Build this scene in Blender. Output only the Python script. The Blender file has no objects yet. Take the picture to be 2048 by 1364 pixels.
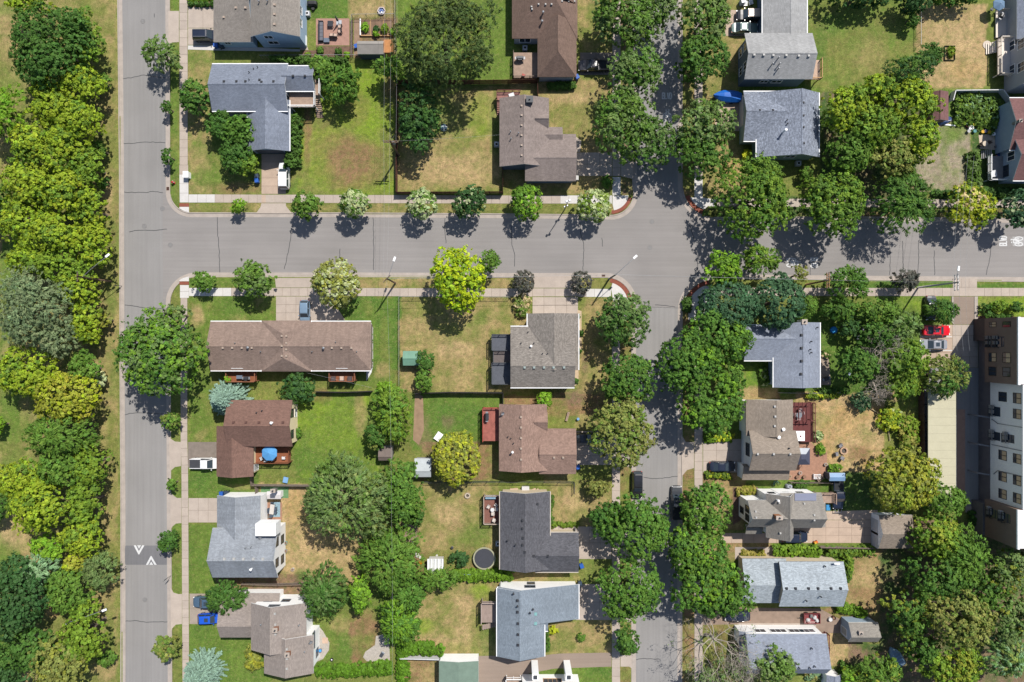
import bpy, math, random, os
import numpy as np
from mathutils import Vector, Matrix

# ------------------------------------------------------------------ camera, sky, sun, exposure
S = 11.5          # photograph pixels per metre on the ground
H = 119.0         # flying height of the camera
CX, CY = 1024.0, 682.0
SC = bpy.context.scene
COL = SC.collection
cam_d = bpy.data.cameras.new('camera')
cam_d.sensor_width = 36.0
cam_d.lens = 36.0 * H / (2048.0 / S)
cam_d.clip_start = 1.0
cam_d.clip_end = 6000.0
cam = bpy.data.objects.new('camera', cam_d)
COL.objects.link(cam)
cam.location = (0, 0, H)
SC.camera = cam

SUN = Vector((0.37, 0.57, 1.0)).normalized()
wd = bpy.data.worlds.new('World')
SC.world = wd
wd.use_nodes = True
wn = wd.node_tree
bgn = wn.nodes['Background']
sky = wn.nodes.new('ShaderNodeTexSky')
sky.sky_type = 'NISHITA'
sky.sun_disc = False
sky.sun_elevation = math.asin(SUN.z)
sky.sun_rotation = math.atan2(SUN.x, SUN.y)
wn.links.new(sky.outputs[0], bgn.inputs[0])
bgn.inputs[1].default_value = 0.10
sun_d = bpy.data.lights.new('sun', 'SUN')
sun_d.energy = 5.0
sun_d.angle = math.radians(0.53)
sun_d.color = (1.0, 0.955, 0.88)
sun = bpy.data.objects.new('sun', sun_d)
COL.objects.link(sun)
sun.rotation_mode = 'QUATERNION'
sun.rotation_quaternion = (-SUN).to_track_quat('-Z', 'Y')
sun.location = (30, 40, 100)
vs = SC.view_settings
vs.view_transform = 'Standard'
vs.look = 'None'
vs.exposure = 0.45
vs.gamma = 1.0
vs.use_curve_mapping = False
SC.cycles.max_bounces = 6
SC.cycles.diffuse_bounces = 3
SC.cycles.transmission_bounces = 4
SC.cycles.transparent_max_bounces = 6

# ------------------------------------------------------------------ helpers
K = 2.0           # how bright a sunlit horizontal white surface renders


def lin(v):
 v /= 255.0
 return v / 12.92 if v <= 0.04045 else ((v + 0.055) / 1.055) ** 2.4


def c(r, g, b, k=None):
 k = k or K
 return tuple(min(0.85, lin(x) / k) for x in (r, g, b))


def P(px, py, h=0.0):
 k = (H - h) / H / S
 return ((px - CX) * k, (CY - py) * k)


def V3(px, py, h=0.0):
 x, y = P(px, py, h)
 return Vector((x, y, h))


class MB:
 def __init__(self):
  self.v, self.f, self.m, self.uv = [], [], [], []

 def poly(self, pts, mat=0, uvs=None):
  n = len(self.v)
  self.v.extend([tuple(p) for p in pts])
  self.f.append(tuple(range(n, n + len(pts))))
  self.m.append(mat)
  self.uv.append(uvs)

 def box(self, x0, y0, z0, x1, y1, z1, mat=0):
  self.hexa([(x0, y0, z0), (x1, y0, z0), (x1, y1, z0), (x0, y1, z0), (x0, y0, z1), (x1, y0, z1), (x1, y1, z1), (x0, y1, z1)], mat)

 def hexa(self, p, mat=0):
  n = len(self.v)
  self.v.extend([tuple(q) for q in p])
  for a in ((3, 2, 1, 0), (4, 5, 6, 7), (0, 1, 5, 4), (1, 2, 6, 5), (2, 3, 7, 6), (3, 0, 4, 7)):
   self.f.append(tuple(n + i for i in a))
   self.m.append(mat)
   self.uv.append(None)

 def obox(self, cx, cy, z0, lx, ly, z1, rot=0.0, mat=0):
  ca, sa = math.cos(rot), math.sin(rot)
  q = [(cx + ca * a * lx / 2 - sa * b * ly / 2, cy + sa * a * lx / 2 + ca * b * ly / 2) for a, b in ((-1, -1), (1, -1), (1, 1), (-1, 1))]
  self.hexa([(x, y, z0) for x, y in q] + [(x, y, z1) for x, y in q], mat)

 def bar(self, a, b, w, h, mat=0):
  a, b = Vector(a), Vector(b)
  d = (b - a).normalized()
  s = d.cross(Vector((0, 0, 1)))
  s = s.normalized() if s.length > 1e-4 else Vector((1, 0, 0))
  u = s.cross(d).normalized()
  s, u = s * w / 2, u * h / 2
  self.hexa([a - s - u, b - s - u, b + s - u, a + s - u, a - s + u, b - s + u, b + s + u, a + s + u], mat)

 def tube(self, pts, rads, n=6, mat=0, caps=True):
  base = len(self.v)
  pts = [Vector(p) for p in pts]
  for i, p in enumerate(pts):
   d = (pts[min(i + 1, len(pts) - 1)] - pts[max(i - 1, 0)]).normalized()
   s = d.cross(Vector((0, 0, 1)))
   s = s.normalized() if s.length > 1e-3 else Vector((1, 0, 0))
   u = s.cross(d)
   r = rads[i] if hasattr(rads, '__len__') else rads
   for k in range(n):
    a = 2 * math.pi * k / n
    self.v.append(tuple(p + s * (r * math.cos(a)) + u * (r * math.sin(a))))
  for i in range(len(pts) - 1):
   for k in range(n):
    a, b = base + i * n + k, base + i * n + (k + 1) % n
    self.f.append((a, b, b + n, a + n))
    self.m.append(mat)
    self.uv.append(None)
  if caps:
   for off, rev in ((0, False), ((len(pts) - 1) * n, True)):
    t = [base + off + k for k in range(n)]
    self.f.append(tuple(reversed(t)) if rev else tuple(t))
    self.m.append(mat)
    self.uv.append(None)

 def cyl(self, x, y, z0, z1, r0, r1=None, n=12, mat=0):
  self.tube([(x, y, z0), (x, y, z1)], [r0, r0 if r1 is None else r1], n, mat)

 def prism(self, pts, z0, z1, mat=0):
  n = len(pts)
  self.poly([(x, y, z1) for x, y in pts], mat)
  for i in range(n):
   (ax, ay), (bx, by) = pts[i], pts[(i + 1) % n]
   self.poly([(ax, ay, z0), (bx, by, z0), (bx, by, z1), (ax, ay, z1)], mat)

 def ring(self, r0, r1, z0, z1, n=24, mat=0, x=0, y=0):
  for i in range(n):
   a, b = 2 * math.pi * i / n, 2 * math.pi * (i + 1) / n
   q = [(x + r * math.cos(t), y + r * math.sin(t)) for r, t in ((r0, a), (r1, a), (r1, b), (r0, b))]
   self.hexa([(u, w, z0) for u, w in q] + [(u, w, z1) for u, w in q], mat)

 def build(self, name, mats, parent=None, org=None, smooth=False):
  me = bpy.data.meshes.new(name)
  v = self.v
  if org is not None:
   ox, oy, oz = org
   v = [(a - ox, b - oy, q - oz) for a, b, q in v]
  me.from_pydata(v, [], self.f)
  if not isinstance(mats, (list, tuple)):
   mats = [mats]
  for m in mats:
   me.materials.append(m)
  if len(mats) > 1:
   me.polygons.foreach_set('material_index', self.m)
  if any(u is not None for u in self.uv):
   lay = me.uv_layers.new(name='UVMap')
   fl = []
   for f, u in zip(self.f, self.uv):
    for i in range(len(f)):
     fl.extend(u[i] if u is not None else (0.0, 0.0))
   lay.data.foreach_set('uv', fl)
  if smooth:
   me.polygons.foreach_set('use_smooth', [True] * len(self.f))
  me.update()
  return link(name, me, parent)


def link(name, me, parent=None):
 o = bpy.data.objects.new(name, me)
 COL.objects.link(o)
 if parent is not None:
  o.parent = parent
 return o


LABELS = {}


def tag(o, label=None, cat=None, group=None, kind=None):
 if label:
  o['label'] = label
  LABELS.setdefault(label, []).append(o.name)
 if cat:
  o['category'] = cat
 if group:
  o['group'] = group
 if kind:
  o['kind'] = kind
 return o


def thing(name, label, cat, loc=(0, 0, 0), rot=0.0, group=None):
 o = bpy.data.objects.new(name, None)
 COL.objects.link(o)
 o.location = loc
 o.rotation_euler = (0, 0, rot)
 return tag(o, label, cat, group)


def struct(name, loc=(0, 0, 0)):
 o = bpy.data.objects.new(name, None)
 COL.objects.link(o)
 o.location = loc
 o['kind'] = 'structure'
 return o


def dup(root, loc, rot, label, group=None):
 r = root.copy()
 COL.objects.link(r)
 r.location, r.rotation_euler = loc, (0, 0, rot)
 tag(r, label, None, group)
 for ch in list(root.children):
  q = ch.copy()
  COL.objects.link(q)
  q.parent = r
  for g in ch.children:
   d = g.copy()
   COL.objects.link(d)
   d.parent = q
 return r


# ------------------------------------------------------------------ materials
def base_mat(name, rough=0.85, metal=0.0, spec=0.3):
 m = bpy.data.materials.new(name)
 m.use_nodes = True
 nt = m.node_tree
 b = nt.nodes['Principled BSDF']
 b.inputs['Roughness'].default_value = rough
 b.inputs['Metallic'].default_value = metal
 b.inputs['Specular IOR Level'].default_value = spec
 return m, nt, b


def nd(nt, t, **kw):
 n = nt.nodes.new(t)
 for k, v in kw.items():
  if k.startswith('i_'):
   n.inputs[k[2:].replace('_', ' ')].default_value = v
  else:
   setattr(n, k, v)
 return n


def factor(nt, vec, scale, lo, hi, detail=3.0, stretch=None):
 if stretch is not None:
  mp = nd(nt, 'ShaderNodeVectorMath', operation='MULTIPLY')
  nt.links.new(vec, mp.inputs[0])
  mp.inputs[1].default_value = stretch
  vec = mp.outputs[0]
 n = nd(nt, 'ShaderNodeTexNoise')
 n.inputs['Scale'].default_value = scale
 n.inputs['Detail'].default_value = detail
 nt.links.new(vec, n.inputs['Vector'])
 r = nd(nt, 'ShaderNodeMapRange')
 r.inputs[1].default_value, r.inputs[2].default_value = 0.3, 0.7
 r.inputs[3].default_value, r.inputs[4].default_value = lo, hi
 nt.links.new(n.outputs['Fac'], r.inputs[0])
 return r.outputs[0], n.outputs['Fac']


def scaled(nt, col, fac):
 s = nd(nt, 'ShaderNodeVectorMath', operation='SCALE')
 if isinstance(col, tuple):
  s.inputs[0].default_value = col[:3]
 else:
  nt.links.new(col, s.inputs[0])
 nt.links.new(fac, s.inputs['Scale'])
 return s.outputs[0]


_MC = {}


def M(name, col, rough=0.85, var=0.10, scale=1.5, metal=0.0, bump=0.0, rnd=0.0, spec=0.3, fine=0.06):
 key = (name,)
 if key in _MC:
  return _MC[key]
 m, nt, b = base_mat(name, rough, metal, spec)
 geo = nd(nt, 'ShaderNodeNewGeometry')
 f1, _ = factor(nt, geo.outputs['Position'], scale, 1 - var, 1 + var)
 f2, raw = factor(nt, geo.outputs['Position'], scale * 9, 1 - fine, 1 + fine, 2.0)
 o = scaled(nt, scaled(nt, col, f1), f2)
 if rnd:
  oi = nd(nt, 'ShaderNodeObjectInfo')
  r = nd(nt, 'ShaderNodeMapRange')
  r.inputs[3].default_value, r.inputs[4].default_value = 1 - rnd, 1 + rnd
  nt.links.new(oi.outputs['Random'], r.inputs[0])
  o = scaled(nt, o, r.outputs[0])
 nt.links.new(o, b.inputs['Base Color'])
 if bump:
  bp = nd(nt, 'ShaderNodeBump')
  bp.inputs['Strength'].default_value = bump
  bp.inputs['Distance'].default_value = 0.05
  nt.links.new(raw, bp.inputs['Height'])
  nt.links.new(bp.outputs[0], b.inputs['Normal'])
 _MC[key] = m
 return m


def shingle(name, col, speck=0.10, streak=0.08, tab=0.12):
 """Asphalt shingles: tabs in courses (UVs in metres), granule speckle, faint run-off streaks down the slope."""
 if (name,) in _MC:
  return _MC[(name,)]
 m, nt, b = base_mat(name, 0.9, 0.0, 0.25)
 tc = nd(nt, 'ShaderNodeTexCoord')
 br = nd(nt, 'ShaderNodeTexBrick')
 br.offset = 0.5
 br.inputs['Color1'].default_value = tuple(x * (1 - tab) for x in col) + (1,)
 br.inputs['Color2'].default_value = tuple(min(0.9, x * (1 + tab)) for x in col) + (1,)
 br.inputs['Mortar'].default_value = tuple(x * 0.7 for x in col) + (1,)
 br.inputs['Scale'].default_value = 1.0
 br.inputs['Mortar Size'].default_value = 0.012
 br.inputs['Brick Width'].default_value = 0.42
 br.inputs['Row Height'].default_value = 0.17
 nt.links.new(tc.outputs['UV'], br.inputs['Vector'])
 geo = nd(nt, 'ShaderNodeNewGeometry')
 f1, _ = factor(nt, geo.outputs['Position'], 4.2, 1 - speck, 1 + speck, 4.0)
 f2, _ = factor(nt, geo.outputs['Position'], 0.28, 0.93, 1.07, 3.0)
 f3, _ = factor(nt, tc.outputs['UV'], 1.0, 1 - streak, 1 + streak, 4.0, (1.6, 0.16, 0.0))
 o = scaled(nt, scaled(nt, scaled(nt, br.outputs['Color'], f1), f2), f3)
 nt.links.new(o, b.inputs['Base Color'])
 bp = nd(nt, 'ShaderNodeBump')
 bp.inputs['Strength'].default_value = 0.4
 bp.inputs['Distance'].default_value = 0.02
 nt.links.new(br.outputs['Fac'], bp.inputs['Height'])
 nt.links.new(bp.outputs[0], b.inputs['Normal'])
 _MC[(name,)] = m
 return m


def glass(name, col=(0.02, 0.03, 0.045), rough=0.08):
 if (name,) in _MC:
  return _MC[(name,)]
 m, nt, b = base_mat(name, rough, 0.0, 0.6)
 b.inputs['Base Color'].default_value = col + (1,)
 _MC[(name,)] = m
 return m


def paint(name, col, rough=0.28):
 if (name,) in _MC:
  return _MC[(name,)]
 m, nt, b = base_mat(name, rough, 0.0, 0.5)
 b.inputs['Coat Weight'].default_value = 0.6
 b.inputs['Coat Roughness'].default_value = 0.06
 geo = nd(nt, 'ShaderNodeNewGeometry')
 f1, _ = factor(nt, geo.outputs['Position'], 3.0, 0.93, 1.07)
 nt.links.new(scaled(nt, col, f1), b.inputs['Base Color'])
 _MC[(name,)] = m
 return m


def leaf_mat():
 m = bpy.data.materials.new('leaf')
 m.use_nodes = True
 nt = m.node_tree
 b = nt.nodes['Principled BSDF']
 out = nt.nodes['Material Output']
 b.inputs['Roughness'].default_value = 0.65
 b.inputs['Specular IOR Level'].default_value = 0.18
 at = nd(nt, 'ShaderNodeAttribute', attribute_name='tint')
 nt.links.new(at.outputs['Color'], b.inputs['Base Color'])
 tr = nd(nt, 'ShaderNodeBsdfTranslucent')
 mul = nd(nt, 'ShaderNodeVectorMath', operation='MULTIPLY')
 mul.inputs[1].default_value = (1.25, 1.35, 0.55)
 nt.links.new(at.outputs['Color'], mul.inputs[0])
 nt.links.new(mul.outputs[0], tr.inputs['Color'])
 mx = nd(nt, 'ShaderNodeMixShader')
 mx.inputs[0].default_value = 0.24
 nt.links.new(b.outputs[0], mx.inputs[1])
 nt.links.new(tr.outputs[0], mx.inputs[2])
 nt.links.new(mx.outputs[0], out.inputs['Surface'])
 return m


LEAF = leaf_mat()
BARK = M('bark', (0.11, 0.085, 0.065), 0.95, 0.25, 2.0)
DEADWOOD = M('weathered_bark', (0.30, 0.26, 0.22), 0.95, 0.2, 2.0)
CONC = M('concrete', c(206, 191, 178), 0.9, 0.07, 0.8, rnd=0.055, bump=0.15)
CONCW = M('new_concrete', c(236, 232, 228), 0.9, 0.05, 0.8, rnd=0.03)
KERB = M('kerb_concrete', c(198, 186, 176), 0.9, 0.10, 0.9)
JOINT = M('joint_fill', c(122, 106, 86), 0.95, 0.15, 1.5)
BRICKRED = M('tactile_red', c(158, 92, 74), 0.9, 0.12, 3.0)
WHITEP = M('white_paint', (.72, .72, .72), 0.6, 0.03, 1.0, fine=0.02)
ROADPAINT = M('road_paint', c(240, 240, 240), 0.7, 0.10, 3.0)
TRIMW = M('white_trim', (.66, .66, .66), 0.6, 0.04, 1.0)
TRIMB = M('brown_trim', c(110, 92, 80), 0.6, 0.06, 1.0)
BLACKM = M('black_metal', (0.02, 0.02, 0.022), 0.5, 0.1, 1.0)
GREYM = M('grey_metal', c(170, 172, 176), 0.45, 0.06, 1.0, metal=0.4)
DARKM = M('dark_grey_metal', c(80, 84, 90), 0.5, 0.06, 1.0)
RUBBER = M('tyre_rubber', (0.018, 0.018, 0.018), 0.9, 0.1, 2.0)
RIM = M('wheel_rim', c(190, 190, 195), 0.35, 0.03, 1.0, metal=0.6)
GLASS = glass('window_glass')
CARGLASS = glass('car_glass', (0.03, 0.042, 0.055), 0.05)
REDLAMP = M('red_lamp', (0.45, 0.03, 0.025), 0.3, 0.03, 1.0)
CLEARLAMP = M('clear_lamp', (0.75, 0.76, 0.78), 0.2, 0.03, 1.0)
SOIL = M('soil', c(150, 122, 100), 0.95, 0.2, 1.2, bump=0.3)
MULCH = M('mulch', c(132, 104, 88), 0.95, 0.25, 2.2, bump=0.4)
GRAVEL = M('gravel', c(205, 196, 184), 0.95, 0.12, 2.5, bump=0.5, fine=0.2)
SANDG = M('sandy_gravel', c(225, 200, 168), 0.95, 0.12, 2.5, bump=0.4, fine=0.18)
WATER = glass('pool_water', (0.05, 0.30, 0.62), 0.08)
# ------------------------------------------------------------------ roads, kerbs, walks, ground
ROAD_W = [(242, -160), (247, 330), (248, 700), (249, 1000), (251, 1530), (337, 1530), (334, 1000), (333, 620), (332, 380), (331, -160)]
ROAD_X = [(325, 375), (333, 385), (338, 402), (350, 418), (368, 429), (390, 433), (700, 434), (1000, 436), (1215, 438), (1238, 434), (1257, 420), (1268, 402), (1273, 380), (1273, 370),
          (1357, 370), (1359, 385), (1365, 405), (1380, 424), (1402, 437), (1430, 440), (1700, 442), (2320, 448),
          (2320, 557), (1900, 553), (1430, 549), (1402, 555), (1380, 568), (1364, 590), (1357, 615), (1271, 615), (1265, 592), (1250, 566), (1230, 551), (1200, 547), (700, 545), (388, 545), (364, 552), (347, 566), (337, 590), (333, 620), (325, 620)]
ROAD_N = [(1273, -160), (1357, -160), (1357, 380), (1273, 380)]
ROAD_S = [(1271, 605), (1357, 605), (1356, 1530), (1270, 1530)]


def asphalt_mat(name, col, direction):
 m, nt, b = base_mat(name, 0.92, 0.0, 0.25)
 geo = nd(nt, 'ShaderNodeNewGeometry')
 p = geo.outputs['Position']
 f1, _ = factor(nt, p, 0.12, 0.91, 1.07, 5.0)
 st = (2.2, 0.05, 1) if direction == 'y' else (0.05, 2.2, 1)
 f2, _ = factor(nt, p, 1.0, 0.93, 1.05, 5.0, st)
 f3, raw = factor(nt, p, 9.0, 0.93, 1.07, 2.0)
 o = scaled(nt, scaled(nt, scaled(nt, col, f1), f2), f3)
 nt.links.new(o, b.inputs['Base Color'])
 bp = nd(nt, 'ShaderNodeBump')
 bp.inputs['Strength'].default_value = 0.2
 bp.inputs['Distance'].default_value = 0.02
 nt.links.new(raw, bp.inputs['Height'])
 nt.links.new(bp.outputs[0], b.inputs['Normal'])
 return m


ASPH_Y = asphalt_mat('asphalt', c(166, 163, 161), 'y')
ASPH_X = asphalt_mat('asphalt_cross', c(166, 161, 158), 'x')
ASPH_D = asphalt_mat('drive_asphalt', c(170, 152, 138), 'x')
ASPH_B = asphalt_mat('dark_asphalt', c(172, 170, 168), 'y')
ZR = -0.12
roads = {}


def sheet(name, pts, z, mat, parent=None, kind='structure', t=0.0):
 mb = MB()
 q = [P(x, y) for x, y in pts]
 if t:
  mb.prism(q, z - t, z)
 else:
  mb.poly([(x, y, z) for x, y in q])
 o = mb.build(name, mat, parent)
 if parent is None and kind:
  o['kind'] = kind
 return o


for key, pts, z, mat in (('w', ROAD_W, ZR, ASPH_Y), ('n', ROAD_N, ZR + 0.004, ASPH_Y), ('s', ROAD_S, ZR + 0.004, ASPH_Y), ('x', ROAD_X, ZR + 0.008, ASPH_X)):
 roads[key] = sheet('road', pts, z, mat)


def offset(pts, d):
 out = []
 for i, p in enumerate(pts):
  a, b = Vector(pts[max(i - 1, 0)]), Vector(pts[min(i + 1, len(pts) - 1)])
  t = (b - a).normalized()
  out.append((p[0] + t.y * d, p[1] - t.x * d))
 return out


def kerb(pts_px):
 """Back edge of a kerb; the road lies to the right of the direction of travel (seen from above)."""
 base = [P(x, y) for x, y in pts_px]
 prof = [(-0.02, -0.2), (-0.02, 0.012), (0.14, 0.012), (0.18, ZR + 0.03), (0.80, ZR + 0.016), (0.80, -0.2)]
 lines = [(offset(base, d), z) for d, z in prof]
 mb = MB()
 for (la, za), (lb, zb) in zip(lines, lines[1:]):
  for i in range(len(base) - 1):
   mb.poly([(*la[i], za), (*la[i + 1], za), (*lb[i + 1], zb), (*lb[i], zb)])
 o = mb.build('kerb', KERB)
 o['kind'] = 'structure'


def arc(cx, cy, r, a0, a1, n=9):
 return [(cx + r * math.cos(math.radians(a0 + (a1 - a0) * i / n)), cy - r * math.sin(math.radians(a0 + (a1 - a0) * i / n))) for i in range(n + 1)]


kerb([(241, 1530), (241, 1000), (239, 700), (238, 330), (233, -160)])
K_NW = [(339, -160), (340, 380)] + arc(382, 383, 42, 185, 268) + [(700, 425), (1000, 427), (1205, 429)] + arc(1222, 385, 45, 268, 360) + [(1265, 372), (1265, -160)]
K_NE = [(1365, -160), (1365, 375)] + arc(1428, 372, 62, 185, 268) + [(1700, 433), (2320, 439)]
K_SW = [(1263, 1530), (1263, 620)] + arc(1212, 608, 53, 0, 86) + [(1000, 555), (700, 554), (400, 554)] + arc(392, 606, 52, 95, 178) + [(341, 640), (342, 1000), (345, 1530)]
K_SE = [(2320, 566), (1900, 562), (1440, 558)] + arc(1428, 622, 63, 95, 178) + [(1365, 640), (1364, 1530)]
for kp in (K_NW, K_NE, K_SW, K_SE):
 kerb(kp)

# tar-sealed cracks, manholes
TAR = M('tar_seal', c(86, 86, 88), 0.7, 0.1, 2.0)
CRACKS = [('w', [(243, 157), (262, 155), (288, 149), (300, 152), (331, 155)], 0), ('w', [(245, 286), (262, 287), (290, 283), (330, 285)], 0), ('w', [(247, 384), (280, 385), (305, 383), (331, 385)], 0),
          ('w', [(248, 610), (262, 611), (290, 616), (322, 617)], 0), ('w', [(247, 830), (265, 826), (290, 826), (331, 829)], 0), ('w', [(248, 1243), (270, 1242), (292, 1245), (335, 1244)], 0),
          ('w', [(257, 463), (275, 460), (300, 461), (333, 458)], 1), ('x', [(434, 434), (435, 470), (438, 500), (439, 545)], 0), ('x', [(585, 448), (580, 480), (577, 500), (568, 538)], 0),
          ('x', [(746, 434), (747, 470), (747, 500), (747, 540)], 0), ('x', [(890, 434), (889, 460), (892, 486)], 0), ('x', [(1022, 450), (1024, 490), (1030, 510), (1029, 533)], 0),
          ('x', [(1160, 445), (1161, 465), (1168, 490), (1166, 545)], 0), ('x', [(1204, 476), (1205, 493)], 0), ('x', [(680, 497), (679, 510), (677, 520)], 0),
          ('x', [(1780, 480), (1781, 520), (1780, 550)], 0), ('x', [(1838, 480), (1838, 520), (1836, 550)], 0), ('x', [(1806, 482), (1807, 540)], 0), ('x', [(1983, 490), (1980, 520), (1973, 550)], 0), ('x', [(1869, 500), (1870, 550)], 0),
          ('x', [(1620, 520), (1622, 535), (1621, 550)], 0), ('x', [(1380, 450), (1386, 470), (1390, 480)], 0), ('x', [(1395, 525), (1397, 545)], 0),
          ('s', [(1287, 955), (1305, 958), (1325, 957), (1345, 954), (1356, 953)], 0), ('s', [(1310, 610), (1330, 611), (1351, 614)], 0), ('s', [(1271, 1320), (1290, 1318), (1320, 1319)], 0), ('w', [(308, 26), (308, 34)], 0)]
rz = {'w': ZR, 'n': ZR + 0.004, 's': ZR + 0.004, 'x': ZR + 0.008}
rng0 = random.Random(3)
for key, pts, ex in CRACKS:
 # densify with a slight wander
 q = []
 for (ax, ay), (bx, by) in zip(pts, pts[1:]):
  n = max(1, int(math.hypot(bx - ax, by - ay) / 5))
  for i in range(n):
   t = i / n
   q.append((ax + (bx - ax) * t + rng0.uniform(-.7, .7), ay + (by - ay) * t + rng0.uniform(-.7, .7)))
 q.append(pts[-1])
 w = [P(x, y) for x, y in q]
 l, r = offset(w, 0.055), offset(w, -0.055)
 mb = MB()
 z = max(rz[key], ZR + 0.008 if ex else ZR) + 0.006
 for i in range(len(w) - 1):
  mb.poly([(*l[i], z), (*l[i + 1], z), (*r[i + 1], z), (*r[i], z)])
 mb.build('tar_line', TAR, roads['x' if ex else key])

# speed hump with its darker asphalt and white arrow marks
mb = MB()
prof = [(0.0, 0.0), (0.8, 0.055), (1.7, 0.075), (2.6, 0.055), (3.35, 0.0)]
hx0, hy0 = P(249.5, 1130)
hx1, _ = P(333, 1130)
for (a, za), (b, zb) in zip(prof, prof[1:]):
 mb.poly([(hx0, hy0 + a, ZR + 0.006 + za), (hx1, hy0 + a, ZR + 0.006 + za), (hx1, hy0 + b, ZR + 0.006 + zb), (hx0, hy0 + b, ZR + 0.006 + zb)])
hump = mb.build('speed_hump', asphalt_mat('hump_asphalt', c(136, 135, 138), 'y'))
hump['kind'] = 'structure'


def hump_z(y):
 t = min(max(y - hy0, 0.0), 3.35)
 for (a, za), (b, zb) in zip(prof, prof[1:]):
  if t <= b:
   return ZR + 0.006 + za + (zb - za) * (t - a) / (b - a) + 0.005
 return ZR + 0.011


def hump_mark(ox, oy, sg, edge, y1):
 mb = MB()
 n = 12
 for i in range(n):
  ya, yb = y1 * i / n, y1 * (i + 1) / n
  q = [(edge(ya)[0], ya), (edge(ya)[1], ya), (edge(yb)[1], yb), (edge(yb)[0], yb)]
  q = [P(ox + x, oy + sg * y) for x, y in q]
  mb.poly([(x, y, hump_z(y) + 0.006) for x, y in q])
 mb.build('arrow_marking', ROADPAINT, hump)


for ox, oy, sg in ((277.5, 1091, 1), (302, 1130, -1)):
 hump_mark(ox, oy, sg, lambda y: (-10.8 + 10.0 * y / 18, min(0, -6.2 + 6.2 * y / 11.5)), 18)
 hump_mark(ox, oy, sg, lambda y: (max(0, 6.2 - 6.2 * y / 11.5), 10.8 - 10.0 * y / 18), 18)
 hump_mark(ox, oy, sg, lambda y: (-4.0 + 4.0 * y / 6.8, 4.0 - 4.0 * y / 6.8), 6.8)

MAN = M('cast_iron', c(150, 148, 147), 0.7, 0.1, 3.0)
for i, (x, y, lab) in enumerate([(288, 452, 'round manhole cover in the junction mouth nearest the roadside wood'), (324, 417, 'round manhole cover near the kerb corner by the hydrant'), (340, 490, 'round manhole cover in the middle of the T junction'),
                                 (289, 1200, 'round manhole cover south of the speed hump'), (285, 42, 'round manhole cover in the road by the topmost driveway'), (1304, 443, 'round manhole cover in the crossroads near the tree shadow'), (1300, 495, 'round manhole cover in the middle of the crossroads')]):
 mb = MB()
 X, Y = P(x, y)
 z = ZR + 0.009
 mb.cyl(0, 0, -0.05, 0.006, 0.33, n=20)
 t = thing('manhole_cover', lab, 'manhole cover', (X, Y, z), 0, 'manhole covers in the roads')
 mb.build('lid', MAN, t)
 mb = MB()
 mb.ring(0.34, 0.42, -0.05, 0.008, 20)
 mb.build('rim', M('manhole_rim', c(146, 143, 141), .8, .1, 3), t)
for x, y, r, lab in [(335.5, 377, 0, 'rusty storm drain grate in the kerb by the hydrant'), (1207, 552, 90, 'rusty storm drain grate in the kerb by the crossroads lamp')]:
 X, Y = P(x, y)
 t = thing('drain_grate', lab, 'drain', (X, Y, ZR + 0.03), math.radians(r), 'storm drains')
 mb = MB()
 mb.box(-0.28, -0.3, -0.1, 0.28, 0.3, 0.002)
 mb.build('frame', M('rust_iron', c(112, 74, 58), 0.8, 0.2, 4), t)
 for k in range(5):
  mb = MB()
  mb.box(-0.22, -0.25 + k * 0.11, 0.002, 0.22, -0.20 + k * 0.11, 0.02)
  mb.build('bar', M('dark_iron', c(60, 46, 42), 0.8, 0.2, 4), t)

# ---- painted lettering
LET = {'B': [[(0, 0), (0, 7)], [(0, 7), (2.2, 7), (3, 6.3), (3, 4.4), (2.2, 3.6), (0, 3.6)], [(2.2, 3.6), (3.2, 2.8), (3.2, .8), (2.4, 0), (0, 0)]],
       'L': [[(0, 7), (0, 0), (3, 0)]], 'V': [[(0, 7), (1.5, 0), (3, 7)]], 'D': [[(0, 0), (0, 7), (1.8, 7), (3, 5.6), (3, 1.4), (1.8, 0), (0, 0)]]}
cyc = lambda cx, cy, r, n=14: [(cx + r * math.cos(6.2832 * i / n), cy + r * 1.25 * math.sin(6.2832 * i / n)) for i in range(n + 1)]
BIKE = [cyc(2.0, 2.2, 1.8), cyc(7.6, 2.2, 1.8), [(2.0, 2.2), (3.6, 5.4), (6.6, 5.4), (7.6, 2.2)], [(3.6, 5.4), (4.8, 2.2), (6.6, 5.4)], [(4.8, 2.2), (2.0, 2.2)], [(3.3, 6.4), (4.2, 6.4)], [(6.6, 5.4), (6.9, 6.6), (6.1, 6.8)]]


def marking(name, strokes, px, py, rot, sx, sy, z, parent, wd=0.16):
 """Strokes in local units; px,py the lower-left corner on the ground; rot in degrees."""
 ca, sa = math.cos(math.radians(rot)), math.sin(math.radians(rot))
 X, Y = P(px, py)
 mb = MB()
 e = 0.0
 for st in strokes:
  q = [(X + ca * u * sx - sa * v * sy, Y + sa * u * sx + ca * v * sy) for u, v in st]
  for a, b in zip(q, q[1:]):
   d = (Vector(b) - Vector(a)).normalized()
   n = Vector((-d.y, d.x)) * wd / 2
   a2, b2 = Vector(a) - d * wd * .3, Vector(b) + d * wd * .3
   e += 0.0004
   mb.poly([(a2.x - n.x, a2.y - n.y, z + e), (b2.x - n.x, b2.y - n.y, z + e), (b2.x + n.x, b2.y + n.y, z + e), (a2.x + n.x, a2.y + n.y, z + e)])
 return mb.build(name, ROADPAINT, parent)


def word(px, py, rot, z, parent, w=0.145, h=0.19):
 ca, sa = math.cos(math.radians(rot)), math.sin(math.radians(rot))
 for i, ch in enumerate('BLVD'):
  d = i * 4.1 * w * S
  marking('letter_marking', LET[ch], px + ca * d, py - sa * d, rot, w, h, z, parent, 0.17)


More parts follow.
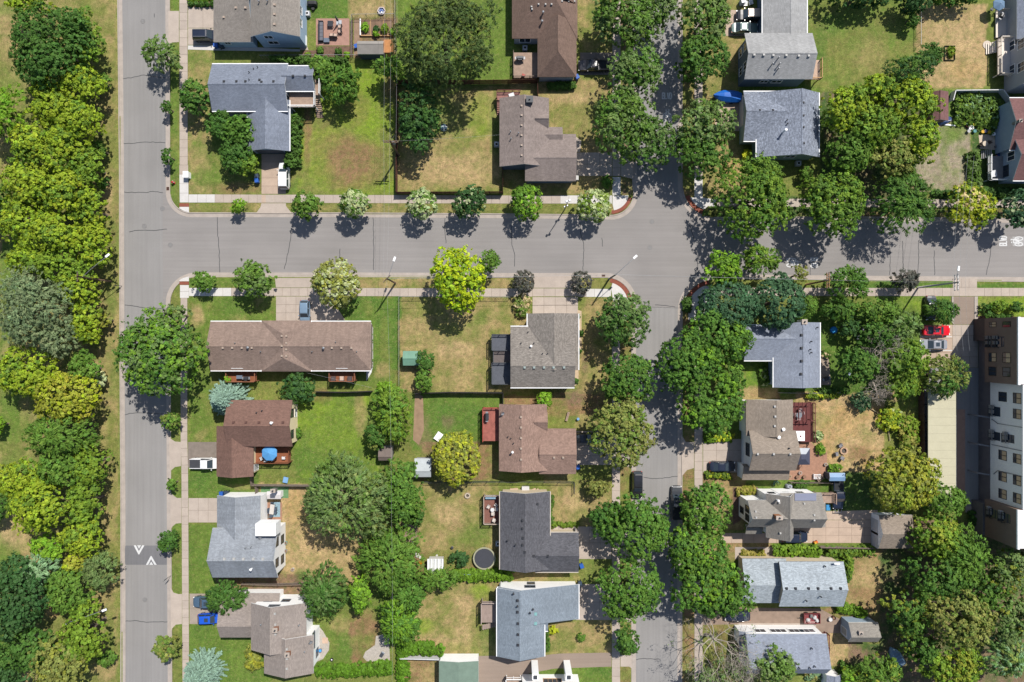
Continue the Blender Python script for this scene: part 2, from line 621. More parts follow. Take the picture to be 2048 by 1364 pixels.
word(1325, 197, 0, ZR + 0.009, roads['n'], 0.105, 0.145)
marking('bicycle_marking', BIKE, 1326, 242, 0, 0.155, 0.30, ZR + 0.009, roads['n'], 0.18)
word(1622, 516, -90, ZR + 0.013, roads['x'], 0.105, 0.17)
marking('bicycle_marking', BIKE, 1574, 516, -90, 0.165, 0.36, ZR + 0.013, roads['x'], 0.18)
word(2014, 491, 90, ZR + 0.013, roads['x'], 0.105, 0.17)
marking('bicycle_marking', BIKE, 2046, 492, 90, 0.17, 0.30, ZR + 0.02, roads['x'], 0.18)
sheet('marking_panel', [(2026, 473), (2066, 473), (2066, 492), (2026, 492)], ZR + 0.012, M('worn_grey_paint', c(188, 186, 184), .9), roads['x'])

# ---- slabs
_cube = bpy.data.meshes.new('concrete_slab')
_mb = MB()
_mb.box(-.5, -.5, 0, .5, .5, 1)
_cube.from_pydata(_mb.v, [], _mb.f)
_cubes = {}


def slab_mesh(mat):
 if mat.name not in _cubes:
  me = _cube.copy()
  me.name = 'concrete_slab'
  me.materials.append(mat)
  _cubes[mat.name] = me
 return _cubes[mat.name]


def slab(parent, x, y, lx, ly, rot, top, mat, name='concrete_slab', gap=0.035):
 o = link(name, slab_mesh(mat), parent)
 o.location = (x, y, -0.1)
 o.rotation_euler = (0, 0, rot)
 o.scale = (lx - gap, ly - gap, top + 0.1)
 return o


RS = random.Random(11)


def walk(pts_px, wpx=16.5, step=17.0, mat=CONC, white=()):
 root = struct('sidewalk')
 k = 0
 jb = MB()
 for (ax, ay), (bx, by) in zip(pts_px, pts_px[1:]):
  L = math.hypot(bx - ax, by - ay)
  n = max(1, round(L / step))
  rot = math.atan2(-(by - ay), bx - ax)
  for i in range(n):
   t = (i + .5) / n
   px, py = ax + (bx - ax) * t, ay + (by - ay) * t
   X, Y = P(px, py)
   m = CONCW if any(a <= px <= b and a2 <= py <= b2 for a, a2, b, b2 in white) else mat
   slab(root, X, Y, L / n / S, wpx / S, rot, 0.03 + RS.uniform(-.006, .006), m, 'paving_slab')
  mx, my = P((ax + bx) / 2, (ay + by) / 2)
  jb.obox(mx, my, -0.09, L / S, wpx / S - 0.02, 0.012 + 0.001 * k, rot)
  k += 1
 jb.build('joint_bed', JOINT, root)
 return root


def drive(x0, y0, x1, y1, nx, ny, mat=CONC, top=0.028, name='driveway'):
 root = struct(name)
 (X0, Y1), (X1, Y0) = P(x0, y0), P(x1, y1)
 dx, dy = (X1 - X0) / nx, (Y1 - Y0) / ny
 for i in range(nx):
  for j in range(ny):
   slab(root, X0 + dx * (i + .5), Y0 + dy * (j + .5), dx, dy, 0, top + RS.uniform(-.005, .005), mat)
 mb = MB()
 mb.box(X0 + .02, Y0 + .02, -.09, X1 - .02, Y1 - .02, 0.010)
 mb.build('joint_bed', JOINT, root)
 return root


def pave(name, pts, mat, z=0.02, t=0.12):
 return sheet(name, pts, z, mat, t=t)


W1 = [(1115, 389, 1240, 410), (378, 380, 430, 410), (360, 340, 378, 412)]
walk([(367, -60), (367.5, 330)])
walk([(367.5, 330), (368.5, 405)], 18, white=W1)
walk([(377.5, 397), (430, 397), (700, 398), (1000, 399), (1224, 399)], white=W1)
walk([(378, 584), (700, 584), (1000, 585), (1065, 585)], white=[(378, 570, 470, 600)])
walk([(1156, 585.5), (1222, 586)], white=[(1180, 570, 1224, 600)])
walk([(369, 570), (369, 596)], 18, white=[(0, 0, 2048, 1364)])
walk([(368, 596), (368, 880), (369.5, 930), (370.5, 1100), (372, 1420)], 13.5)
walk([(1233, -60), (1233, 352)])
walk([(1233, 354), (1233, 390)], white=[(0, 0, 2048, 1364)])
walk([(1397, -60), (1397, 352)])
walk([(1397, 352), (1397, 395)], white=[(0, 0, 2048, 1364)])
walk([(1415, 405), (1700, 406), (2120, 408)])
walk([(1415, 583), (1700, 584), (2120, 584)])
walk([(1232, 610), (1232, 1420)])
walk([(1397, 615), (1397, 1420)])
# corner ramps
for fan, tac in (
  ([(1225, 391), (1257, 391), (1254, 404), (1243, 417), (1228, 422), (1225, 408)], arc(1222, 385, 36, 272, 345) + list(reversed(arc(1222, 385, 43, 272, 345)))),
  ([(1405, 395), (1380, 395), (1384, 402), (1395, 413), (1410, 420), (1432, 421), (1432, 400)], arc(1428, 372, 53, 200, 262) + list(reversed(arc(1428, 372, 61, 200, 262)))),
  ([(1222, 576), (1226, 563), (1240, 568), (1252, 578), (1258, 594), (1256, 640), (1240, 640), (1226, 600)], arc(1212, 608, 44, 15, 80) + list(reversed(arc(1212, 608, 52, 15, 80)))),
  ([(1405, 572), (1398, 577), (1384, 590), (1377, 612), (1377, 640), (1406, 640), (1432, 592), (1432, 572)], arc(1428, 622, 54, 100, 165) + list(reversed(arc(1428, 622, 62, 100, 165))))):
 r = struct('curb_ramp')
 sheet('ramp_slab', fan, 0.036, CONCW, r, t=.12)
 sheet('tactile_strip', tac, 0.040, BRICKRED, r, t=.15)
for y0, y1 in ((406.5, 413.5), (563, 569.5)):
 r = struct('curb_ramp')
 sheet('tactile_strip', [(359, y0), (378, y0), (378, y1), (359, y1)], 0.036, BRICKRED, r, t=.12)
 sheet('ramp_slab', [(359, y1 + .3), (378, y1 + .3), (378, 425), (368, 422), (359, 417)] if y0 < 500 else [(359, 562.5), (378, 562.5), (378, 553), (366, 556), (359, 560)], 0.030, CONCW, r, t=.12)
# driveways
drive(376, 14, 436, 56, 2, 1); drive(376, 56.4, 436, 90, 2, 1)
pave('driveway_apron', [(337, 22), (358, 22), (358, 84), (344, 85), (337, 90)], CONC, 0.026)
pave('path', [(376, 91), (440, 91), (600, 99), (600, 103), (440, 101), (376, 99)], CONCW, 0.024)
TANC = M('tan_concrete', c(212, 188, 168), 0.9, 0.08, 0.8, rnd=0.04)
drive(523, 308, 572, 388, 1, 5, TANC)
pave('driveway_apron', [(523, 406.5), (572, 406.5), (572, 412), (584, 427), (512, 427), (521, 414)], CONC, 0.026)
drive(523, 389.3, 572, 405.5, 2, 1, TANC)
drive(552, 592.8, 672, 642, 6, 3)
pave('driveway_apron', [(550, 556), (626, 556), (626, 575), (552, 575)], CONC, 0.028)
pave('driveway', [(624, 592), (660, 592), (690, 640), (624, 641)], CONC, 0.02)
drive(1065, 594, 1156, 628, 4, 2); drive(1065, 576.5, 1156, 593, 4, 1); drive(1065, 556, 1156, 575.8, 2, 1)
pave('driveway_apron', [(1050, 551), (1166, 551), (1158, 562), (1156, 575.5), (1065, 575.5), (1062, 562)], CONC, 0.018)
drive(1150, 305, 1224, 352, 3, 2)
pave('driveway_apron', [(1242, 306), (1267, 298), (1267, 358), (1242, 352)], CONC, 0.024)
pave('path', [(1124, 272), (1150, 272), (1163, 282), (1160, 304), (1150, 304), (1150, 277), (1124, 277)], CONC, 0.024)
pave('driveway', [(376, 884), (434, 884), (436, 935), (376, 935)], M('worn_asphalt', c(150, 138, 128), .95, .12, 1.5), 0.02)
pave('driveway_apron', [(338, 872), (341, 877), (350, 883), (362, 884), (362, 932), (350, 934), (343, 940), (340, 944)], CONC, 0.026)
drive(377, 996, 436, 1045, 3, 2)
pave('driveway_apron', [(341, 985), (346, 990), (354, 996), (363, 996), (363, 1046), (352, 1047), (345, 1053), (341, 1060)], CONC, 0.026)
drive(379, 1187, 442, 1248, 2, 2, M('grey_concrete', c(182, 168, 154), .9, .1, .8, rnd=.03))
pave('driveway_apron', [(341, 1175), (347, 1185), (356, 1188), (364, 1188), (364, 1248), (352, 1249), (345, 1256), (342, 1264)], CONC, 0.026)
drive(1102, 862, 1223, 871, 8, 1)
drive(1150, 872, 1223, 930, 3, 3)
pave('driveway_apron', [(1241, 872), (1264, 866), (1264, 936), (1241, 930)], CONC, 0.024)
drive(1104, 1052, 1158, 1066, 4, 1); drive(1156, 1053, 1223, 1118, 3, 2)
pave('driveway_apron', [(1241, 1054), (1263, 1048), (1263, 1124), (1241, 1118)], CONC, 0.024)
drive(1152, 1168, 1223, 1240, 3, 2)
pave('driveway_apron', [(1241, 1168), (1263, 1160), (1263, 1246), (1241, 1240)], CONC, 0.024)
pave('driveway', [(945, 1312), (1090, 1310), (1120, 1307), (1223, 1305), (1223, 1333), (1110, 1337), (1060, 1346), (1042, 1356), (1036, 1430), (945, 1430)], ASPH_D, 0.02)
pave('driveway_apron', [(1241, 1310), (1263, 1310), (1263, 1336), (1258, 1333), (1241, 1333)], CONC, 0.026)
drive(1406, 878, 1486, 945, 3, 3)
pave('driveway_apron', [(1362, 868), (1372, 884), (1388, 884), (1388, 936), (1374, 940), (1364, 952)], CONC, 0.024)
drive(1440, 1066, 1530, 1086, 4, 1, TANC); drive(1530, 1056, 1600, 1086, 3, 2, TANC); drive(1600, 1040, 1755, 1086, 6, 3, TANC)
pave('driveway', [(1626, 1024), (1668, 1022), (1755, 1020), (1755, 1039.5), (1600.3, 1039.5), (1600.3, 1030)], M('pale_concrete', c(212, 190, 170), .9, .1, 1), 0.022)
pave('driveway', [(1388, 1208), (1480, 1215), (1640, 1217), (1683, 1240), (1682, 1266), (1632, 1266), (1632, 1246), (1388, 1250)], M('brown_asphalt', c(168, 146, 130), .95, .12, 1.2), 0.02)
pave('path', [(1470, 1094), (1545, 1094), (1545, 1116), (1530, 1116), (1530, 1099), (1481, 1099), (1481, 1118), (1470, 1118)], CONC, 0.022)
pave('path', [(1477, 1246.5), (1632, 1246.5), (1632, 1256), (1477, 1256)], CONC, 0.024)
drive(1430, 200, 1486, 262, 2, 2, TANC)
drive(1450, 20, 1530, 72, 3, 2, TANC)
drive(1160, 105, 1224, 150, 2, 2, M('shade_toned_concrete', c(150, 140, 132), .9, .1, 1, rnd=.04))  # darker concrete: the shade over this drive is put into its colour
# apartment court
drive(1906, 557, 1954, 592, 3, 2)
pave('driveway', [(1907, 593), (1948, 593), (1948, 649), (1907, 649)], ASPH_D, 0.02)
pave('kerb', [(1948.3, 593), (1955, 593), (1955, 640), (1948.3, 649)], KERB, 0.10)
pave('kerb', [(1903, 593), (1906.7, 593), (1906.7, 649), (1903, 645)], KERB, 0.10)
drive(1840, 649.5, 1905, 733, 2, 3, TANC)
drive(1905, 649.5, 1956, 735, 3, 4, CONC)
pave('car_park', [(1858, 735.4), (1990, 735.4), (1990, 1012), (1858, 1012)], ASPH_B, 0.016)
pave('walkway', [(1914, 819), (1930, 819), (1930, 1006), (1914, 1006)], M('pink_paving', c(196, 162, 142), .9, .08, 1.5), 0.05)
pave('path', [(1931, 1012.4), (1958, 1012.4), (1958, 1058), (1946, 1058), (1946, 1025), (1931, 1025)], CONC, 0.03)
for y in (672.5, 700):
 pave('bay_line', [(1842, y), (1904, y), (1904, y + 1.6), (1842, y + 1.6)], ROADPAINT, 0.0365, t=.01)
for y in (800, 856, 912, 968):
 pave('bay_line', [(1966, y), (1984, y), (1984, y + 1.2), (1966, y + 1.2)], ROADPAINT, 0.0205, t=.004)

# ---- patios, beds, gravel
PAVER = M('pink_pavers', c(192, 150, 134), .9, .10, 1.6, fine=.12)
PAVER2 = M('brick_pavers', c(186, 142, 118), .9, .12, 1.8, fine=.14)
pave('patio', [(632, 37), (699, 37), (699, 91), (632, 91)], PAVER, 0.03)
pave('flower_bed', [(605, 101), (632, 101), (632, 92.5), (700, 92.5), (702, 40), (706, 40), (706, 114), (605, 114)], MULCH, 0.03)
pave('path', [(708, 40), (720, 40), (720, 112), (708, 112)], M('packed_earth', c(168, 140, 118), .95, .12, 1.5), 0.025)
pave('flower_bed', [(376, 2), (430, 2), (430, 13.5), (376, 13.5)], MULCH, 0.03)
pave('patio', [(518, 1005), (564, 1005), (564, 1040), (518, 1040)], PAVER2, 0.03)
pave('patio', [(522, 973), (577, 973), (577, 996), (522, 996)], M('green_mat', c(118, 160, 112), .9, .12, 2), 0.034)
pave('patio', [(1576, 845), (1600, 862), (1632, 895), (1654, 905), (1654, 945), (1640, 960), (1577, 960)], PAVER2, 0.03)
pave('gravel_strip', [(733, 643), (742, 645), (746, 655), (746, 732), (743, 745), (733, 762), (733, 757)], M('white_stone', c(244, 244, 242), .9, .08, 3, fine=.15), 0.03)
pave('gravel_strip', [(1155, 620), (1163, 622), (1163, 700), (1157, 716), (1157, 765), (1150, 772), (1146, 772), (1146, 700), (1155, 690)], SANDG, 0.03)
pave('gravel_strip', [(636, 1250), (646, 1262), (659, 1285), (658, 1300), (646, 1318), (632, 1324), (628, 1300), (630, 1255)], GRAVEL, 0.03)
pave('gravel_pad', [(752, 1272), (768, 1268), (778, 1275), (780, 1320), (768, 1325), (733, 1322), (726, 1314), (731, 1303), (750, 1290)], GRAVEL, 0.03)
pave('patio', [(1640, 712), (1657, 712), (1659, 738), (1662, 770), (1640, 770)], M('grey_pavers', c(176, 158, 142), .9, .12, 1.6, fine=.14), 0.03)
pave('flower_bed', [(1466, 975), (1516, 974), (1516, 1000), (1490, 1008), (1482, 1040), (1466, 1050)], MULCH, 0.03)
pave('patio', [(1957, 270), (1988, 268), (1992, 300), (1960, 298)], M('cream_pavers', c(226, 206, 184), .9, .1, 1.5), 0.03)
pave('flower_bed', [(1955, 637.4), (2060, 640), (2060, 634), (1955, 632)], MULCH, 0.03)
pave('gravel_bed', [(804, 1048), (836, 1048), (832, 1086), (812, 1082), (803, 1070)], M('stony_soil', c(160, 138, 118), .95, .14, 2, bump=.5), 0.02)
pave('path', [(830, 785), (846, 792), (848, 860), (838, 890), (826, 880)], M('trodden_earth', c(172, 144, 116), .95, .15, 1.2), 0.008)

# ---- ground sheet, tinted by what grows there
GX0, GY0, GX1, GY1, GS = -150, -130, 2200, 1500, 4.0


def vnoise(x, y, s, seed):
 x, y = x / s, y / s
 xi, yi = np.floor(x).astype(np.int64), np.floor(y).astype(np.int64)
 xf, yf = x - xi, y - yi
 xf, yf = xf * xf * (3 - 2 * xf), yf * yf * (3 - 2 * yf)

 def h(a, b):
  n = (a * 374761393 + b * 668265263 + seed * 982451653) & 0xffffffff
  n = ((n ^ (n >> 13)) * 1274126177) & 0xffffffff
  return ((n ^ (n >> 16)) & 0xffff) / 65535.0
 return (h(xi, yi) * (1 - xf) + h(xi + 1, yi) * xf) * (1 - yf) + (h(xi, yi + 1) * (1 - xf) + h(xi + 1, yi + 1) * xf) * yf


def fbm(x, y, s, seed):
 return 0.5 * vnoise(x, y, s, seed) + 0.28 * vnoise(x, y, s / 2.1, seed + 1) + 0.22 * vnoise(x, y, s / 4.3, seed + 2)


def inside(px, py, poly):
 r = np.zeros(px.shape, bool)
 n = len(poly)
 for i in range(n):
  (x1, y1), (x2, y2) = poly[i], poly[(i + 1) % n]
  cnd = ((y1 > py) != (y2 > py))
  xin = (x2 - x1) * (py - y1) / ((y2 - y1) if y2 != y1 else 1e-9) + x1
  r ^= cnd & (px < xin)
 return r


G_ = {'lush': c(92, 128, 50), 'green': c(112, 138, 56), 'bright': c(138, 166, 48), 'olive': c(136, 140, 72), 'dry': c(180, 158, 108), 'tan': c(204, 174, 128), 'brown': c(156, 124, 90),
      'dark': c(74, 104, 52), 'soil': c(142, 116, 96), 'orange': c(202, 166, 112), 'rake': c(176, 162, 140)}
YARDS = [  # x0 y0 x1 y1 main second weight-of-second noise-size
 (-200, -200, 236, 1600, 'olive', 'dry', .42, 70), (0, 480, 40, 1364, 'olive', 'green', .6, 60),
 (340, -200, 358, 420, 'green', 'olive', .4, 50), (377, 98, 424, 388, 'green', 'dry', .5, 55), (424, 130, 600, 388, 'green', 'olive', .4, 50), (598, 120, 792, 390, 'olive', 'bright', .44, 60),
 (605, -100, 700, 40, 'lush', 'green', .4, 60), (700, -100, 790, 36, 'olive', 'dry', .5, 50), (708, 36, 792, 115, 'soil', 'brown', .5, 30), (792, -100, 1026, 168, 'green', 'bright', .3, 60),
 (792, 175, 1003, 380, 'dry', 'olive', .42, 46), (1005, 158, 1225, 392, 'dry', 'olive', .42, 50), (1152, -100, 1226, 110, 'olive', 'dry', .4, 40), (378, 406, 1225, 428, 'olive', 'dry', .38, 40),
 (1241, -100, 1268, 390, 'olive', 'soil', .5, 30), (1365, -100, 1392, 400, 'olive', 'brown', .4, 30), (1405, -100, 1490, 400, 'olive', 'dry', .5, 50), (1480, 158, 1640, 190, 'lush', 'green', .4, 40),
 (1615, -100, 1832, 190, 'green', 'olive', .5, 60), (1832, 8, 1975, 175, 'dry', 'tan', .5, 50), (1640, 180, 1850, 400, 'dark', 'soil', .4, 60), (1845, 180, 2010, 265, 'lush', 'green', .4, 40), (1835, 236, 1942, 382, 'rake', 'green', .34, 44), (1945, 180, 2048, 400, 'dark', 'green', .4, 40),
 (1405, 395, 2200, 440, 'dark', 'brown', .4, 50), (378, 556, 552, 576, 'green', 'lush', .4, 40), (700, 556, 1066, 576, 'olive', 'dry', .5, 45), (1156, 556, 1225, 576, 'olive', 'dry', .5, 40),
 (378, 592, 424, 880, 'green', 'olive', .4, 50), (424, 592, 552, 645, 'green', 'dry', .35, 50), (672, 592, 800, 790, 'lush', 'green', .45, 60), (424, 740, 800, 805, 'green', 'olive', .5, 50), (590, 785, 760, 975, 'green', 'bright', .38, 60),
 (800, 594, 1060, 785, 'olive', 'dry', .52, 55), (1150, 594, 1225, 870, 'dry', 'olive', .45, 50), (1005, 790, 1225, 830, 'brown', 'olive', .4, 40), (825, 790, 1000, 900, 'lush', 'green', .5, 50), (840, 885, 1000, 960, 'olive', 'brown', .5, 40),
 (376, 935, 520, 996, 'green', 'lush', .4, 50), (340, 930, 363, 1300, 'green', 'olive', .4, 40), (376, 1046, 430, 1186, 'green', 'lush', .35, 50), (520, 968, 620, 1050, 'dry', 'tan', .5, 50), (560, 1040, 720, 1165, 'tan', 'dry', .5, 50), (430, 1150, 620, 1190, 'brown', 'soil', .5, 40),
 (376, 1249, 540, 1420, 'green', 'lush', .4, 55), (620, 1165, 780, 1340, 'green', 'olive', .4, 50), (700, 1240, 760, 1330, 'brown', 'olive', .4, 40), (836, 965, 1000, 1100, 'olive', 'dry', .5, 50), (800, 1040, 836, 1100, 'soil', 'brown', .5, 30),
 (820, 1100, 1005, 1160, 'olive', 'brown', .5, 40), (830, 1160, 1000, 1310, 'olive', 'dry', .5, 50), (805, 1300, 880, 1420, 'brown', 'dry', .5, 40), (1090, 960, 1225, 1055, 'dry', 'olive', .45, 45), (1090, 1240, 1225, 1308, 'olive', 'dry', .5, 40), (1005, 1140, 1160, 1172, 'olive', 'dry', .5, 30),
 (1040, 1333, 1225, 1420, 'green', 'lush', .4, 40), (1241, 600, 1263, 1420, 'brown', 'olive', .5, 30), (1365, 600, 1388, 1420, 'olive', 'brown', .5, 30), (1406, 592, 1500, 880, 'green', 'olive', .5, 50), (1490, 700, 1560, 785, 'lush', 'bright', .3, 40), (1430, 775, 1560, 800, 'brown', 'dry', .5, 40),
 (1560, 620, 1845, 790, 'lush', 'green', .4, 50), (1590, 785, 1800, 955, 'orange', 'tan', .6, 45), (1400, 945, 1490, 1060, 'dry', 'brown', .5, 40), (1490, 945, 1680, 985, 'green', 'lush', .4, 30), (1660, 945, 1760, 1040, 'dark', 'green', .4, 40),
 (1400, 1085, 1540, 1120, 'brown', 'dry', .5, 30), (1540, 1088, 1760, 1120, 'green', 'lush', .4, 30), (1690, 1100, 1800, 1225, 'brown', 'dry', .5, 45), (1640, 1215, 1760, 1290, 'olive', 'brown', .5, 40), (1640, 1265, 1720, 1330, 'dry', 'tan', .5, 40), (1700, 1285, 2200, 1500, 'dark', 'soil', .5, 40), (1760, 1040, 2200, 1300, 'dark', 'soil', .5, 40), (1770, 800, 1850, 960, 'olive', 'bright', .3, 40),
 (1750, 592, 1905, 650, 'green', 'bright', .35, 40), (1955, 566, 2200, 577, 'lush', 'green', .3, 40), (1720, 562, 1906, 577, 'lush', 'green', .3, 40), (1955, 592, 2200, 634, 'bright', 'olive', .4, 40), (1388, 1250, 1490, 1420, 'brown', 'olive', .5, 40)]
SPOTS = [(1905, 262, 34, 26, 'green', .75), (1890, 320, 10, 40, 'green', .5), (870, 225, 70, 50, 'lush', .7), (660, 300, 50, 60, 'brown', .35), (740, 250, 20, 70, 'bright', .6), (615, 260, 10, 80, 'brown', .8), (700, 325, 70, 60, 'brown', .95), (640, 340, 28, 40, 'bright', .45), (650, 190, 40, 30, 'bright', .7), (740, 190, 25, 40, 'bright', .7), (780, 165, 15, 35, 'brown', .7), (710, 215, 30, 40, 'brown', .4),
         (405, 140, 20, 22, 'dry', .7), (395, 320, 25, 30, 'dry', .6), (480, 375, 60, 15, 'brown', .7), (415, 355, 28, 25, 'green', .6), (860, 330, 40, 40, 'dry', .8), (920, 340, 90, 40, 'tan', .7), (960, 230, 28, 50, 'bright', .6), (990, 250, 10, 80, 'lush', .5), (900, 300, 30, 20, 'olive', .5), (1150, 230, 50, 25, 'olive', .5), (1140, 195, 60, 16, 'tan', .7),
         (1035, 385, 25, 10, 'olive', .4), (640, 20, 25, 30, 'lush', .5), (740, 20, 25, 16, 'tan', .6), (1740, 90, 50, 60, 'olive', .5), (1740, 110, 40, 40, 'dry', .4), (1640, 100, 16, 50, 'lush', .7), (1660, 45, 25, 25, 'lush', .6), (1900, 60, 50, 40, 'tan', .5), (1925, 140, 40, 20, 'orange', .5),
         (395, 630, 14, 22, 'tan', .8), (465, 615, 30, 25, 'lush', .5), (770, 690, 10, 60, 'olive', .6), (765, 740, 14, 16, 'dry', .8), (735, 615, 14, 20, 'olive', .5), (840, 660, 25, 25, 'dry', .8), (910, 700, 45, 20, 'tan', .8), (960, 640, 20, 15, 'green', .5), (900, 770, 70, 14, 'dry', .4), (1010, 660, 12, 24, 'dry', .6), (930, 615, 20, 16, 'tan', .5),
         (670, 850, 50, 60, 'bright', .4), (720, 830, 14, 50, 'dry', .7), (640, 790, 24, 14, 'brown', .6), (610, 920, 30, 30, 'lush', .6), (905, 830, 50, 30, 'lush', .6), (895, 845, 14, 16, 'soil', .6), (850, 870, 16, 40, 'soil', .5), (1150, 800, 25, 18, 'soil', .7), (1110, 840, 25, 30, 'olive', .6), (410, 960, 30, 30, 'lush', .5), (400, 870, 16, 12, 'dry', .5),
         (490, 975, 40, 8, 'dry', .4), (590, 1010, 24, 40, 'orange', .6), (640, 1110, 60, 30, 'tan', .6), (610, 1150, 20, 14, 'lush', .6), (680, 1250, 24, 18, 'dry', .7), (730, 1245, 30, 30, 'brown', .7), (690, 1290, 20, 30, 'lush', .5), (895, 1025, 35, 25, 'tan', .7), (950, 1070, 40, 25, 'green', .6), (860, 1085, 20, 20, 'dry', .7), (970, 1060, 25, 15, 'lush', .3),
         (960, 1180, 25, 18, 'bright', .8), (850, 1250, 20, 18, 'bright', .8), (930, 1210, 20, 22, 'tan', .6), (925, 1270, 22, 24, 'tan', .7), (875, 1280, 40, 10, 'tan', .6), (840, 1190, 14, 14, 'bright', .5), (975, 1280, 16, 40, 'lush', .5), (1145, 1000, 30, 25, 'tan', .7), (1115, 950, 30, 20, 'tan', .5), (1190, 1270, 25, 20, 'dry', .4), (1120, 1290, 40, 12, 'green', .4), (1190, 635, 22, 40, 'dry', .6), (1170, 720, 8, 30, 'soil', .6), (1130, 790, 40, 12, 'soil', .3),
         (1700, 830, 45, 30, 'orange', .6), (1720, 905, 25, 20, 'brown', .8), (1640, 840, 25, 16, 'olive', .5), (1660, 905, 18, 20, 'orange', .6), (1735, 870, 20, 16, 'olive', .4), (1740, 1150, 30, 30, 'tan', .6), (1735, 1190, 40, 15, 'brown', .6), (1680, 1300, 25, 22, 'tan', .6), (1440, 990, 20, 30, 'tan', .5), (1465, 340, 30, 30, 'orange', .7), (1445, 400, 20, 25, 'dry', .5), (1455, 790, 25, 8, 'tan', .5),
         (225, 250, 12, 60, 'olive', .5), (213, 390, 9, 50, 'tan', .8), (222, 600, 12, 40, 'green', .6), (205, 720, 8, 40, 'dry', .6), (228, 750, 8, 60, 'green', .5), (205, 860, 9, 50, 'dry', .6), (225, 960, 10, 60, 'olive', .5), (210, 1050, 10, 40, 'dry', .6), (220, 1250, 12, 60, 'green', .5), (205, 1330, 10, 40, 'dry', .5), (30, 1060, 40, 40, 'tan', .8), (105, 1220, 16, 20, 'orange', .8), (20, 700, 18, 24, 'dry', .6), (40, 850, 40, 30, 'green', .5), (20, 20, 30, 18, 'green', .6), (20, 100, 24, 40, 'dry', .6), (30, 170, 30, 30, 'green', .5), (25, 910, 30, 30, 'olive', .5)]
gx = np.arange(GX0, GX1 + 1, GS)
gy = np.arange(GY0, GY1 + 1, GS)
PX, PY = np.meshgrid(gx, gy)
wx = PX + (fbm(PX, PY, 26, 5) - .5) * 16
wy = PY + (fbm(PX, PY, 26, 9) - .5) * 16
colr = np.zeros(PX.shape + (3,))
colr[:] = G_['olive']
n1 = fbm(PX, PY, 90, 21)
colr = colr * (1 - n1[..., None] * .6) + np.array(G_['green']) * (n1[..., None] * .6)
for i, (x0, y0, x1, y1, a, b, wgt, sc_) in enumerate(YARDS):
 hw = 2.5
 al = np.clip((wx - x0) / hw + .5, 0, 1) * np.clip((x1 - wx) / hw + .5, 0, 1) * np.clip((wy - y0) / hw + .5, 0, 1) * np.clip((y1 - wy) / hw + .5, 0, 1)
 nz = .62 * fbm(PX, PY, sc_ * .8, 40 + i * 3) + .38 * fbm(PX, PY, 13, 41 + i * 3)
 t = np.clip((nz - (1 - wgt) + .16) / .26, 0, 1)[..., None]
 cc = np.array(G_[a]) * (1 - t) + np.array(G_[b]) * t
 colr = colr * (1 - al[..., None]) + cc * al[..., None]
for i, (sx, sy, rx, ry, key, al) in enumerate(SPOTS):
 d = ((wx - sx) / rx) ** 2 + ((wy - sy) / ry) ** 2
 t = np.clip(1.25 - d, 0, 1) * al * (.55 + .9 * fbm(PX, PY, 14, 300 + i))
 t = np.clip(t, 0, 1)[..., None]
 colr = colr * (1 - t) + np.array(G_[key]) * t
colr *= (0.74 + 0.54 * fbm(PX, PY, 9, 77))[..., None]
ins = np.zeros(PX.shape, bool)
for poly in (ROAD_W, ROAD_X, ROAD_N, ROAD_S):
 for a in range(9):
  r = 8.0 if a else 0.0
  ins |= inside(PX + r * math.cos(a * math.pi / 4), PY + r * math.sin(a * math.pi / 4), poly)
ny, nx = PX.shape
verts = np.empty((ny * nx, 3), np.float32)
verts[:, 0] = ((PX - CX) / S).ravel()
verts[:, 1] = ((CY - PY) / S).ravel()
verts[:, 2] = np.where(ins, -0.155, 0.0).ravel()
idx = np.arange(ny * nx).reshape(ny, nx)
quads = np.stack([idx[1:, :-1], idx[1:, 1:], idx[:-1, 1:], idx[:-1, :-1]], -1).reshape(-1, 4)
# skirt to the horizon
ex = [(-2500, -2500), (2500, -2500), (2500, 2500), (-2500, 2500)]
cor = [idx[-1, 0], idx[-1, -1], idx[0, -1], idx[0, 0]]
b0 = len(verts)
verts = np.vstack([verts, np.array([(x, y, 0) for x, y in ex], np.float32)])
sk = np.array([[b0 + i, b0 + (i + 1) % 4, cor[(i + 1) % 4], cor[i]] for i in range(4)])
quads = np.vstack([quads, sk])
cols = np.vstack([colr.reshape(-1, 3), np.tile(np.array(G_['olive']), (4, 1))])


def np_mesh(name, verts, quads, attr=None, mat=None):
 me = bpy.data.meshes.new(name)
 n, q = len(verts), len(quads)
 me.vertices.add(n)
 me.vertices.foreach_set('co', np.ascontiguousarray(verts, np.float32).ravel())
 me.loops.add(q * 4)
 me.loops.foreach_set('vertex_index', np.ascontiguousarray(quads, np.int32).ravel())
 me.polygons.add(q)
 me.polygons.foreach_set('loop_start', np.arange(0, q * 4, 4, dtype=np.int32))
 if attr is not None:
  a = me.color_attributes.new('tint', 'FLOAT_COLOR', 'POINT')
  a.data.foreach_set('color', np.ascontiguousarray(np.hstack([attr, np.ones((n, 1))]), np.float32).ravel())
 if mat is not None:
  me.materials.append(mat)
 me.update(calc_edges=True)
 return me


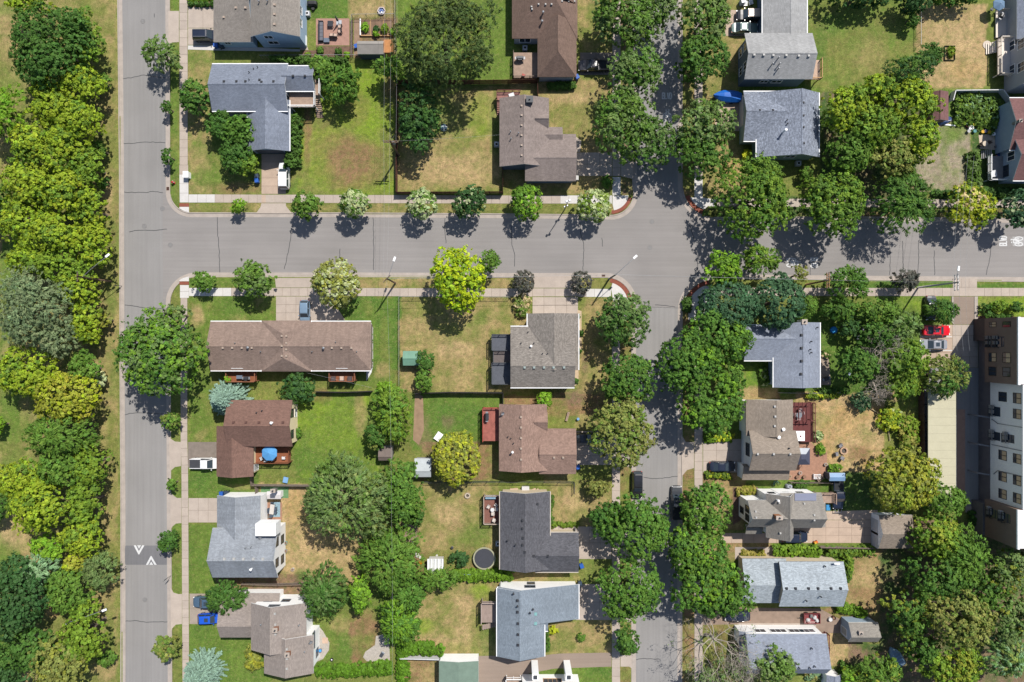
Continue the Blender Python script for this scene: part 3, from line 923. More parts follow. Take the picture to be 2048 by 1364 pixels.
def ground_mat():
 m, nt, b = base_mat('turf', 0.95, 0.0, 0.2)
 at = nd(nt, 'ShaderNodeAttribute', attribute_name='tint')
 geo = nd(nt, 'ShaderNodeNewGeometry')
 p = geo.outputs['Position']
 f1, _ = factor(nt, p, 1.3, 0.84, 1.16, 4.0)
 f2, raw = factor(nt, p, 5.5, 0.72, 1.28, 3.0)
 f3, _ = factor(nt, p, 1.0, 0.94, 1.06, 2.0, (1.4, 0.1, 1))
 col = at.outputs['Color']
 for sc_, lo, hi, amt, cc in ((2.3, .52, .74, .30, c(200, 174, 126)), (1.7, .48, .68, .42, c(92, 122, 46)), (7.0, .57, .72, .36, c(206, 186, 144)), (.45, .50, .68, .30, c(104, 134, 52))):
  n = nd(nt, 'ShaderNodeTexNoise')
  n.inputs['Scale'].default_value = sc_
  n.inputs['Detail'].default_value = 5.0
  of = nd(nt, 'ShaderNodeVectorMath', operation='ADD')
  of.inputs[1].default_value = (sc_ * 31, sc_ * 17, 0)
  nt.links.new(p, of.inputs[0])
  nt.links.new(of.outputs[0], n.inputs['Vector'])
  r = nd(nt, 'ShaderNodeMapRange')
  r.inputs[1].default_value, r.inputs[2].default_value, r.inputs[3].default_value, r.inputs[4].default_value = lo, hi, 0, amt
  nt.links.new(n.outputs['Fac'], r.inputs[0])
  mx = nd(nt, 'ShaderNodeMix', data_type='RGBA')
  nt.links.new(r.outputs[0], mx.inputs[0])
  nt.links.new(col, mx.inputs[6])
  mx.inputs[7].default_value = cc + (1,)
  col = mx.outputs[2]
 o = scaled(nt, scaled(nt, scaled(nt, col, f1), f2), f3)
 nt.links.new(o, b.inputs['Base Color'])
 bp = nd(nt, 'ShaderNodeBump')
 bp.inputs['Strength'].default_value = 0.6
 bp.inputs['Distance'].default_value = 0.08
 nt.links.new(raw, bp.inputs['Height'])
 nt.links.new(bp.outputs[0], b.inputs['Normal'])
 return m


g = link('ground', np_mesh('ground', verts, quads, cols, ground_mat()))
g['kind'] = 'structure'
# ------------------------------------------------------------------ houses
class House:
 def __init__(self, name, label, cat, cpx, roof, wall, trim=None, gutter=None, group='houses of the neighbourhood', ov=0.4):
  self.loc = (*P(*cpx), 0.0)
  self.root = thing(name, label, cat, self.loc, 0, group)
  self.roofm, self.wallm, self.trim, self.gut, self.ov = roof, wall, trim or TRIMW, gutter, ov
  self.planes = []
  self.walls = []

 def put(self, mb, name, mats, parent=None, smooth=False):
  if parent is None:
   return mb.build(name, mats, self.root, self.loc, smooth)
  return mb.build(name, mats, parent, self.loc, smooth)

 def wing(self, rect, ax, e, rise, hip=(0, 0), rp=0.5, e1=None, roof=None, wall=None, ov=None, cap=True, hipf=1.0, kind='gable', gut=None, walls=True):
  x0p, y0p, x1p, y1p = rect
  e1 = e if e1 is None else e1
  em = (e + e1) / 2
  X0, Y1 = P(x0p, y0p, em)
  X1, Y0 = P(x1p, y1p, em)
  ov = self.ov if ov is None else ov
  roofm = roof or self.roofm
  if ax == 'x':
   u0, u1, v0, v1 = X0, X1, Y0, Y1
   T = lambda u, v, z: (u, v, z)
  else:
   u0, u1, v0, v1 = Y0, Y1, X0, X1
   T = lambda u, v, z: (v, u, z)
  vr = v0 + (v1 - v0) * rp
  r = max(e, e1) + rise
  hl = (v1 - v0) / 2 * hipf
  a0, a1 = u0 + (hl if hip[0] else 0), u1 - (hl if hip[1] else 0)
  t = 0.16
  mb = MB()
  sl0, sl1 = math.hypot(vr - v0, r - e), math.hypot(v1 - vr, r - e1)
  oz = -0.002
  for dz, m in ((0, 0), (-t, 1)):
   mb.poly([T(u0, v0, e + dz), T(u1, v0, e + dz), T(a1, vr, r + dz), T(a0, vr, r + dz)], m, [(u0, 0), (u1, 0), (a1, sl0), (a0, sl0)])
   mb.poly([T(u1, v1, e1 + dz), T(u0, v1, e1 + dz), T(a0, vr, r + dz), T(a1, vr, r + dz)], m, [(u1, 0), (u0, 0), (a0, sl1), (a1, sl1)])
   if hip[0]:
    mb.poly([T(u0, v1, e1 + dz), T(u0, v0, e + dz), T(a0, vr, r + dz)], m, [(v1, 0), (v0, 0), (vr, hl * 1.15)])
   if hip[1]:
    mb.poly([T(u1, v0, e + dz), T(u1, v1, e1 + dz), T(a1, vr, r + dz)], m, [(v0, 0), (v1, 0), (vr, hl * 1.15)])
  edge = [(u0, v0, e), (u1, v0, e)] + ([] if hip[1] else [(a1, vr, r)]) + [(u1, v1, e1), (u0, v1, e1)] + ([] if hip[0] else [(a0, vr, r)])
  for (p, q) in zip(edge, edge[1:] + edge[:1]):
   mb.poly([T(*p[:2], p[2] - t), T(*q[:2], q[2] - t), T(*q), T(*p)], 1)
  rf = self.put(mb, 'roof', [roofm, self.trim])
  if cap:
   mc = MB()
   s0, s1 = (r - e) / max(.1, vr - v0), (r - e1) / max(.1, v1 - vr)
   w = 0.15
   mc.poly([T(a0, vr - w, r - w * s0 + .035), T(a1, vr - w, r - w * s0 + .035), T(a1, vr, r + .04), T(a0, vr, r + .04)], 0, [(a0, 0), (a1, 0), (a1, .15), (a0, .15)])
   mc.poly([T(a0, vr + w, r - w * s1 + .035), T(a1, vr + w, r - w * s1 + .035), T(a1, vr, r + .04), T(a0, vr, r + .04)], 0, [(a0, 0), (a1, 0), (a1, .15), (a0, .15)])
   self.put(mc, 'ridge_cap', roofm, rf)
  gm = gut or self.gut
  if gm:
   for v, z, sg in ((v0, e, -1), (v1, e1, 1)):
    mg = MB()
    p, q = T(u0, v + sg * .07, z - .06), T(u1, v + sg * .07, z - .06)
    mg.bar(p, q, .13, .11)
    self.put(mg, 'gutter', gm, rf)
  self.planes.append((X0, Y0, X1, Y1, ax, u0, u1, v0, v1, vr, e, e1, r, a0, a1))
  wm = wall or self.wallm
  if walls:
   uu0, uu1, vv0, vv1 = u0 + ov, u1 - ov, v0 + ov, v1 - ov
   k0, k1 = (r - e) / (vr - v0), (r - e1) / (v1 - vr)
   z0, z1 = e - t + k0 * ov - .01, e1 - t + k1 * ov - .01
   mw = MB()
   mw.poly([T(uu0, vv0, -.1), T(uu1, vv0, -.1), T(uu1, vv0, z0), T(uu0, vv0, z0)])
   mw.poly([T(uu1, vv1, -.1), T(uu0, vv1, -.1), T(uu0, vv1, z1), T(uu1, vv1, z1)])
   for uu, hp in ((uu0, hip[0]), (uu1, hip[1])):
    top = [T(uu, vv1, z1)] + ([] if hp else [T(uu, vr, r - t - .01)]) + [T(uu, vv0, z0)]
    mw.poly([T(uu, vv0, -.1), T(uu, vv1, -.1)] + top)
   self.put(mw, 'wall', wm)
   if ax == 'x':
    self.walls.append({'W': uu0, 'E': uu1, 'S': vv0, 'N': vv1})
   else:
    self.walls.append({'S': uu0, 'N': uu1, 'W': vv0, 'E': vv1})
  else:
   self.walls.append(None)
  return self

 def z(self, x, y):
  best = 0.0
  for (X0, Y0, X1, Y1, ax, u0, u1, v0, v1, vr, e, e1, r, a0, a1) in self.planes:
   if X0 - .05 <= x <= X1 + .05 and Y0 - .05 <= y <= Y1 + .05:
    u, v = (x, y) if ax == 'x' else (y, x)
    q = e + (r - e) * (v - v0) / (vr - v0) if v < vr else e1 + (r - e1) * (v1 - v) / (v1 - vr)
    if u < a0:
     q = min(q, e + (r - e) * (u - u0) / max(.1, a0 - u0))
    if u > a1:
     q = min(q, e + (r - e) * (u1 - u) / max(.1, u1 - a1))
    best = max(best, q)
  return best

 def on_roof(self, px, py):
  z = 4.0
  for _ in range(5):
   x, y = P(px, py, z)
   z = self.z(x, y) or z
  return x, y, z

 def vents(self, pts, mat, s=0.24, h=0.22):
  for px, py in pts:
   x, y, z = self.on_roof(px, py)
   mb = MB()
   mb.box(x - s, y - s, z - .25, x + s, y + s, z + h * .6)
   mb.box(x - s * .8, y - s * .8, z + h * .6, x + s * .8, y + s * .8, z + h)
   self.put(mb, 'roof_vent', mat)
  return self

 def pipes(self, pts, mat, r=0.07, h=0.6):
  for px, py in pts:
   x, y, z = self.on_roof(px, py)
   mb = MB()
   mb.cyl(x, y, z - .2, z + h, r, n=8)
   mb.cyl(x, y, z + h, z + h + .08, r * 1.7, r * .6, n=8)
   self.put(mb, 'vent_pipe', mat)
  return self

 def chimney(self, px, py, lx, ly, h, mat, capm=None):
  x, y, z = self.on_roof(px, py)
  mb = MB()
  mb.box(x - lx / 2, y - ly / 2, z - 1.0, x + lx / 2, y + ly / 2, z + h)
  ch = self.put(mb, 'chimney', mat)
  mb = MB()
  mb.box(x - lx / 2 - .07, y - ly / 2 - .07, z + h, x + lx / 2 + .07, y + ly / 2 + .07, z + h + .1)
  self.put(mb, 'chimney_cap', capm or CONC, ch)
  mb = MB()
  mb.cyl(x, y, z + h + .1, z + h + .4, .14, .12, 8)
  self.put(mb, 'flue', DARKM, ch)
  return self

 def dish(self, px, py):
  x, y, z = self.on_roof(px, py)
  mb = MB()
  mb.tube([(x, y, z - .1), (x, y, z + .5), (x + .1, y - .15, z + .7)], .035, 5)
  st = self.put(mb, 'dish_mount', GREYM)
  mb = MB()
  cc, n = Vector((x + .14, y - .2, z + .75)), Vector((.5, -.5, .7)).normalized()
  a = n.cross(Vector((0, 0, 1))).normalized()
  b = n.cross(a)
  rings = [[cc + n * (.16 * (q * q)) + (a * math.cos(6.2832 * i / 12) + b * math.sin(6.2832 * i / 12)) * (.34 * q) for i in range(12)] for q in (.05, .5, 1)]
  for r0, r1 in zip(rings, rings[1:]):
   for i in range(12):
    mb.poly([r0[i], r0[(i + 1) % 12], r1[(i + 1) % 12], r1[i]])
  self.put(mb, 'satellite_dish', GREYM, st)
  return self

 def win(self, wi, side, at, zc, w, h, frame=None, cols=2, glassm=None, door=False):
  """A window (or door) on a wall of wing wi; at = position along the wall in photograph pixels."""
  pl = self.walls[wi][side]
  ns = side in 'NS'
  k = (H - zc) / H / S
  ctr = (at - CX) * k if ns else (CY - at) * k
  sg = 1 if side in 'NE' else -1
  # T(along, out, z)
  T = (lambda a, o, z: (a, pl + sg * o, z)) if ns else (lambda a, o, z: (pl + sg * o, a, z))
  fm = frame or TRIMW

  def bx(mb, a0, a1, o0, o1, z0, z1):
   p = [T(a0, o0, z0), T(a1, o0, z0), T(a1, o1, z0), T(a0, o1, z0)]
   mb.hexa(p + [(x, y, z1) for x, y, _ in p])
  mb = MB()
  a0, a1, z0, z1, f = ctr - w / 2, ctr + w / 2, zc - h / 2, zc + h / 2, .09
  bx(mb, a0 - f, a1 + f, .0, .06, z1, z1 + f)
  bx(mb, a0 - f, a1 + f, .0, .09, z0 - f, z0)
  bx(mb, a0 - f, a0, .0, .06, z0, z1)
  bx(mb, a1, a1 + f, .0, .06, z0, z1)
  for i in range(1, cols):
   q = a0 + (a1 - a0) * i / cols
   bx(mb, q - .035, q + .035, .0, .05, z0, z1)
  fr = self.put(mb, 'door_frame' if door else 'window', fm)
  mb = MB()
  bx(mb, a0, a1, .004, .022, z0, z1)
  self.put(mb, 'door' if door else 'pane', glassm or GLASS, fr)
  return self

 def garage_door(self, wi, side, at, w, mat, h=2.2):
  pl = self.walls[wi][side]
  ns = side in 'NS'
  k = (H - 1) / H / S
  ctr = (at - CX) * k if ns else (CY - at) * k
  sg = 1 if side in 'NE' else -1
  root = None
  for i in range(4):
   mb = MB()
   z0, z1 = .03 + i * h / 4, .03 + (i + 1) * h / 4 - .03
   o0, o1 = pl, pl + sg * .05
   if ns:
    mb.box(ctr - w / 2, min(o0, o1), z0, ctr + w / 2, max(o0, o1), z1)
   else:
    mb.box(min(o0, o1), ctr - w / 2, z0, max(o0, o1), ctr + w / 2, z1)
   if root is None:
    root = self.put(mb, 'garage_door', mat)
   else:
    self.put(mb, 'door_panel', mat, root)
  return self

 def deck(self, rect, z, mat, railm, sides='WS', along='x', stairs=None, bw=0.145, open_rail=True, poly=None):
  X0, Y1 = P(rect[0], rect[1], z)
  X1, Y0 = P(rect[2], rect[3], z)
  mb = MB()
  if along == 'x':
   n = max(2, int((Y1 - Y0) / bw))
   for i in range(n):
    y = Y0 + i * (Y1 - Y0) / n
    mb.box(X0, y, z - .05, X1, y + (Y1 - Y0) / n - .012, z)
  else:
   n = max(2, int((X1 - X0) / bw))
   for i in range(n):
    x = X0 + i * (X1 - X0) / n
    mb.box(x, Y0, z - .05, x + (X1 - X0) / n - .012, Y1, z)
  mb.box(X0 + .03, Y0 + .03, z - .25, X1 - .03, Y1 - .03, z - .055)
  dk = self.put(mb, 'deck', mat)
  for x, y in ((X0 + .1, Y0 + .1), (X1 - .1, Y0 + .1), (X0 + .1, Y1 - .1), (X1 - .1, Y1 - .1)):
   mb = MB()
   mb.box(x - .07, y - .07, -.1, x + .07, y + .07, z - .25)
   self.put(mb, 'post', railm, dk)
  segs = {'W': ((X0, Y0), (X0, Y1)), 'E': ((X1, Y0), (X1, Y1)), 'S': ((X0, Y0), (X1, Y0)), 'N': ((X0, Y1), (X1, Y1))}
  for sd in sides:
   (ax, ay), (bx_, by) = segs[sd]
   mb = MB()
   rail_mesh(mb, (ax, ay), (bx_, by), z)
   self.put(mb, 'railing', railm, dk)
  if stairs:
   (sx0, sy0, sx1, sy1, d) = stairs
   A, B = P(sx0, sy0, z / 2), P(sx1, sy1, z / 2)
   x0, x1, y0, y1 = min(A[0], B[0]), max(A[0], B[0]), min(A[1], B[1]), max(A[1], B[1])
   n = max(3, int(z / .19))
   for i in range(n):
    zz = z * (1 - (i + 1) / (n + 1))
    mb = MB()
    f0, f1 = i / n, (i + .92) / n
    if d == 'S':
     mb.box(x0, y1 - (y1 - y0) * f1, zz - .05, x1, y1 - (y1 - y0) * f0, zz)
    elif d == 'N':
     mb.box(x0, y0 + (y1 - y0) * f0, zz - .05, x1, y0 + (y1 - y0) * f1, zz)
    elif d == 'W':
     mb.box(x1 - (x1 - x0) * f1, y0, zz - .05, x1 - (x1 - x0) * f0, y1, zz)
    else:
     mb.box(x0 + (x1 - x0) * f0, y0, zz - .05, x0 + (x1 - x0) * f1, y1, zz)
    self.put(mb, 'step', mat, dk)
  return self

 def box_part(self, name, rect, z0, z1, mat, parent=None):
  X0, Y1 = P(rect[0], rect[1], z1)
  X1, Y0 = P(rect[2], rect[3], z1)
  mb = MB()
  mb.box(X0, Y0, z0, X1, Y1, z1)
  return self.put(mb, name, mat, parent)

 def ac(self, px, py):
  X, Y = P(px, py, .8)
  mb = MB()
  mb.box(X - .42, Y - .42, 0, X + .42, Y + .42, .78)
  a = self.put(mb, 'air_conditioner', M('unit_grey', c(205, 208, 212), .6, .05, 2))
  mb = MB()
  mb.ring(.24, .30, .785, .81, 16, 0, X, Y)
  self.put(mb, 'fan_guard', WHITEP, a)
  mb = MB()
  mb.cyl(X, Y, .78, .79, .235, n=14)
  self.put(mb, 'fan', BLACKM, a)
  return self


def rail_mesh(mb, a, b, z, h=0.95, sp=0.16, post=1.5):
 a, b = Vector(a), Vector(b)
 L = (b - a).length
 rot = math.atan2((b - a).y, (b - a).x)
 mid = (a + b) / 2
 mb.obox(mid.x, mid.y, z + h - .06, L, .11, z + h, rot)
 mb.obox(mid.x, mid.y, z + .1, L, .05, z + .15, rot)
 n = max(2, int(L / sp))
 for i in range(n + 1):
  p = a + (b - a) * i / n
  w = .035
  mb.obox(p.x, p.y, z + .12, w, w, z + h - .06, rot)
 n = max(1, round(L / post))
 for i in range(n + 1):
  p = a + (b - a) * i / n
  mb.obox(p.x, p.y, z - .2, .1, .1, z + h + .05, rot)


R_TAN = shingle('tan_shingle', c(162, 154, 146))
R_BLUE = shingle('blue_grey_shingle', c(142, 150, 166), .12)
R_BRN = shingle('brown_shingle', c(142, 118, 106), .12)
R_TAUPE = shingle('taupe_shingle', c(160, 146, 140), .12)
R_GREY = shingle('pale_grey_shingle', c(184, 184, 184), .06, .10)
R_MOT = shingle('mottled_grey_shingle', c(152, 160, 176), .30, .05, .25)
R_DUP = shingle('pink_brown_shingle', c(162, 140, 128), .10, .12)
R_WARM = shingle('warm_grey_shingle', c(158, 150, 142), .20, .06, .2)
R_ROSE = shingle('rose_shingle', c(172, 142, 128), .14, .06, .16)
R_CHAR = shingle('charcoal_shingle', c(108, 108, 114), .16, .06, .2)
R_SLATE = shingle('slate_blue_shingle', c(150, 162, 174), .10, .08)
R_MAR = shingle('maroon_brown_shingle', c(142, 110, 98), .12)
R_LTGR = shingle('light_grey_shingle', c(166, 172, 180), .10, .14)
R_STONE = shingle('stone_grey_shingle', c(172, 160, 152), .08)
R_SAND = shingle('sandy_shingle', c(168, 154, 140), .10)
R_ASH = shingle('ash_grey_shingle', c(164, 158, 150), .08)
R_PALE = shingle('pale_blue_grey_shingle', c(188, 198, 206), .16, .06, .18)
R_BLU2 = shingle('dusk_blue_shingle', c(160, 168, 184), .10)
R_GRN = M('green_roll_roofing', c(134, 156, 140), .9, .08, 1.0)
R_RED = shingle('red_brown_shingle', c(142, 104, 102), .10)
WBLUE = M('pale_blue_siding', c(160, 182, 204, 1.25), .8, .05, 1)
WDARK = M('slate_siding', c(92, 108, 128, 1.25), .8, .06, 1)
WGREY = M('grey_siding', c(168, 170, 176, 1.25), .8, .05, 1)
WWHITE = M('white_siding', c(246, 246, 246, 1.25), .75, .03, 1, fine=.02)
WCREAM = M('cream_siding', c(238, 220, 184, 1.25), .8, .05, 1)
WTAN = M('tan_siding', c(206, 190, 164, 1.25), .8, .05, 1)
WBGREY = M('blue_grey_siding', c(150, 168, 186, 1.25), .8, .05, 1)
WGREEN = M('grey_green_siding', c(140, 162, 156, 1.25), .8, .05, 1)
WBROWN = M('brown_siding', c(120, 100, 86, 1.25), .8, .08, 1)
VT_L = M('pale_vent', c(206, 204, 200), .6, .05, 2)
VT_D = M('dark_vent', c(62, 64, 70), .6, .05, 2)
VT_B = M('tan_vent', c(196, 176, 160), .6, .05, 2)
D_GREY = M('grey_decking', c(108, 112, 122), .85, .10, 2, fine=.12)
D_WOOD = M('weathered_decking', c(190, 164, 146), .9, .14, 1.4, fine=.14)
D_RED = M('red_decking', c(184, 112, 100), .85, .18, 1.6, fine=.16)
D_BRN = M('russet_decking', c(168, 104, 72), .85, .12, 2, fine=.1)
D_PALE = M('pale_decking', c(228, 196, 172), .85, .08, 2)
D_MAR = M('maroon_stain', c(122, 66, 64), .8, .12, 2)
WOODL = M('fresh_timber', c(222, 178, 128), .85, .10, 2)
WHEELY = M('white_garage_door', c(232, 232, 234), .6, .04, 1)
DARKDOOR = M('grey_garage_door', c(120, 124, 134), .6, .04, 1)

h = House('house', 'tan roofed house with pale blue gable and dark car in its drive', 'house', (520, 30), R_TAN, WBLUE)
h.wing((427, -62, 506, 84), 'x', 3.1, 2.0, (1, 0)).wing((501, -110, 600, 73), 'y', 5.2, 2.0)
h.vents([(472, 16), (491, 16), (448, 35), (549, 10), (549, 29), (549, 49)], VT_B, .2).pipes([(519, 4), (536, 3)], GREYM, .1, .5)
h.win(1, 'S', 537, 4.1, 1.3, 1.0).win(1, 'S', 547, 2.0, 1.6, 1.1).win(1, 'E', 20, 3.6, 1.2, 1.2).win(1, 'E', 45, 3.6, 1.2, 1.2).win(0, 'S', 455, 1.9, .9, .9)
h.garage_door(0, 'W', 50, 4.9, WHEELY)
h.ac(614, 26)
h = House('house', 'blue grey roofed house with a railed porch and shrubs around its garage', 'house', (500, 180), R_BLUE, WBGREY, gutter=TRIMW)
h.wing((424, 128, 576, 222), 'x', 3.7, 1.7).wing((495, 200, 579, 302), 'y', 3.0, 1.5).wing((568, 132, 629, 182), 'x', 3.6, 1.3)
h.vents([(448, 163), (473, 163), (491, 163), (519, 160), (523, 164), (547, 163), (586, 152), (610, 152)], VT_D, .18).pipes([(499, 145), (508, 138), (516, 135), (499, 160)], VT_D, .06, .4)
h.deck((579, 181, 631, 214), 2.6, D_WOOD, TRIMW, 'SE', 'x').deck((630, 146, 641, 190), 2.6, D_WOOD, TRIMW, 'E', 'y', stairs=(630, 190, 643, 231, 'S'))
h.garage_door(1, 'S', 541, 4.6, DARKDOOR).win(0, 'S', 452, 2.2, 1.5, 1.1).win(0, 'E', 200, 3.0, 1.8, 1.9)
h = House('house', 'brown hip roofed house with a plank deck by its west side', 'house', (1090, 60), R_BRN, WGREY, TRIMB)
h.wing((1024, -56, 1155, 77), 'x', 3.1, 3.0, (1, 1), hipf=.72).wing((1075, 44, 1153, 154), 'y', 3.05, 2.6, (1, 0))
h.wing((1098, -90, 1155, 10), 'y', 3.0, 2.6, (0, 1), walls=False)
h.pipes([(1086, 27), (1084, 45)], GREYM, .12, .7).vents([(1063, 14), (1064, 19), (1077, 9), (1091, 9), (1103, 9), (1124, 3), (1137, 3), (1149, 3)], VT_L, .14)
h.deck((1027, 105, 1076, 156), .7, D_WOOD, TRIMB, 'WS', 'y').win(0, 'S', 1050, 1.8, 1.8, 1.9, TRIMW)
h.ac(1050, 95)
h = House('house', 'taupe gabled corner house with dark slate walls and a brown fenced yard', 'house', (1070, 280), R_TAUPE, WDARK)
h.wing((999, 196, 1098, 333), 'y', 3.7, 1.7, rp=.495).wing((1050, 268, 1152, 362), 'x', 3.3, 1.5, rp=.45).wing((1070, 225, 1097, 257), 'x', 3.75, 1.2, walls=False).wing((1060, 254, 1125, 290), 'x', 3.25, .8, walls=False, cap=False)
h.vents([(1043, 212), (1043, 231), (1043, 251), (1043, 271), (1043, 291), (1043, 311)], VT_B, .17).pipes([(1021, 264), (1037, 267), (1022, 278)], GREYM, .08, .5)
h.chimney(1059, 202, 1.0, .9, .8, M('dark_chase', c(84, 92, 104), .8, .08, 1), DARKM)
h.win(0, 'S', 1070, 2.6, 1.2, .7).win(0, 'S', 1069, 1.2, 1.4, .8).garage_door(1, 'E', 325, 4.9, WHEELY)
h.deck((994, 184, 1040, 200), 1.6, M('mauve_decking', c(180, 130, 122), .85, .12, 2), D_MAR, 'NW', 'x', stairs=(994, 200, 1001, 228, 'S'))
h.ac(993, 288)
h = House('house', 'pale grey roofed two part house with dark slate walls and blond deck', 'house', (1550, 90), R_GREY, WDARK)
h.wing((1525, -90, 1614, 80), 'y', 3.6, 1.4, rp=.57, gut=TRIMW).wing((1489, 66, 1625, 158), 'x', 4.9, 1.9, rp=.46, ov=.55)
h.vents([(1508, 110), (1527, 110), (1546, 111), (1572, 111), (1597, 112), (1617, 112)], VT_L, .2).pipes([(1555, 118), (1555, 139), (1543, 130), (1557, 130)], GREYM, .09, .8)
h.deck((1600, 120, 1640, 159), 2.0, D_PALE, WOODL, 'ES', 'y')
for at, z in ((94, 3.6), (132, 3.6), (106, 1.4), (143, 1.4)):
 h.win(1, 'W', at, z, 1.2, 1.3)
h.win(1, 'S', 1528, 2.4, 1.2, 1.0).win(1, 'S', 1553, 2.4, 1.6, 1.0)
h = House('house', 'mottled blue grey roofed house beside the boat under a blue tarp', 'house', (1565, 250), R_MOT, WGREEN, gutter=TRIMW)
h.wing((1487, 183, 1566, 282), 'x', 3.3, 1.5, rp=.55).wing((1513, 185, 1638, 314), 'y', 3.4, 1.9, rp=.66)
h.vents([(1520, 220), (1546, 220), (1607, 205), (1607, 231), (1607, 254), (1608, 286)], VT_D, .15).pipes([(1565, 265)], WHITEP, .14, 1.6).pipes([(1573, 241), (1574, 248), (1525, 303)], VT_D, .07, .4)
h.win(1, 'S', 1580, 2.2, 1.6, 1.2).garage_door(0, 'W', 225, 4.9, WHEELY)
h.ac(1598, 326)
h = House('house', 'long low duplex with a pink brown roof and two rear decks', 'house', (582, 692), R_DUP, WBROWN, gutter=TRIMW)
h.wing((421, 643, 742, 741), 'x', 3.3, 1.7, (0, 1), hipf=.8).wing((523, 641, 622, 743), 'y', 3.34, 1.62, (1, 1), hipf=.55)
h.vents([(446, 696), (465, 696), (484, 696), (504, 696), (664, 696), (683, 696), (703, 696), (564, 672), (573, 672), (573, 686), (564, 692), (573, 699), (564, 712), (573, 712)], VT_B, .17)
h.pipes([(497, 695), (648, 696)], GREYM, .13, .5).pipes([(471, 686), (522, 703), (625, 703), (672, 684), (714, 703)], GREYM, .06, .35)
h.deck((456, 735, 513, 763), 1.7, D_BRN, M('russet_rail', c(170, 112, 84), .85, .1, 2), 'WES', 'x').deck((661, 735, 711, 762), 1.7, D_BRN, M('russet_rail', c(170, 112, 84), .85, .1, 2), 'WES', 'x')
for at in (478, 686):
 h.win(0, 'S', at, 2.7, 1.8, 1.5, TRIMW)
h.win(0, 'N', 475, 1.8, 1.6, 1.2).garage_door(0, 'N', 580, 4.8, WHEELY).garage_door(0, 'N', 640, 4.8, WHEELY)
h = House('house', 'warm grey L shaped house with a railed two bay grey deck', 'house', (1090, 700), R_WARM, WTAN, gutter=TRIMW)
h.wing((1055, 627, 1157, 740), 'y', 3.4, 1.7, rp=.51).wing((1021, 653, 1149, 775), 'x', 3.45, 1.75, rp=.36)
h.vents([(1049, 735), (1068, 735), (1088, 735), (1107, 735), (1128, 735)], M('green_grey_vent', c(170, 184, 180), .6, .05, 2), .2).pipes([(1062, 692)], WHITEP, .12, .6).pipes([(1042, 686), (1068, 686), (1085, 707), (1095, 707), (1056, 664)], VT_D, .07, .35)
h.deck((984, 669, 1030, 701), 1.8, D_GREY, DARKM, 'WNS', 'x').deck((987, 701.3, 1030, 725), 1.5, M('taupe_decking', c(128, 118, 116), .85, .1, 2), DARKM, 'W', 'y').deck((984, 725.3, 1030, 768), 1.8, D_GREY, DARKM, 'WNS', 'x')
h.garage_door(0, 'N', 1110, 5.0, WHEELY).win(1, 'S', 1060, 2.2, 1.4, 1.1)
h = House('house', 'rose brown roofed house with a weathered red deck', 'house', (1070, 880), R_ROSE, WTAN, TRIMB)
h.wing((998, 808, 1094, 942), 'y', 3.5, 1.5, rp=.47).wing((1078, 857, 1152, 948), 'x', 3.2, 1.3, rp=.46).wing((1068, 824, 1095, 862), 'x', 3.52, 1.0, walls=False)
h.vents([(1042, 834), (1042, 855), (1042, 876), (1042, 897), (1042, 919), (1108, 915), (1126, 915)], VT_B, .18).pipes([(1025, 903)], WHITEP, .12, .9).pipes([(1016, 873), (1022, 876), (1027, 886)], VT_D, .07, .35)
h.deck((966, 815, 1004, 882), 1.6, D_RED, M('red_rail', c(190, 90, 80), .85, .14, 2), 'WN', 'x').dish(1003, 823).garage_door(1, 'E', 900, 4.9, WHEELY)
h = House('house', 'charcoal roofed L shaped house next to the round trampoline', 'house', (1060, 1070), R_CHAR, WTAN, gutter=M('cream_gutter', c(226, 214, 198), .6, .05, 1))
h.wing((1000, 983, 1100, 1139), 'y', 3.5, 1.7, rp=.5).wing((1070, 1065, 1157, 1144), 'x', 3.3, 1.45, rp=.48)
h.vents([(1045, 1057), (1046, 1076), (1045, 1090), (1050, 1104), (1067, 1112), (1096, 1112), (1045, 1041), (1075, 1008)], VT_D, .18).pipes([(1031, 1089), (1015, 1080)], VT_D, .09, .5)
h.deck((968, 990, 1004, 1046), 1.2, M('plum_decking', c(150, 104, 92), .85, .12, 2), M('cream_rail', c(214, 196, 180), .8, .08, 2), 'WNS', 'x').garage_door(1, 'E', 1085, 4.9, WHEELY)
h.ac(996, 1088)
h = House('house', 'slate blue roofed house with bright white north wall and drooping garage roof', 'house', (1060, 1230), R_SLATE, WWHITE, gutter=TRIMW)
h.wing((994, 1176, 1089, 1313), 'y', 3.8, 1.7, rp=.48).wing((996, 1171, 1158, 1241), 'y', 3.75, 1.75, rp=.28, e1=2.6).wing((1060, 1225, 1096, 1262), 'x', 3.4, .5, walls=False, cap=False)
h.vents([(1035, 1201), (1035, 1224), (1036, 1247), (1036, 1269), (1036, 1290)], VT_D, .2).pipes([(1027, 1186), (1035, 1211), (1066, 1217), (1060, 1224)], VT_D, .1, .5)
h.vents([(1071, 1228), (1071, 1247)], M('skylight_glass', c(150, 200, 200), .2, .05, 2), .26, .1)
h.deck((963, 1203, 1000, 1245), 1.8, M('taupe_boards', c(178, 158, 148), .85, .1, 2), M('taupe_rail', c(196, 178, 168), .8, .08, 2), 'WN', 'x', stairs=(965, 1246, 998, 1256, 'E'))
for at, z, w in ((1017, 2.6, 1.1), (1060, 2.6, 1.7), (1018, 1.0, .9), (1062, 1.0, 1.2)):
 h.win(0 if at < 1030 else 1, 'N', at, z, w, 1.0, M('grey_frame', c(120, 126, 134), .6, .05, 2))
h.garage_door(1, 'E', 1206, 4.9, WHEELY)
h = House('garage', 'green roofed white garage at the end of the brown asphalt drive', 'garage', (918, 1370), R_GRN, WWHITE, gutter=None, group=None, ov=.12)
h.wing((878, 1322, 957, 1440), 'y', 3.0, .45, cap=False)
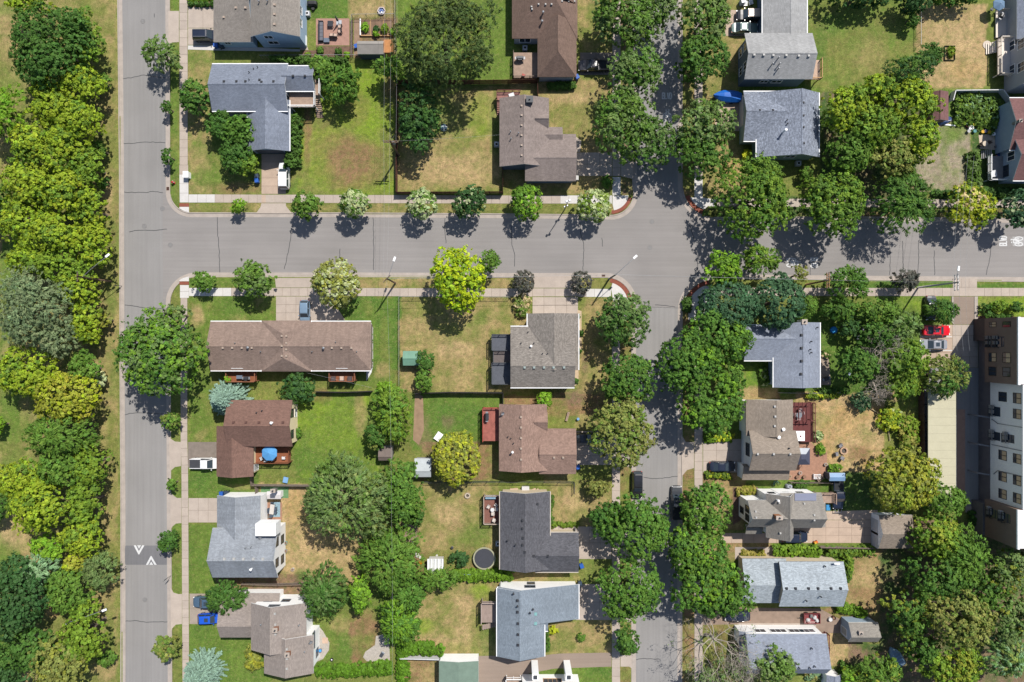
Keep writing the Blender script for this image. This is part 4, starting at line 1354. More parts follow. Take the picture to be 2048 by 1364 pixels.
h = House('house', 'white house with a pair of white chimneys cut by the bottom edge', 'house', (1105, 1420), R_TAN, WWHITE, group='houses of the neighbourhood')
h.wing((1040, 1368, 1165, 1470), 'x', 4.2, 1.5)
for cx_ in (1071, 1138):
 hx, hy = P(cx_, 1354, 5)
 mb = MB()
 mb.box(hx - .55, hy - .5, -.1, hx + .55, hy + .5, 5.0)
 ch = h.put(mb, 'chimney', WWHITE)
 mb = MB()
 mb.box(hx - .3, hy - .28, 5.0, hx + .3, hy + .28, 5.25)
 h.put(mb, 'flue', DARKM, ch)
h.win(0, 'N', 1105, 2.4, 3.0, 1.4, WOODL, 4)
h.deck((1012, 1354, 1042, 1400), .8, D_WOOD, WWHITE, 'NW', 'x')
h = House('house', 'maroon brown roofed house with the blue parasol on its deck', 'house', (515, 870), R_MAR, WCREAM, TRIMB)
h.wing((455, 800, 585, 893), 'x', 4.0, 1.7, rp=.47).wing((433, 852, 507, 953), 'y', 3.4, 1.3)
h.vents([(467, 845), (492, 845), (518, 845), (566, 845)], M('maroon_vent', c(112, 80, 72), .7, .05, 2), .2).pipes([(545, 845)], WHITEP, .14, .7).pipes([(514, 825), (525, 821)], VT_D, .07, .4)
h.win(0, 'E', 826, 3.0, 1.3, 1.2, M('dark_frame', c(70, 66, 64), .6, .05, 2)).win(0, 'E', 868, 3.0, 1.3, 1.2, M('dark_frame', c(70, 66, 64), .6, .05, 2)).win(0, 'E', 826, 1.1, 1.2, .8)
h.deck((507, 886, 581, 925), 1.3, D_BRN, M('chestnut_rail', c(142, 88, 60), .85, .1, 2), 'ES', 'x', stairs=(507, 900, 521, 922, 'W')).win(1, 'E', 934, 1.2, 1.0, 1.9, TRIMW, 1, WHEELY, True)
h = House('house', 'grey roofed white two storey house with a white dormer', 'house', (495, 1075), R_LTGR, WWHITE)
h.wing((434, 991, 521, 1075), 'y', 4.4, 1.5, rp=.5).wing((425, 1056, 556, 1155), 'x', 5.0, 2.2, rp=.42)
h.vents([(449, 1118), (468, 1118), (487, 1118), (507, 1118), (526, 1118)], VT_L, .2).pipes([(504, 1137)], WHITEP, .13, .7).pipes([(492, 1095), (503, 1093)], GREYM, .08, .4)
h.box_part('dormer', (511, 1047, 551, 1072), 4.5, 7.0, WWHITE)
h.dish(522, 1068)
for at, z in ((1084, 4.4), (1125, 4.4), (1078, 1.7), (1118, 1.7)):
 h.win(1, 'E', at, z, 1.3, 1.2, M('dark_frame', c(70, 66, 64), .6, .05, 2))
h.garage_door(0, 'W', 1020, 4.6, WHEELY)
h = House('house', 'stone grey roofed white house with a blue car in its drive', 'house', (545, 1265), R_STONE, WWHITE)
h.wing((440, 1186, 560, 1275), 'x', 3.0, 1.3, rp=.32).wing((502, 1206, 613, 1300), 'y', 5.0, 2.0, rp=.42).wing((528, 1270, 627, 1347), 'y', 5.0, 1.7, rp=.5)
h.vents([(550, 1227), (551, 1249), (551, 1268), (574, 1298), (574, 1317), (574, 1337)], VT_L, .17).pipes([(523, 1248), (599, 1249), (610, 1302)], GREYM, .08, .4)
h.chimney(553, 1257, .7, .7, .7, M('chimney_brick', c(176, 120, 90), .9, .15, 3)).chimney(577, 1306, .7, .7, .7, M('chimney_brick', c(176, 120, 90), .9, .15, 3)).dish(622, 1277)
h.win(1, 'N', 548, 5.3, 1.7, .9, M('grey_frame', c(120, 126, 134), .6, .05, 2), 3).win(1, 'N', 538, 2.9, 1.3, 1.0, M('grey_frame', c(120, 126, 134), .6, .05, 2)).win(1, 'N', 572, 2.9, 1.3, 1.0, M('grey_frame', c(120, 126, 134), .6, .05, 2))
for at, z in ((1290, 3.6), (1305, 1.6), (1272, 3.6)):
 h.win(2, 'E', at, z, 1.3, 1.2, M('grey_frame', c(120, 126, 134), .6, .05, 2))
h = House('house', 'slate blue T shaped roofed house half under the dark round trees', 'house', (1580, 705), R_BLU2, WBGREY, gutter=TRIMW)
h.wing((1488, 650, 1600, 721), 'x', 3.2, 1.4, rp=.62).wing((1547, 645, 1640, 775), 'y', 3.4, 1.6, rp=.56)
h.vents([(1603, 670), (1603, 696), (1603, 722), (1602, 748)], VT_D, .2).pipes([(1619, 699), (1621, 705), (1621, 683), (1633, 655)], VT_D, .08, .5)
h.chimney(1604, 644, .8, .7, 1.0, WWHITE)
h = House('house', 'sandy roofed house with a maroon pergola deck and white west wall', 'house', (1540, 870), R_SAND, WWHITE, M('sand_trim', c(196, 180, 160), .7, .05, 1))
h.wing((1492, 799, 1586, 872), 'y', 4.6, 1.6, rp=.58).wing((1498, 861, 1592, 941), 'x', 5.0, 1.9, rp=.47)
h.wing((1484, 928, 1577, 960), 'x', 3.0, 1.0, rp=.9, roof=R_SAND, cap=False, ov=.15)
h.vents([(1549, 813), (1550, 833), (1549, 852), (1515, 908), (1547, 908), (1580, 908)], VT_L, .18).pipes([(1556, 874), (1565, 858)], WHITEP, .17, .5).pipes([(1577, 896)], VT_D, .08, .4)
h.win(1, 'W', 899, 3.3, 2.0, 1.6, M('dark_frame', c(70, 66, 64), .6, .05, 2), 3)
h.deck((1580, 806, 1626, 884), 1.0, D_MAR, D_MAR, 'E', 'y')
h = House('house', 'ash grey cross gabled white house with a solar panel and brick chimney', 'house', (1560, 1030), R_ASH, WWHITE)
h.wing((1495, 1000, 1580, 1054), 'x', 5.6, 2.3, rp=.43).wing((1532, 987, 1587, 1075), 'y', 5.6, 2.5, rp=.66).wing((1560, 986, 1643, 1056), 'x', 5.5, 2.2, rp=.35)
h.wing((1625, 1006, 1651, 1054), 'y', 3.6, .5, cap=False, ov=.1).wing((1491, 1050, 1524, 1068), 'x', 3.2, .6, rp=.8, walls=False, cap=False)
h.vents([(1511, 1023), (1512, 1035), (1558, 1005), (1608, 1007), (1628, 1030), (1628, 1040), (1560, 1066)], VT_L, .16).pipes([(1553, 999)], WHITEP, .12, .9)
h.chimney(1553, 1032, .95, .55, 1.2, M('orange_brick', c(190, 128, 88), .9, .14, 3))
x0, y0, z0_ = h.on_roof(1589, 1001)
q = [h.on_roof(1589, 1001), h.on_roof(1632, 1001), h.on_roof(1632, 986.5), h.on_roof(1589, 986.5)]
mb = MB()
mb.hexa([(a, b, d + .06) for a, b, d in q] + [(a, b, d + .12) for a, b, d in q])
h.put(mb, 'solar_panel', M('solar_blue', c(112, 120, 150), .35, .04, 2))
for at, z in ((1018, 4.4), (1035, 4.4), (1020, 1.7)):
 h.win(0, 'W', at, z, 1.0, 1.6, M('dark_frame', c(70, 66, 64), .6, .05, 2))
for at in (1543, 1573):
 h.win(1, 'N', at, 3.4, 1.0, .9, M('dark_frame', c(70, 66, 64), .6, .05, 2))
h.win(2, 'N', 1600, 3.4, 1.0, .9, M('dark_frame', c(70, 66, 64), .6, .05, 2))
h.deck((1632, 985, 1668, 1006), 1.4, D_WOOD, D_WOOD, 'NE', 'x')
h = House('garage', 'hip roofed detached garage at the end of the long concrete drive', 'garage', (1790, 1060), R_SAND, WWHITE, group=None, ov=.3)
h.wing((1757, 1030, 1826, 1097), 'x', 2.9, 1.4, (0, 1), hipf=.8).garage_door(0, 'W', 1052, 2.6, WHEELY).garage_door(0, 'W', 1078, 2.6, WHEELY)
h = House('house', 'pale blue grey roofed house in two steps behind the bare branched tree', 'house', (1590, 1165), R_PALE, WTAN, TRIMB)
h.wing((1484, 1117, 1572, 1206), 'x', 3.2, 1.3, rp=.46).wing((1558, 1123, 1687, 1213), 'x', 4.6, 1.7, rp=.45)
h.vents([(1573, 1177), (1591, 1177), (1617, 1177), (1636, 1177), (1662, 1177), (1681, 1177)], VT_D, .2).pipes([(1611, 1200), (1648, 1131), (1640, 1192)], VT_D, .09, .5)
h.box_part('gutter_pipe', (1669, 1126, 1680, 1129), 5.3, 5.5, WHITEP)
h = House('house', 'dusk blue roofed house with white windowed wall beside the asphalt drive', 'house', (1580, 1310), R_BLU2, WWHITE)
h.wing((1492, 1268, 1653, 1347), 'x', 4.4, 1.8, rp=.24, ov=.3)
h.wing((1478, 1262, 1506, 1292), 'y', 2.8, .4, cap=False, ov=.1)
h.pipes([(1622, 1295), (1590, 1325), (1597, 1334), (1618, 1334), (1628, 1331)], VT_D, .08, .5)
for at, n in ((1556, 3), (1603, 5), (1520, 2)):
 h.win(0, 'N', at, 2.4, .85 * n, 1.3, TRIMW, n)
h.deck((1632, 1266, 1654, 1292), .8, D_MAR, D_MAR, 'NE', 'x').deck((1640, 1292.3, 1654, 1320), .8, D_MAR, D_MAR, 'E', 'x')
h = House('house', 'blue roofed pale house with cream deck in the top right corner', 'house', (2080, 60), R_BLUE, WGREY)
h.wing((2034, -60, 2180, 78), 'y', 3.4, 1.6).wing((2050, 70, 2180, 168), 'y', 5.4, 1.8)
for at, z in ((88, 4.0), (134, 4.0), (92, 1.8), (140, 1.8)):
 h.win(1, 'W', at, z, 1.5, 1.4, TRIMW, 2)
CREAMD = M('cream_decking', c(240, 228, 214, 1.5), .85, .06, 2)
h.deck((1992, 22, 2020, 75), .4, CREAMD, CREAMD, 'N', 'y').deck((1996, 77, 2034, 150), 1.4, CREAMD, CREAMD, 'WNS', 'y', stairs=(1976, 84, 1996, 106, 'W'))
h = House('house', 'red brown roofed house with blue grey walls and a cluttered patio', 'house', (2070, 290), R_RED, WBGREY, gutter=TRIMW)
h.wing((2019, 196, 2160, 300), 'x', 4.0, 1.6).wing((2026, 268, 2160, 361), 'x', 4.05, 2.0, rp=.5)
h.win(1, 'W', 312, 3.1, 1.4, 1.6, TRIMW, 2).win(1, 'W', 343, 1.5, 1.8, 1.9, DARKM, 2)
h.deck((1976, 312, 2010, 361), 1.2, M('grey_boards', c(168, 166, 164), .85, .1, 2), TRIMW, 'WS', 'x', stairs=(1966, 300, 1980, 316, 'W'))
h.chimney(2035, 244, .4, .4, .7, GREYM)

# sheds
def shed(name, label, rect, ax, e, rise, roof, wall, trim=None, ov=.15, rp=.5, door=None, cap=True):
 hh = House(name, label, 'shed', ((rect[0] + rect[2]) / 2, (rect[1] + rect[3]) / 2), roof, wall, trim, group='garden sheds', ov=ov)
 hh.wing(rect, ax, e, rise, rp=rp, cap=cap)
 if door:
  hh.win(0, door[0], door[1], 1.05, 1.2, 1.9, TRIMW, 1, M('shed_door', c(196, 200, 196), .8, .06, 2), True)
 return hh


shed('shed', 'small green metal garden shed beside the hedge shrub', (806, 702, 841, 731), 'x', 2.1, .45, M('green_tin', c(126, 172, 148), .6, .10, .8), M('green_wall', c(94, 134, 112), .8, .06, 1), door=('E', 716))
shed('shed', 'small brown garden shed under the edge of the big ash', (757, 893, 784, 921), 'x', 2.2, .4, M('brown_tin', c(136, 122, 116), .8, .1, 1), M('grey_board', c(176, 170, 166), .8, .08, 1), rp=.3)
shed('shed', 'pale tin garden shed tucked beside the round yellow green tree', (829, 917, 862, 954), 'x', 2.2, .45, M('pale_tin', c(206, 214, 218), .5, .08, .8), M('pale_board', c(190, 190, 190), .8, .06, 1), rp=.35)
hh = shed('shed', 'grey roofed timber shed with an orange lean to by the vegetable garden', (715, 82, 767, 108), 'x', 2.6, .5, M('grey_felt', c(168, 162, 156), .9, .10, 1), M('slate_board', c(96, 108, 124), .8, .06, 1), rp=.7)
hh.box_part('lean_to', (767.3, 79, 782, 105), -.1, 2.2, M('orange_osb', c(214, 150, 96), .9, .12, 3, fine=.15))
shed('shed', 'red brown roofed shed at the corner of the white railed garden', (1866, 183, 1897, 241), 'y', 2.4, .6, R_RED, M('mauve_board', c(150, 120, 116), .8, .06, 1), rp=.35)
hh = shed('shed', 'grey gambrel shed with pale blue walls and a roof hatch', (1697, 1245, 1756, 1284), 'x', 2.9, 1.1, R_ASH, M('ice_blue_board', c(186, 206, 226), .8, .05, 1), rp=.38, door=('W', 1262))
hh.chimney(1719, 1264, .55, .5, .5, M('hatch_board', c(214, 204, 198), .8, .05, 2))
shed('shed', 'small grey shed cut by the bottom edge near the dusk blue house', (1653, 1350, 1682, 1400), 'y', 2.3, .6, R_BLU2, WWHITE)
hh = shed('playhouse', 'white grid roofed play hut by the orange slide', (855, 1118, 887, 1147), 'x', 1.9, .3, M('clear_sheet', c(222, 224, 222), .4, .06, 2), M('white_board', c(236, 234, 230), .8, .05, 1), cap=False, rp=.4)
for i in range(5):
 hh.box_part('roof_batten', (855 + i * 7.2, 1118, 856.6 + i * 7.2, 1146), 2.15, 2.26, WWHITE)
hh = shed('shed', 'low white storage hut with a cowl on the green mat', (534, 983, 562, 998), 'x', 1.7, .2, M('white_tin', c(236, 230, 230), .6, .05, 1), WWHITE, cap=False, rp=.6)
hh.chimney(547, 981, .7, .5, .25, GREYM)
hh = shed('carport', 'blue tin roofed lean to behind the brick patio', (1659, 946, 1690, 962), 'x', 2.3, .2, M('blue_tin', c(140, 176, 216), .5, .08, 1), M('dark_board', c(90, 92, 100), .8, .06, 1), cap=False)

# ---- apartment block
AX = 80.2
def wallpx(X, px, py):
 z = H * (1 - S * X / (px - CX))
 return z, (CY - py) / S * (H - z) / H


apt = House('apartment_building', 'three storey apartment block in brown and white with flat white roof', 'apartment building', (2060, 850), R_GREY, WWHITE, group=None)
APB = M('umber_cladding', c(116, 98, 88, 1.1), .75, .06, .8)
APW = M('white_render', (.66, .65, .63), .8, .03, .8)
APG = M('ground_floor_brick', c(110, 104, 106, 1.3), .8, .1, 1)  # one even dark grey for the set-back ground floor
ROOFW = M('white_membrane', (.75, .75, .75), .7, .03, .5, fine=.02)
TANBL = M('tan_blind', c(188, 164, 134, 1.1), .7, .06, 1)
yN, yA, yB, yS = (CY - 638) / S, (CY - 762) / S, (CY - 990) / S, (CY - 1062) / S
zT, zF = 10.4, 2.9


def abox(name, x0, y0, z0, x1, y1, z1, mat, parent=None):
 mb = MB()
 mb.box(x0, y0, z0, x1, y1, z1)
 return apt.put(mb, name, mat, parent)


xE = AX + 24
abox('wall', AX, yA, zF, xE, yN, zT, APB)
abox('wall', AX + .95, yB, zF, xE, yA - .004, zT - .3, APW)
abox('wall', AX, yS, zF, xE, yB - .004, zT - .15, APB)
abox('ground_floor', AX + .9, yS + .3, -.1, xE, yN - .3, zF - .003, APG)
abox('ground_floor', AX + .02, yA + 7.0, -.1, AX + .9, yN, zF - .003, M('umber_brick', c(104, 92, 90), .85, .1, 1.5))
abox('ground_floor', AX - .3, yS + .1, -.1, AX + .9, yS + 5.5, zF - .003, M('grey_plinth', c(128, 124, 124), .85, .1, 1.5))
for z, a, b, x in ((zT, yA, yN, AX), (zT - .3, yB, yA - .004, AX + .95), (zT - .15, yS, yB - .004, AX)):
 abox('roof', x + .3, a + .12, z + .001, xE, b - .12, z + .12, ROOFW)
 abox('parapet', x - .06, a, z + .001, x + .28, b, z + .32, TRIMW)


def awin(px0, py0, px1, py1, X=AX, n=2, fm=None, gl=None):
 za, ya = wallpx(X, px0, py0)
 zb, yb = wallpx(X, px1, py1)
 y0, y1 = min(ya, yb), max(ya, yb)
 z0, z1 = za, max(zb, za + 1.1)
 mb = MB()
 f = .07
 mb.box(X - .05, y0 - f, z0 - f, X, y1 + f, z0)
 mb.box(X - .05, y0 - f, z1, X, y1 + f, z1 + f)
 mb.box(X - .05, y0 - f, z0, X, y0, z1)
 mb.box(X - .05, y1, z0, X, y1 + f, z1)
 if n > 1:
  mb.box(X - .045, (y0 + y1) / 2 - .05, z0, X, (y0 + y1) / 2 + .05, z1)
 w = apt.put(mb, 'window', fm or M('bronze_frame', c(62, 50, 44), .6, .05, 2))
 mb = MB()
 mb.box(X - .02, y0, z0 + (z1 - z0) * .42, X - .003, y1, z1)
 apt.put(mb, 'blind', gl or TANBL, w)
 mb = MB()
 mb.box(X - .025, y0, z0, X - .004, y1, z0 + (z1 - z0) * .42)
 apt.put(mb, 'pane', GLASS, w)


for r in ((1979, 645, 1992, 653), (1978, 706, 1992, 723), (1978, 734, 1992, 751)):
 awin(*r, gl=GLASS if r[1] > 730 else None)
for r in ((2006, 644, 2021, 653), (2006, 706, 2021, 725), (2006, 735, 2020, 753)):
 awin(*r, gl=GLASS if r[1] != 706 else None)
XW = AX + .95
for r in ((1998, 784, 2013, 803), (2027, 786, 2042, 807), (2027, 818, 2042, 838), (1998, 900, 2013, 921), (2027, 907, 2042, 928), (1998, 943, 2013, 964), (2027, 950, 2042, 972), (1998, 977, 2013, 999), (2027, 985, 2042, 1008)):
 awin(*r, X=XW if r[1] < 893 else AX - .0 if False else XW, gl=GLASS if r[1] == 784 else None)


def balcony(px0, py0, px1, py1, X, railm):
 za, ya = wallpx(X, px0, py0)
 zb, yb = wallpx(X, px1, py1)
 y0, y1 = min(ya, yb), max(ya, yb)
 mb = MB()
 mb.box(X - .55, y0, za - .15, X, y1, za)
 b = apt.put(mb, 'balcony', DARKM)
 mb = MB()
 mb.box(X - .04, y0 + .1, za + .02, X - .006, y1 - .1, za + 2.1)
 apt.put(mb, 'door', GLASS, b)
 mb = MB()
 mb.box(X - .6, y0, za + .85, X - .5, y1, za + .95)
 k = int((y1 - y0) / .12)
 for i in range(k + 1):
  y = y0 + (y1 - y0) * i / k
  mb.box(X - .57, y - .012, za, X - .53, y + .012, za + .85)
 for y in (y0, y1 - .05):
  mb.box(X - .6, y, za + .85, X, y + .05, za + .95)
 apt.put(mb, 'railing', railm, b)
 for i in (0, 1):
  mb = MB()
  yy = y0 + .5 + i * (y1 - y0) * .45
  mb.box(X - .5, yy, za + .01, X - .12, yy + .6, za + .45)
  mb.box(X - .2, yy, za + .45, X - .12, yy + .6, za + .8)
  apt.put(mb, 'balcony_chair', M('pale_cushion', c(200, 196, 190), .9, .1, 2), b)


balcony(1976, 672, 1992, 695, AX, BLACKM)
balcony(1990, 672, 2006, 695, AX, BLACKM)
balcony(1983, 811, 1996, 834, XW, GREYM)
balcony(1983, 861, 1998, 883, XW, GREYM)
balcony(2010, 866, 2026, 888, XW, GREYM)
balcony(1978, 1014, 1990, 1038, AX, BLACKM)
balcony(2002, 1022, 2018, 1048, AX, BLACKM)
for pts in ([(1984, 838), (1996, 847), (2046, 855)], [(1984, 889), (2046, 902)], [(1988, 948), (1996, 941), (2046, 953)]):
 mb = MB()
 q = []
 for x, y in pts:
  z, Y = wallpx(XW, x, y)
  q.append((XW - .07, Y, z))
 mb.tube(q, .06, 6)
 apt.put(mb, 'downpipe', GREYM)
for y in (828, 884, 940):
 yy = (CY - y) / S
 mb = MB()
 mb.bar((AX - .9, yy, 0.1), (AX - .9, yy, 2.6), .2, .2)
 mb.bar((AX - .9, yy, 2.6), (AX + .9, yy - .3, 2.75), .22, .2)
 apt.put(mb, 'column', GREYM)

# carport with pale roof, dark strip and racks behind it
cp = House('carport', 'long pale green roofed carport in the apartment car park', 'carport', (1884, 890), M('pale_green_membrane', c(220, 214, 184), .7, .035, .8, fine=.03), DARKM, M('cream_trim', c(214, 206, 182), .7, .05, 1), group=None, ov=.2)
X0, Y1 = P(1857, 768, 2.6)
X1, Y0 = P(1912, 1000, 2.6)
n = 14
for i in range(n):
 mb = MB()
 a, b = Y0 + (Y1 - Y0) * i / n, Y0 + (Y1 - Y0) * (i + 1) / n - .015
 mb.hexa([(X0, a, 2.35), (X1, a, 2.45), (X1, b, 2.45), (X0, b, 2.35), (X0, a, 2.5), (X1, a, 2.6), (X1, b, 2.6), (X0, b, 2.5)])
 cp.put(mb, 'roof_panel', cp.roofm)
mb = MB()
mb.box(X0 + .05, Y0 + .05, 2.2, X1 - .05, Y1 - .05, 2.34)
cp.put(mb, 'roof_frame', DARKM)
for i in range(7):
 for x in (X0 + .4, X1 - .4):
  mb = MB()
  y = Y0 + .5 + (Y1 - Y0 - 1) * i / 6
  mb.box(x - .08, y - .08, 0, x + .08, y + .08, 2.2)
  cp.put(mb, 'column', DARKM)
# ------------------------------------------------------------------ trees and plants
KL = 1.08
PAL = {'yg': c(132, 152, 40, KL), 'ygd': c(110, 136, 42, KL), 'g': c(90, 122, 46, KL), 'gd': c(70, 104, 42, KL), 'dg': c(58, 90, 46, KL), 'rich': c(82, 117, 44, KL), 'bright': c(112, 150, 40, KL),
       'ye': c(160, 178, 32, KL), 'gg': c(114, 130, 92, KL), 'will': c(74, 92, 48, KL), 'ol': c(124, 130, 66, KL), 'oly': c(142, 146, 50, KL), 'bs': c(126, 152, 138, KL), 'pu': c(86, 86, 78, KL),
       'pale': c(182, 190, 144, KL), 'bl': c(66, 98, 66, KL), 'gold': c(150, 138, 72, KL), 'pbg': c(128, 160, 116, KL), 'ash': c(104, 125, 72, KL), 'flow': c(206, 182, 146, KL), 'hb': c(100, 142, 36, KL), 'cy': c(168, 174, 44, KL)}


def unit(r, n):
 v = r.normal(size=(n, 3))
 return v / np.linalg.norm(v, axis=1, keepdims=True)


def leaves_mesh(name, pos, nrm, size, aspect, tint, r, along=None):
 n = len(pos)
 nrm = nrm / (np.linalg.norm(nrm, axis=1, keepdims=True) + 1e-9)
 t = unit(r, n) if along is None else along + r.normal(size=(n, 3)) * .35
 t = t - nrm * (t * nrm).sum(1, keepdims=True)
 t /= np.linalg.norm(t, axis=1, keepdims=True) + 1e-9
 b = np.cross(nrm, t)
 s = size[:, None]
 a, bb = t * s * aspect, b * s
 v = np.stack([pos + a, pos + bb, pos - a, pos - bb], 1).reshape(-1, 3)
 q = np.arange(n * 4).reshape(n, 4)
 return np_mesh(name, v, q, np.repeat(tint, 4, 0), LEAF)


def crown_mesh(rx, ry, rz, pal, seed, style='broad', dens=1.0, mix=None, leaf=.20):
 """Leaves gathered into clumps, clumps into limbs' lobes; origin at the crown's centre."""
 r = np.random.default_rng(seed)
 rm = (rx + ry) / 2
 lr0 = {'broad': .40, 'round': .30, 'feather': .42, 'willow': .34, 'open': .34, 'shrub': .42}[style] * rm
 lr0 = min(max(lr0, .45), 2.3)
 nl = int(np.clip(3.7 * (rm / lr0) ** 2, 10, 90))
 d = unit(r, nl)
 d[:, 2] = np.where(d[:, 2] < -.35, -d[:, 2], d[:, 2])
 rad = r.uniform(.66, 1.02, (nl, 1)) if style != 'round' else r.uniform(.84, .98, (nl, 1))
 sc_ = np.array([rx, ry, rz])
 lr = lr0 * r.uniform(.6, 1.2, nl)
 az = np.arctan2(d[:, 1], d[:, 0])
 wob = 1 + (.10 * np.sin(2 * az + r.uniform(0, 6.3)) + .09 * np.sin(3 * az + r.uniform(0, 6.3)) + .06 * np.sin(5 * az + r.uniform(0, 6.3))) * (0 if style == 'round' else 1)
 rad = rad * wob[:, None]
 lobe = d * rad * (sc_ - lr[:, None] * .72).clip(.1)
 if style == 'feather':
  lobe[:, 2] -= .35 * (np.hypot(lobe[:, 0] / rx, lobe[:, 1] / ry) ** 2) * rz
 area = math.pi * rx * ry
 N = int(area * 70 * dens * (.26 / (leaf + .07)) ** 1.3) + 260
 percl = 11
 nc = max(20, N // percl)
 w = lr ** 2
 li = r.choice(nl, nc, p=w / w.sum())
 cd = unit(r, nc)
 cd[:, 2] = np.where(cd[:, 2] < -.45, -cd[:, 2], cd[:, 2])
 cpos = lobe[li] + cd * (lr[li] * r.uniform(.72, 1.06, nc))[:, None] * np.array([1, 1, .8])
 body = r.random(nc) < {'round': .72, 'open': .0, 'feather': .22}.get(style, .24)
 ca = np.arctan2(cd[:, 1], cd[:, 0])
 bump = .86 + .05 * np.sin(4 * ca + seed) + .05 * np.sin(7 * ca + 2 * seed) + r.normal(0, .03, nc) + (.08 if style == 'round' else 0)
 cpos[body] = (cd * sc_ * bump[:, None])[body]
 cr = r.uniform(.22, .46, nc) * (1.0 if style != 'open' else .8) * min(1.0, .5 + rm / 5)
 k = np.repeat(np.arange(nc), percl)
 n = len(k)
 ld = unit(r, n)
 ld[:, 2] = np.abs(ld[:, 2]) * .9 - .15
 pos = cpos[k] + ld * (cr[k] * r.uniform(.35, 1.0, n))[:, None]
 nrm = cd[k] * .8 + ld * .65 + np.array([0, 0, .25]) + r.normal(size=(n, 3)) * .42
 size = leaf * r.lognormal(-.08, .34, n).clip(.45, 1.9)
 asp = 1.35
 along = None
 if style == 'feather':
  out = pos * np.array([1, 1, 0])
  out /= np.linalg.norm(out, axis=1, keepdims=True) + 1e-6
  along = out * .8 + cd[k] * .6 + np.array([0, 0, -.45])
  asp = 3.0
  size *= .62
 elif style == 'willow':
  asp = 3.4
  size *= .52
  along = unit(r, n) * .5 + cd[k] + np.array([0, 0, -.5])
 base = np.array(PAL[pal])
 lf = r.normal(0, .10, nl)
 tint = np.tile(base, (nl, 1)) * (1 + lf[:, None])
 tint[:, 0] *= 1 + r.normal(0, .045, nl)
 if mix:
  for key, share in mix:
   sel = r.random(nl) < share
   tint[sel] = tint[sel] * .25 + np.array(PAL[key]) * .75
 tc = tint[li] * (1 + r.normal(0, .10, nc))[:, None]
 tc[:, 0] *= 1 + r.normal(0, .05, nc)
 if mix:
  key, share = mix[0]
  sel = r.random(nc) < share * .5
  tc[sel] = tc[sel] * .4 + np.array(PAL[key]) * .6
 tl = (tc[k] * (1 + r.normal(0, .13, n))[:, None]).clip(.004, .8)
 return leaves_mesh('crown', pos, nrm, size, asp, tl, r, along), lobe


def spruce_mesh(R, hh, pal, seed):
 r = np.random.default_rng(seed)
 P_, N_, A_, S_, T_ = [], [], [], [], []
 base = np.array(PAL[pal])
 z = .3
 while z < hh - .15:
  rr = R * (1 - z / hh) ** .82 * r.uniform(.9, 1.06)
  nb = max(5, int(7 + rr * 4.2))
  off = r.uniform(0, 6.28)
  for i in range(nb):
   a = off + 6.2832 * i / nb + r.normal(0, .12)
   L = rr * r.uniform(.78, 1.12)
   tb = base * (1 + r.normal(0, .12))
   m = max(4, int(L / .16))
   for s in range(m):
    f = (s + .5) / m
    w = (1 - f) * .30 * min(1, L) + .05
    for sd in (-1, 0, 1):
     x = L * f + r.normal(0, .03)
     y = sd * w * r.uniform(.5, 1.0)
     P_.append((x * math.cos(a) - y * math.sin(a), x * math.sin(a) + y * math.cos(a), z - .12 * L * f + .10 * f * f * L + r.normal(0, .03)))
     aa = a + sd * .75
     A_.append((math.cos(aa), math.sin(aa), -.1))
     N_.append((r.normal(0, .25), r.normal(0, .25), 1))
     S_.append(r.uniform(.055, .10))
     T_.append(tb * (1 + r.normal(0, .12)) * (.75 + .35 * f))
  z += .19 + .05 * r.random()
 return leaves_mesh('crown', np.array(P_), np.array(N_), np.array(S_), 2.5, np.array(T_).clip(.005, .8), r, np.array(A_))


def trunk_mb(hc, rm, lobes, seed, r0):
 r = random.Random(seed)
 mb = MB()
 fork = hc * .55
 jx, jy = r.uniform(-.15, .15), r.uniform(-.15, .15)
 mb.tube([(0, 0, -.15), (jx * .4, jy * .4, fork * .5), (jx, jy, fork), (jx, jy, hc)], [r0 * 1.25, r0, r0 * .8, r0 * .35], 7)
 pick = list(range(len(lobes)))
 r.shuffle(pick)
 for i in pick[:min(7, 3 + int(rm))]:
  x, y, z = lobes[i]
  e = (x * .85, y * .85, hc + z * .8)
  mid = (jx + x * .35, jy + y * .35, (fork + hc + z * .8) / 2 + .2)
  mb.tube([(jx, jy, fork * r.uniform(.75, 1.0)), mid, e], [r0 * .5, r0 * .32, r0 * .12], 5)
 return mb


TREE_N = [0]


def tree(name, label, px, py, rxp, ryp, h, pal, style='broad', cat='tree', group=None, dens=1.0, mix=None, leaf=None, low=None):
 TREE_N[0] += 1
 seed = 100 + TREE_N[0]
 hc = h * .6 if low is None else (h + low) / 2
 x, y = P(px, py, hc)
 k = (H - hc) / H / S
 rx, ry = rxp * k * .97, ryp * k * .97
 rz = (h - hc) if low is None else (h - low) / 2
 rz = max(rz, .5)
 t = thing(name, label, cat, (x, y, 0), 0, group)
 rm = (rx + ry) / 2
 leaf = leaf or (.135 if rm > 2.2 else .115 if rm > 1.4 else .10)
 me, lobes = crown_mesh(rx, ry, rz, pal, seed, style, dens, mix, leaf)
 o = link('crown', me, t)
 o.location = (0, 0, hc)
 tb = trunk_mb(hc, rm, lobes, seed, .05 + .045 * rm)
 tb.build('trunk', BARK, t, None, True)
 return t


def spruce(label, px, py, rp, h, pal='bs', group=None):
 TREE_N[0] += 1
 x, y = P(px, py, h * .3)
 t = thing('blue_spruce', label, 'spruce tree', (x, y, 0), 0, group)
 link('crown', spruce_mesh(rp / S * .98, h, pal, TREE_N[0]), t)
 mb = MB()
 mb.tube([(0, 0, -.1), (0, 0, h * .6), (0, 0, h - .1)], [.18, .12, .03], 6)
 mb.build('trunk', BARK, t)


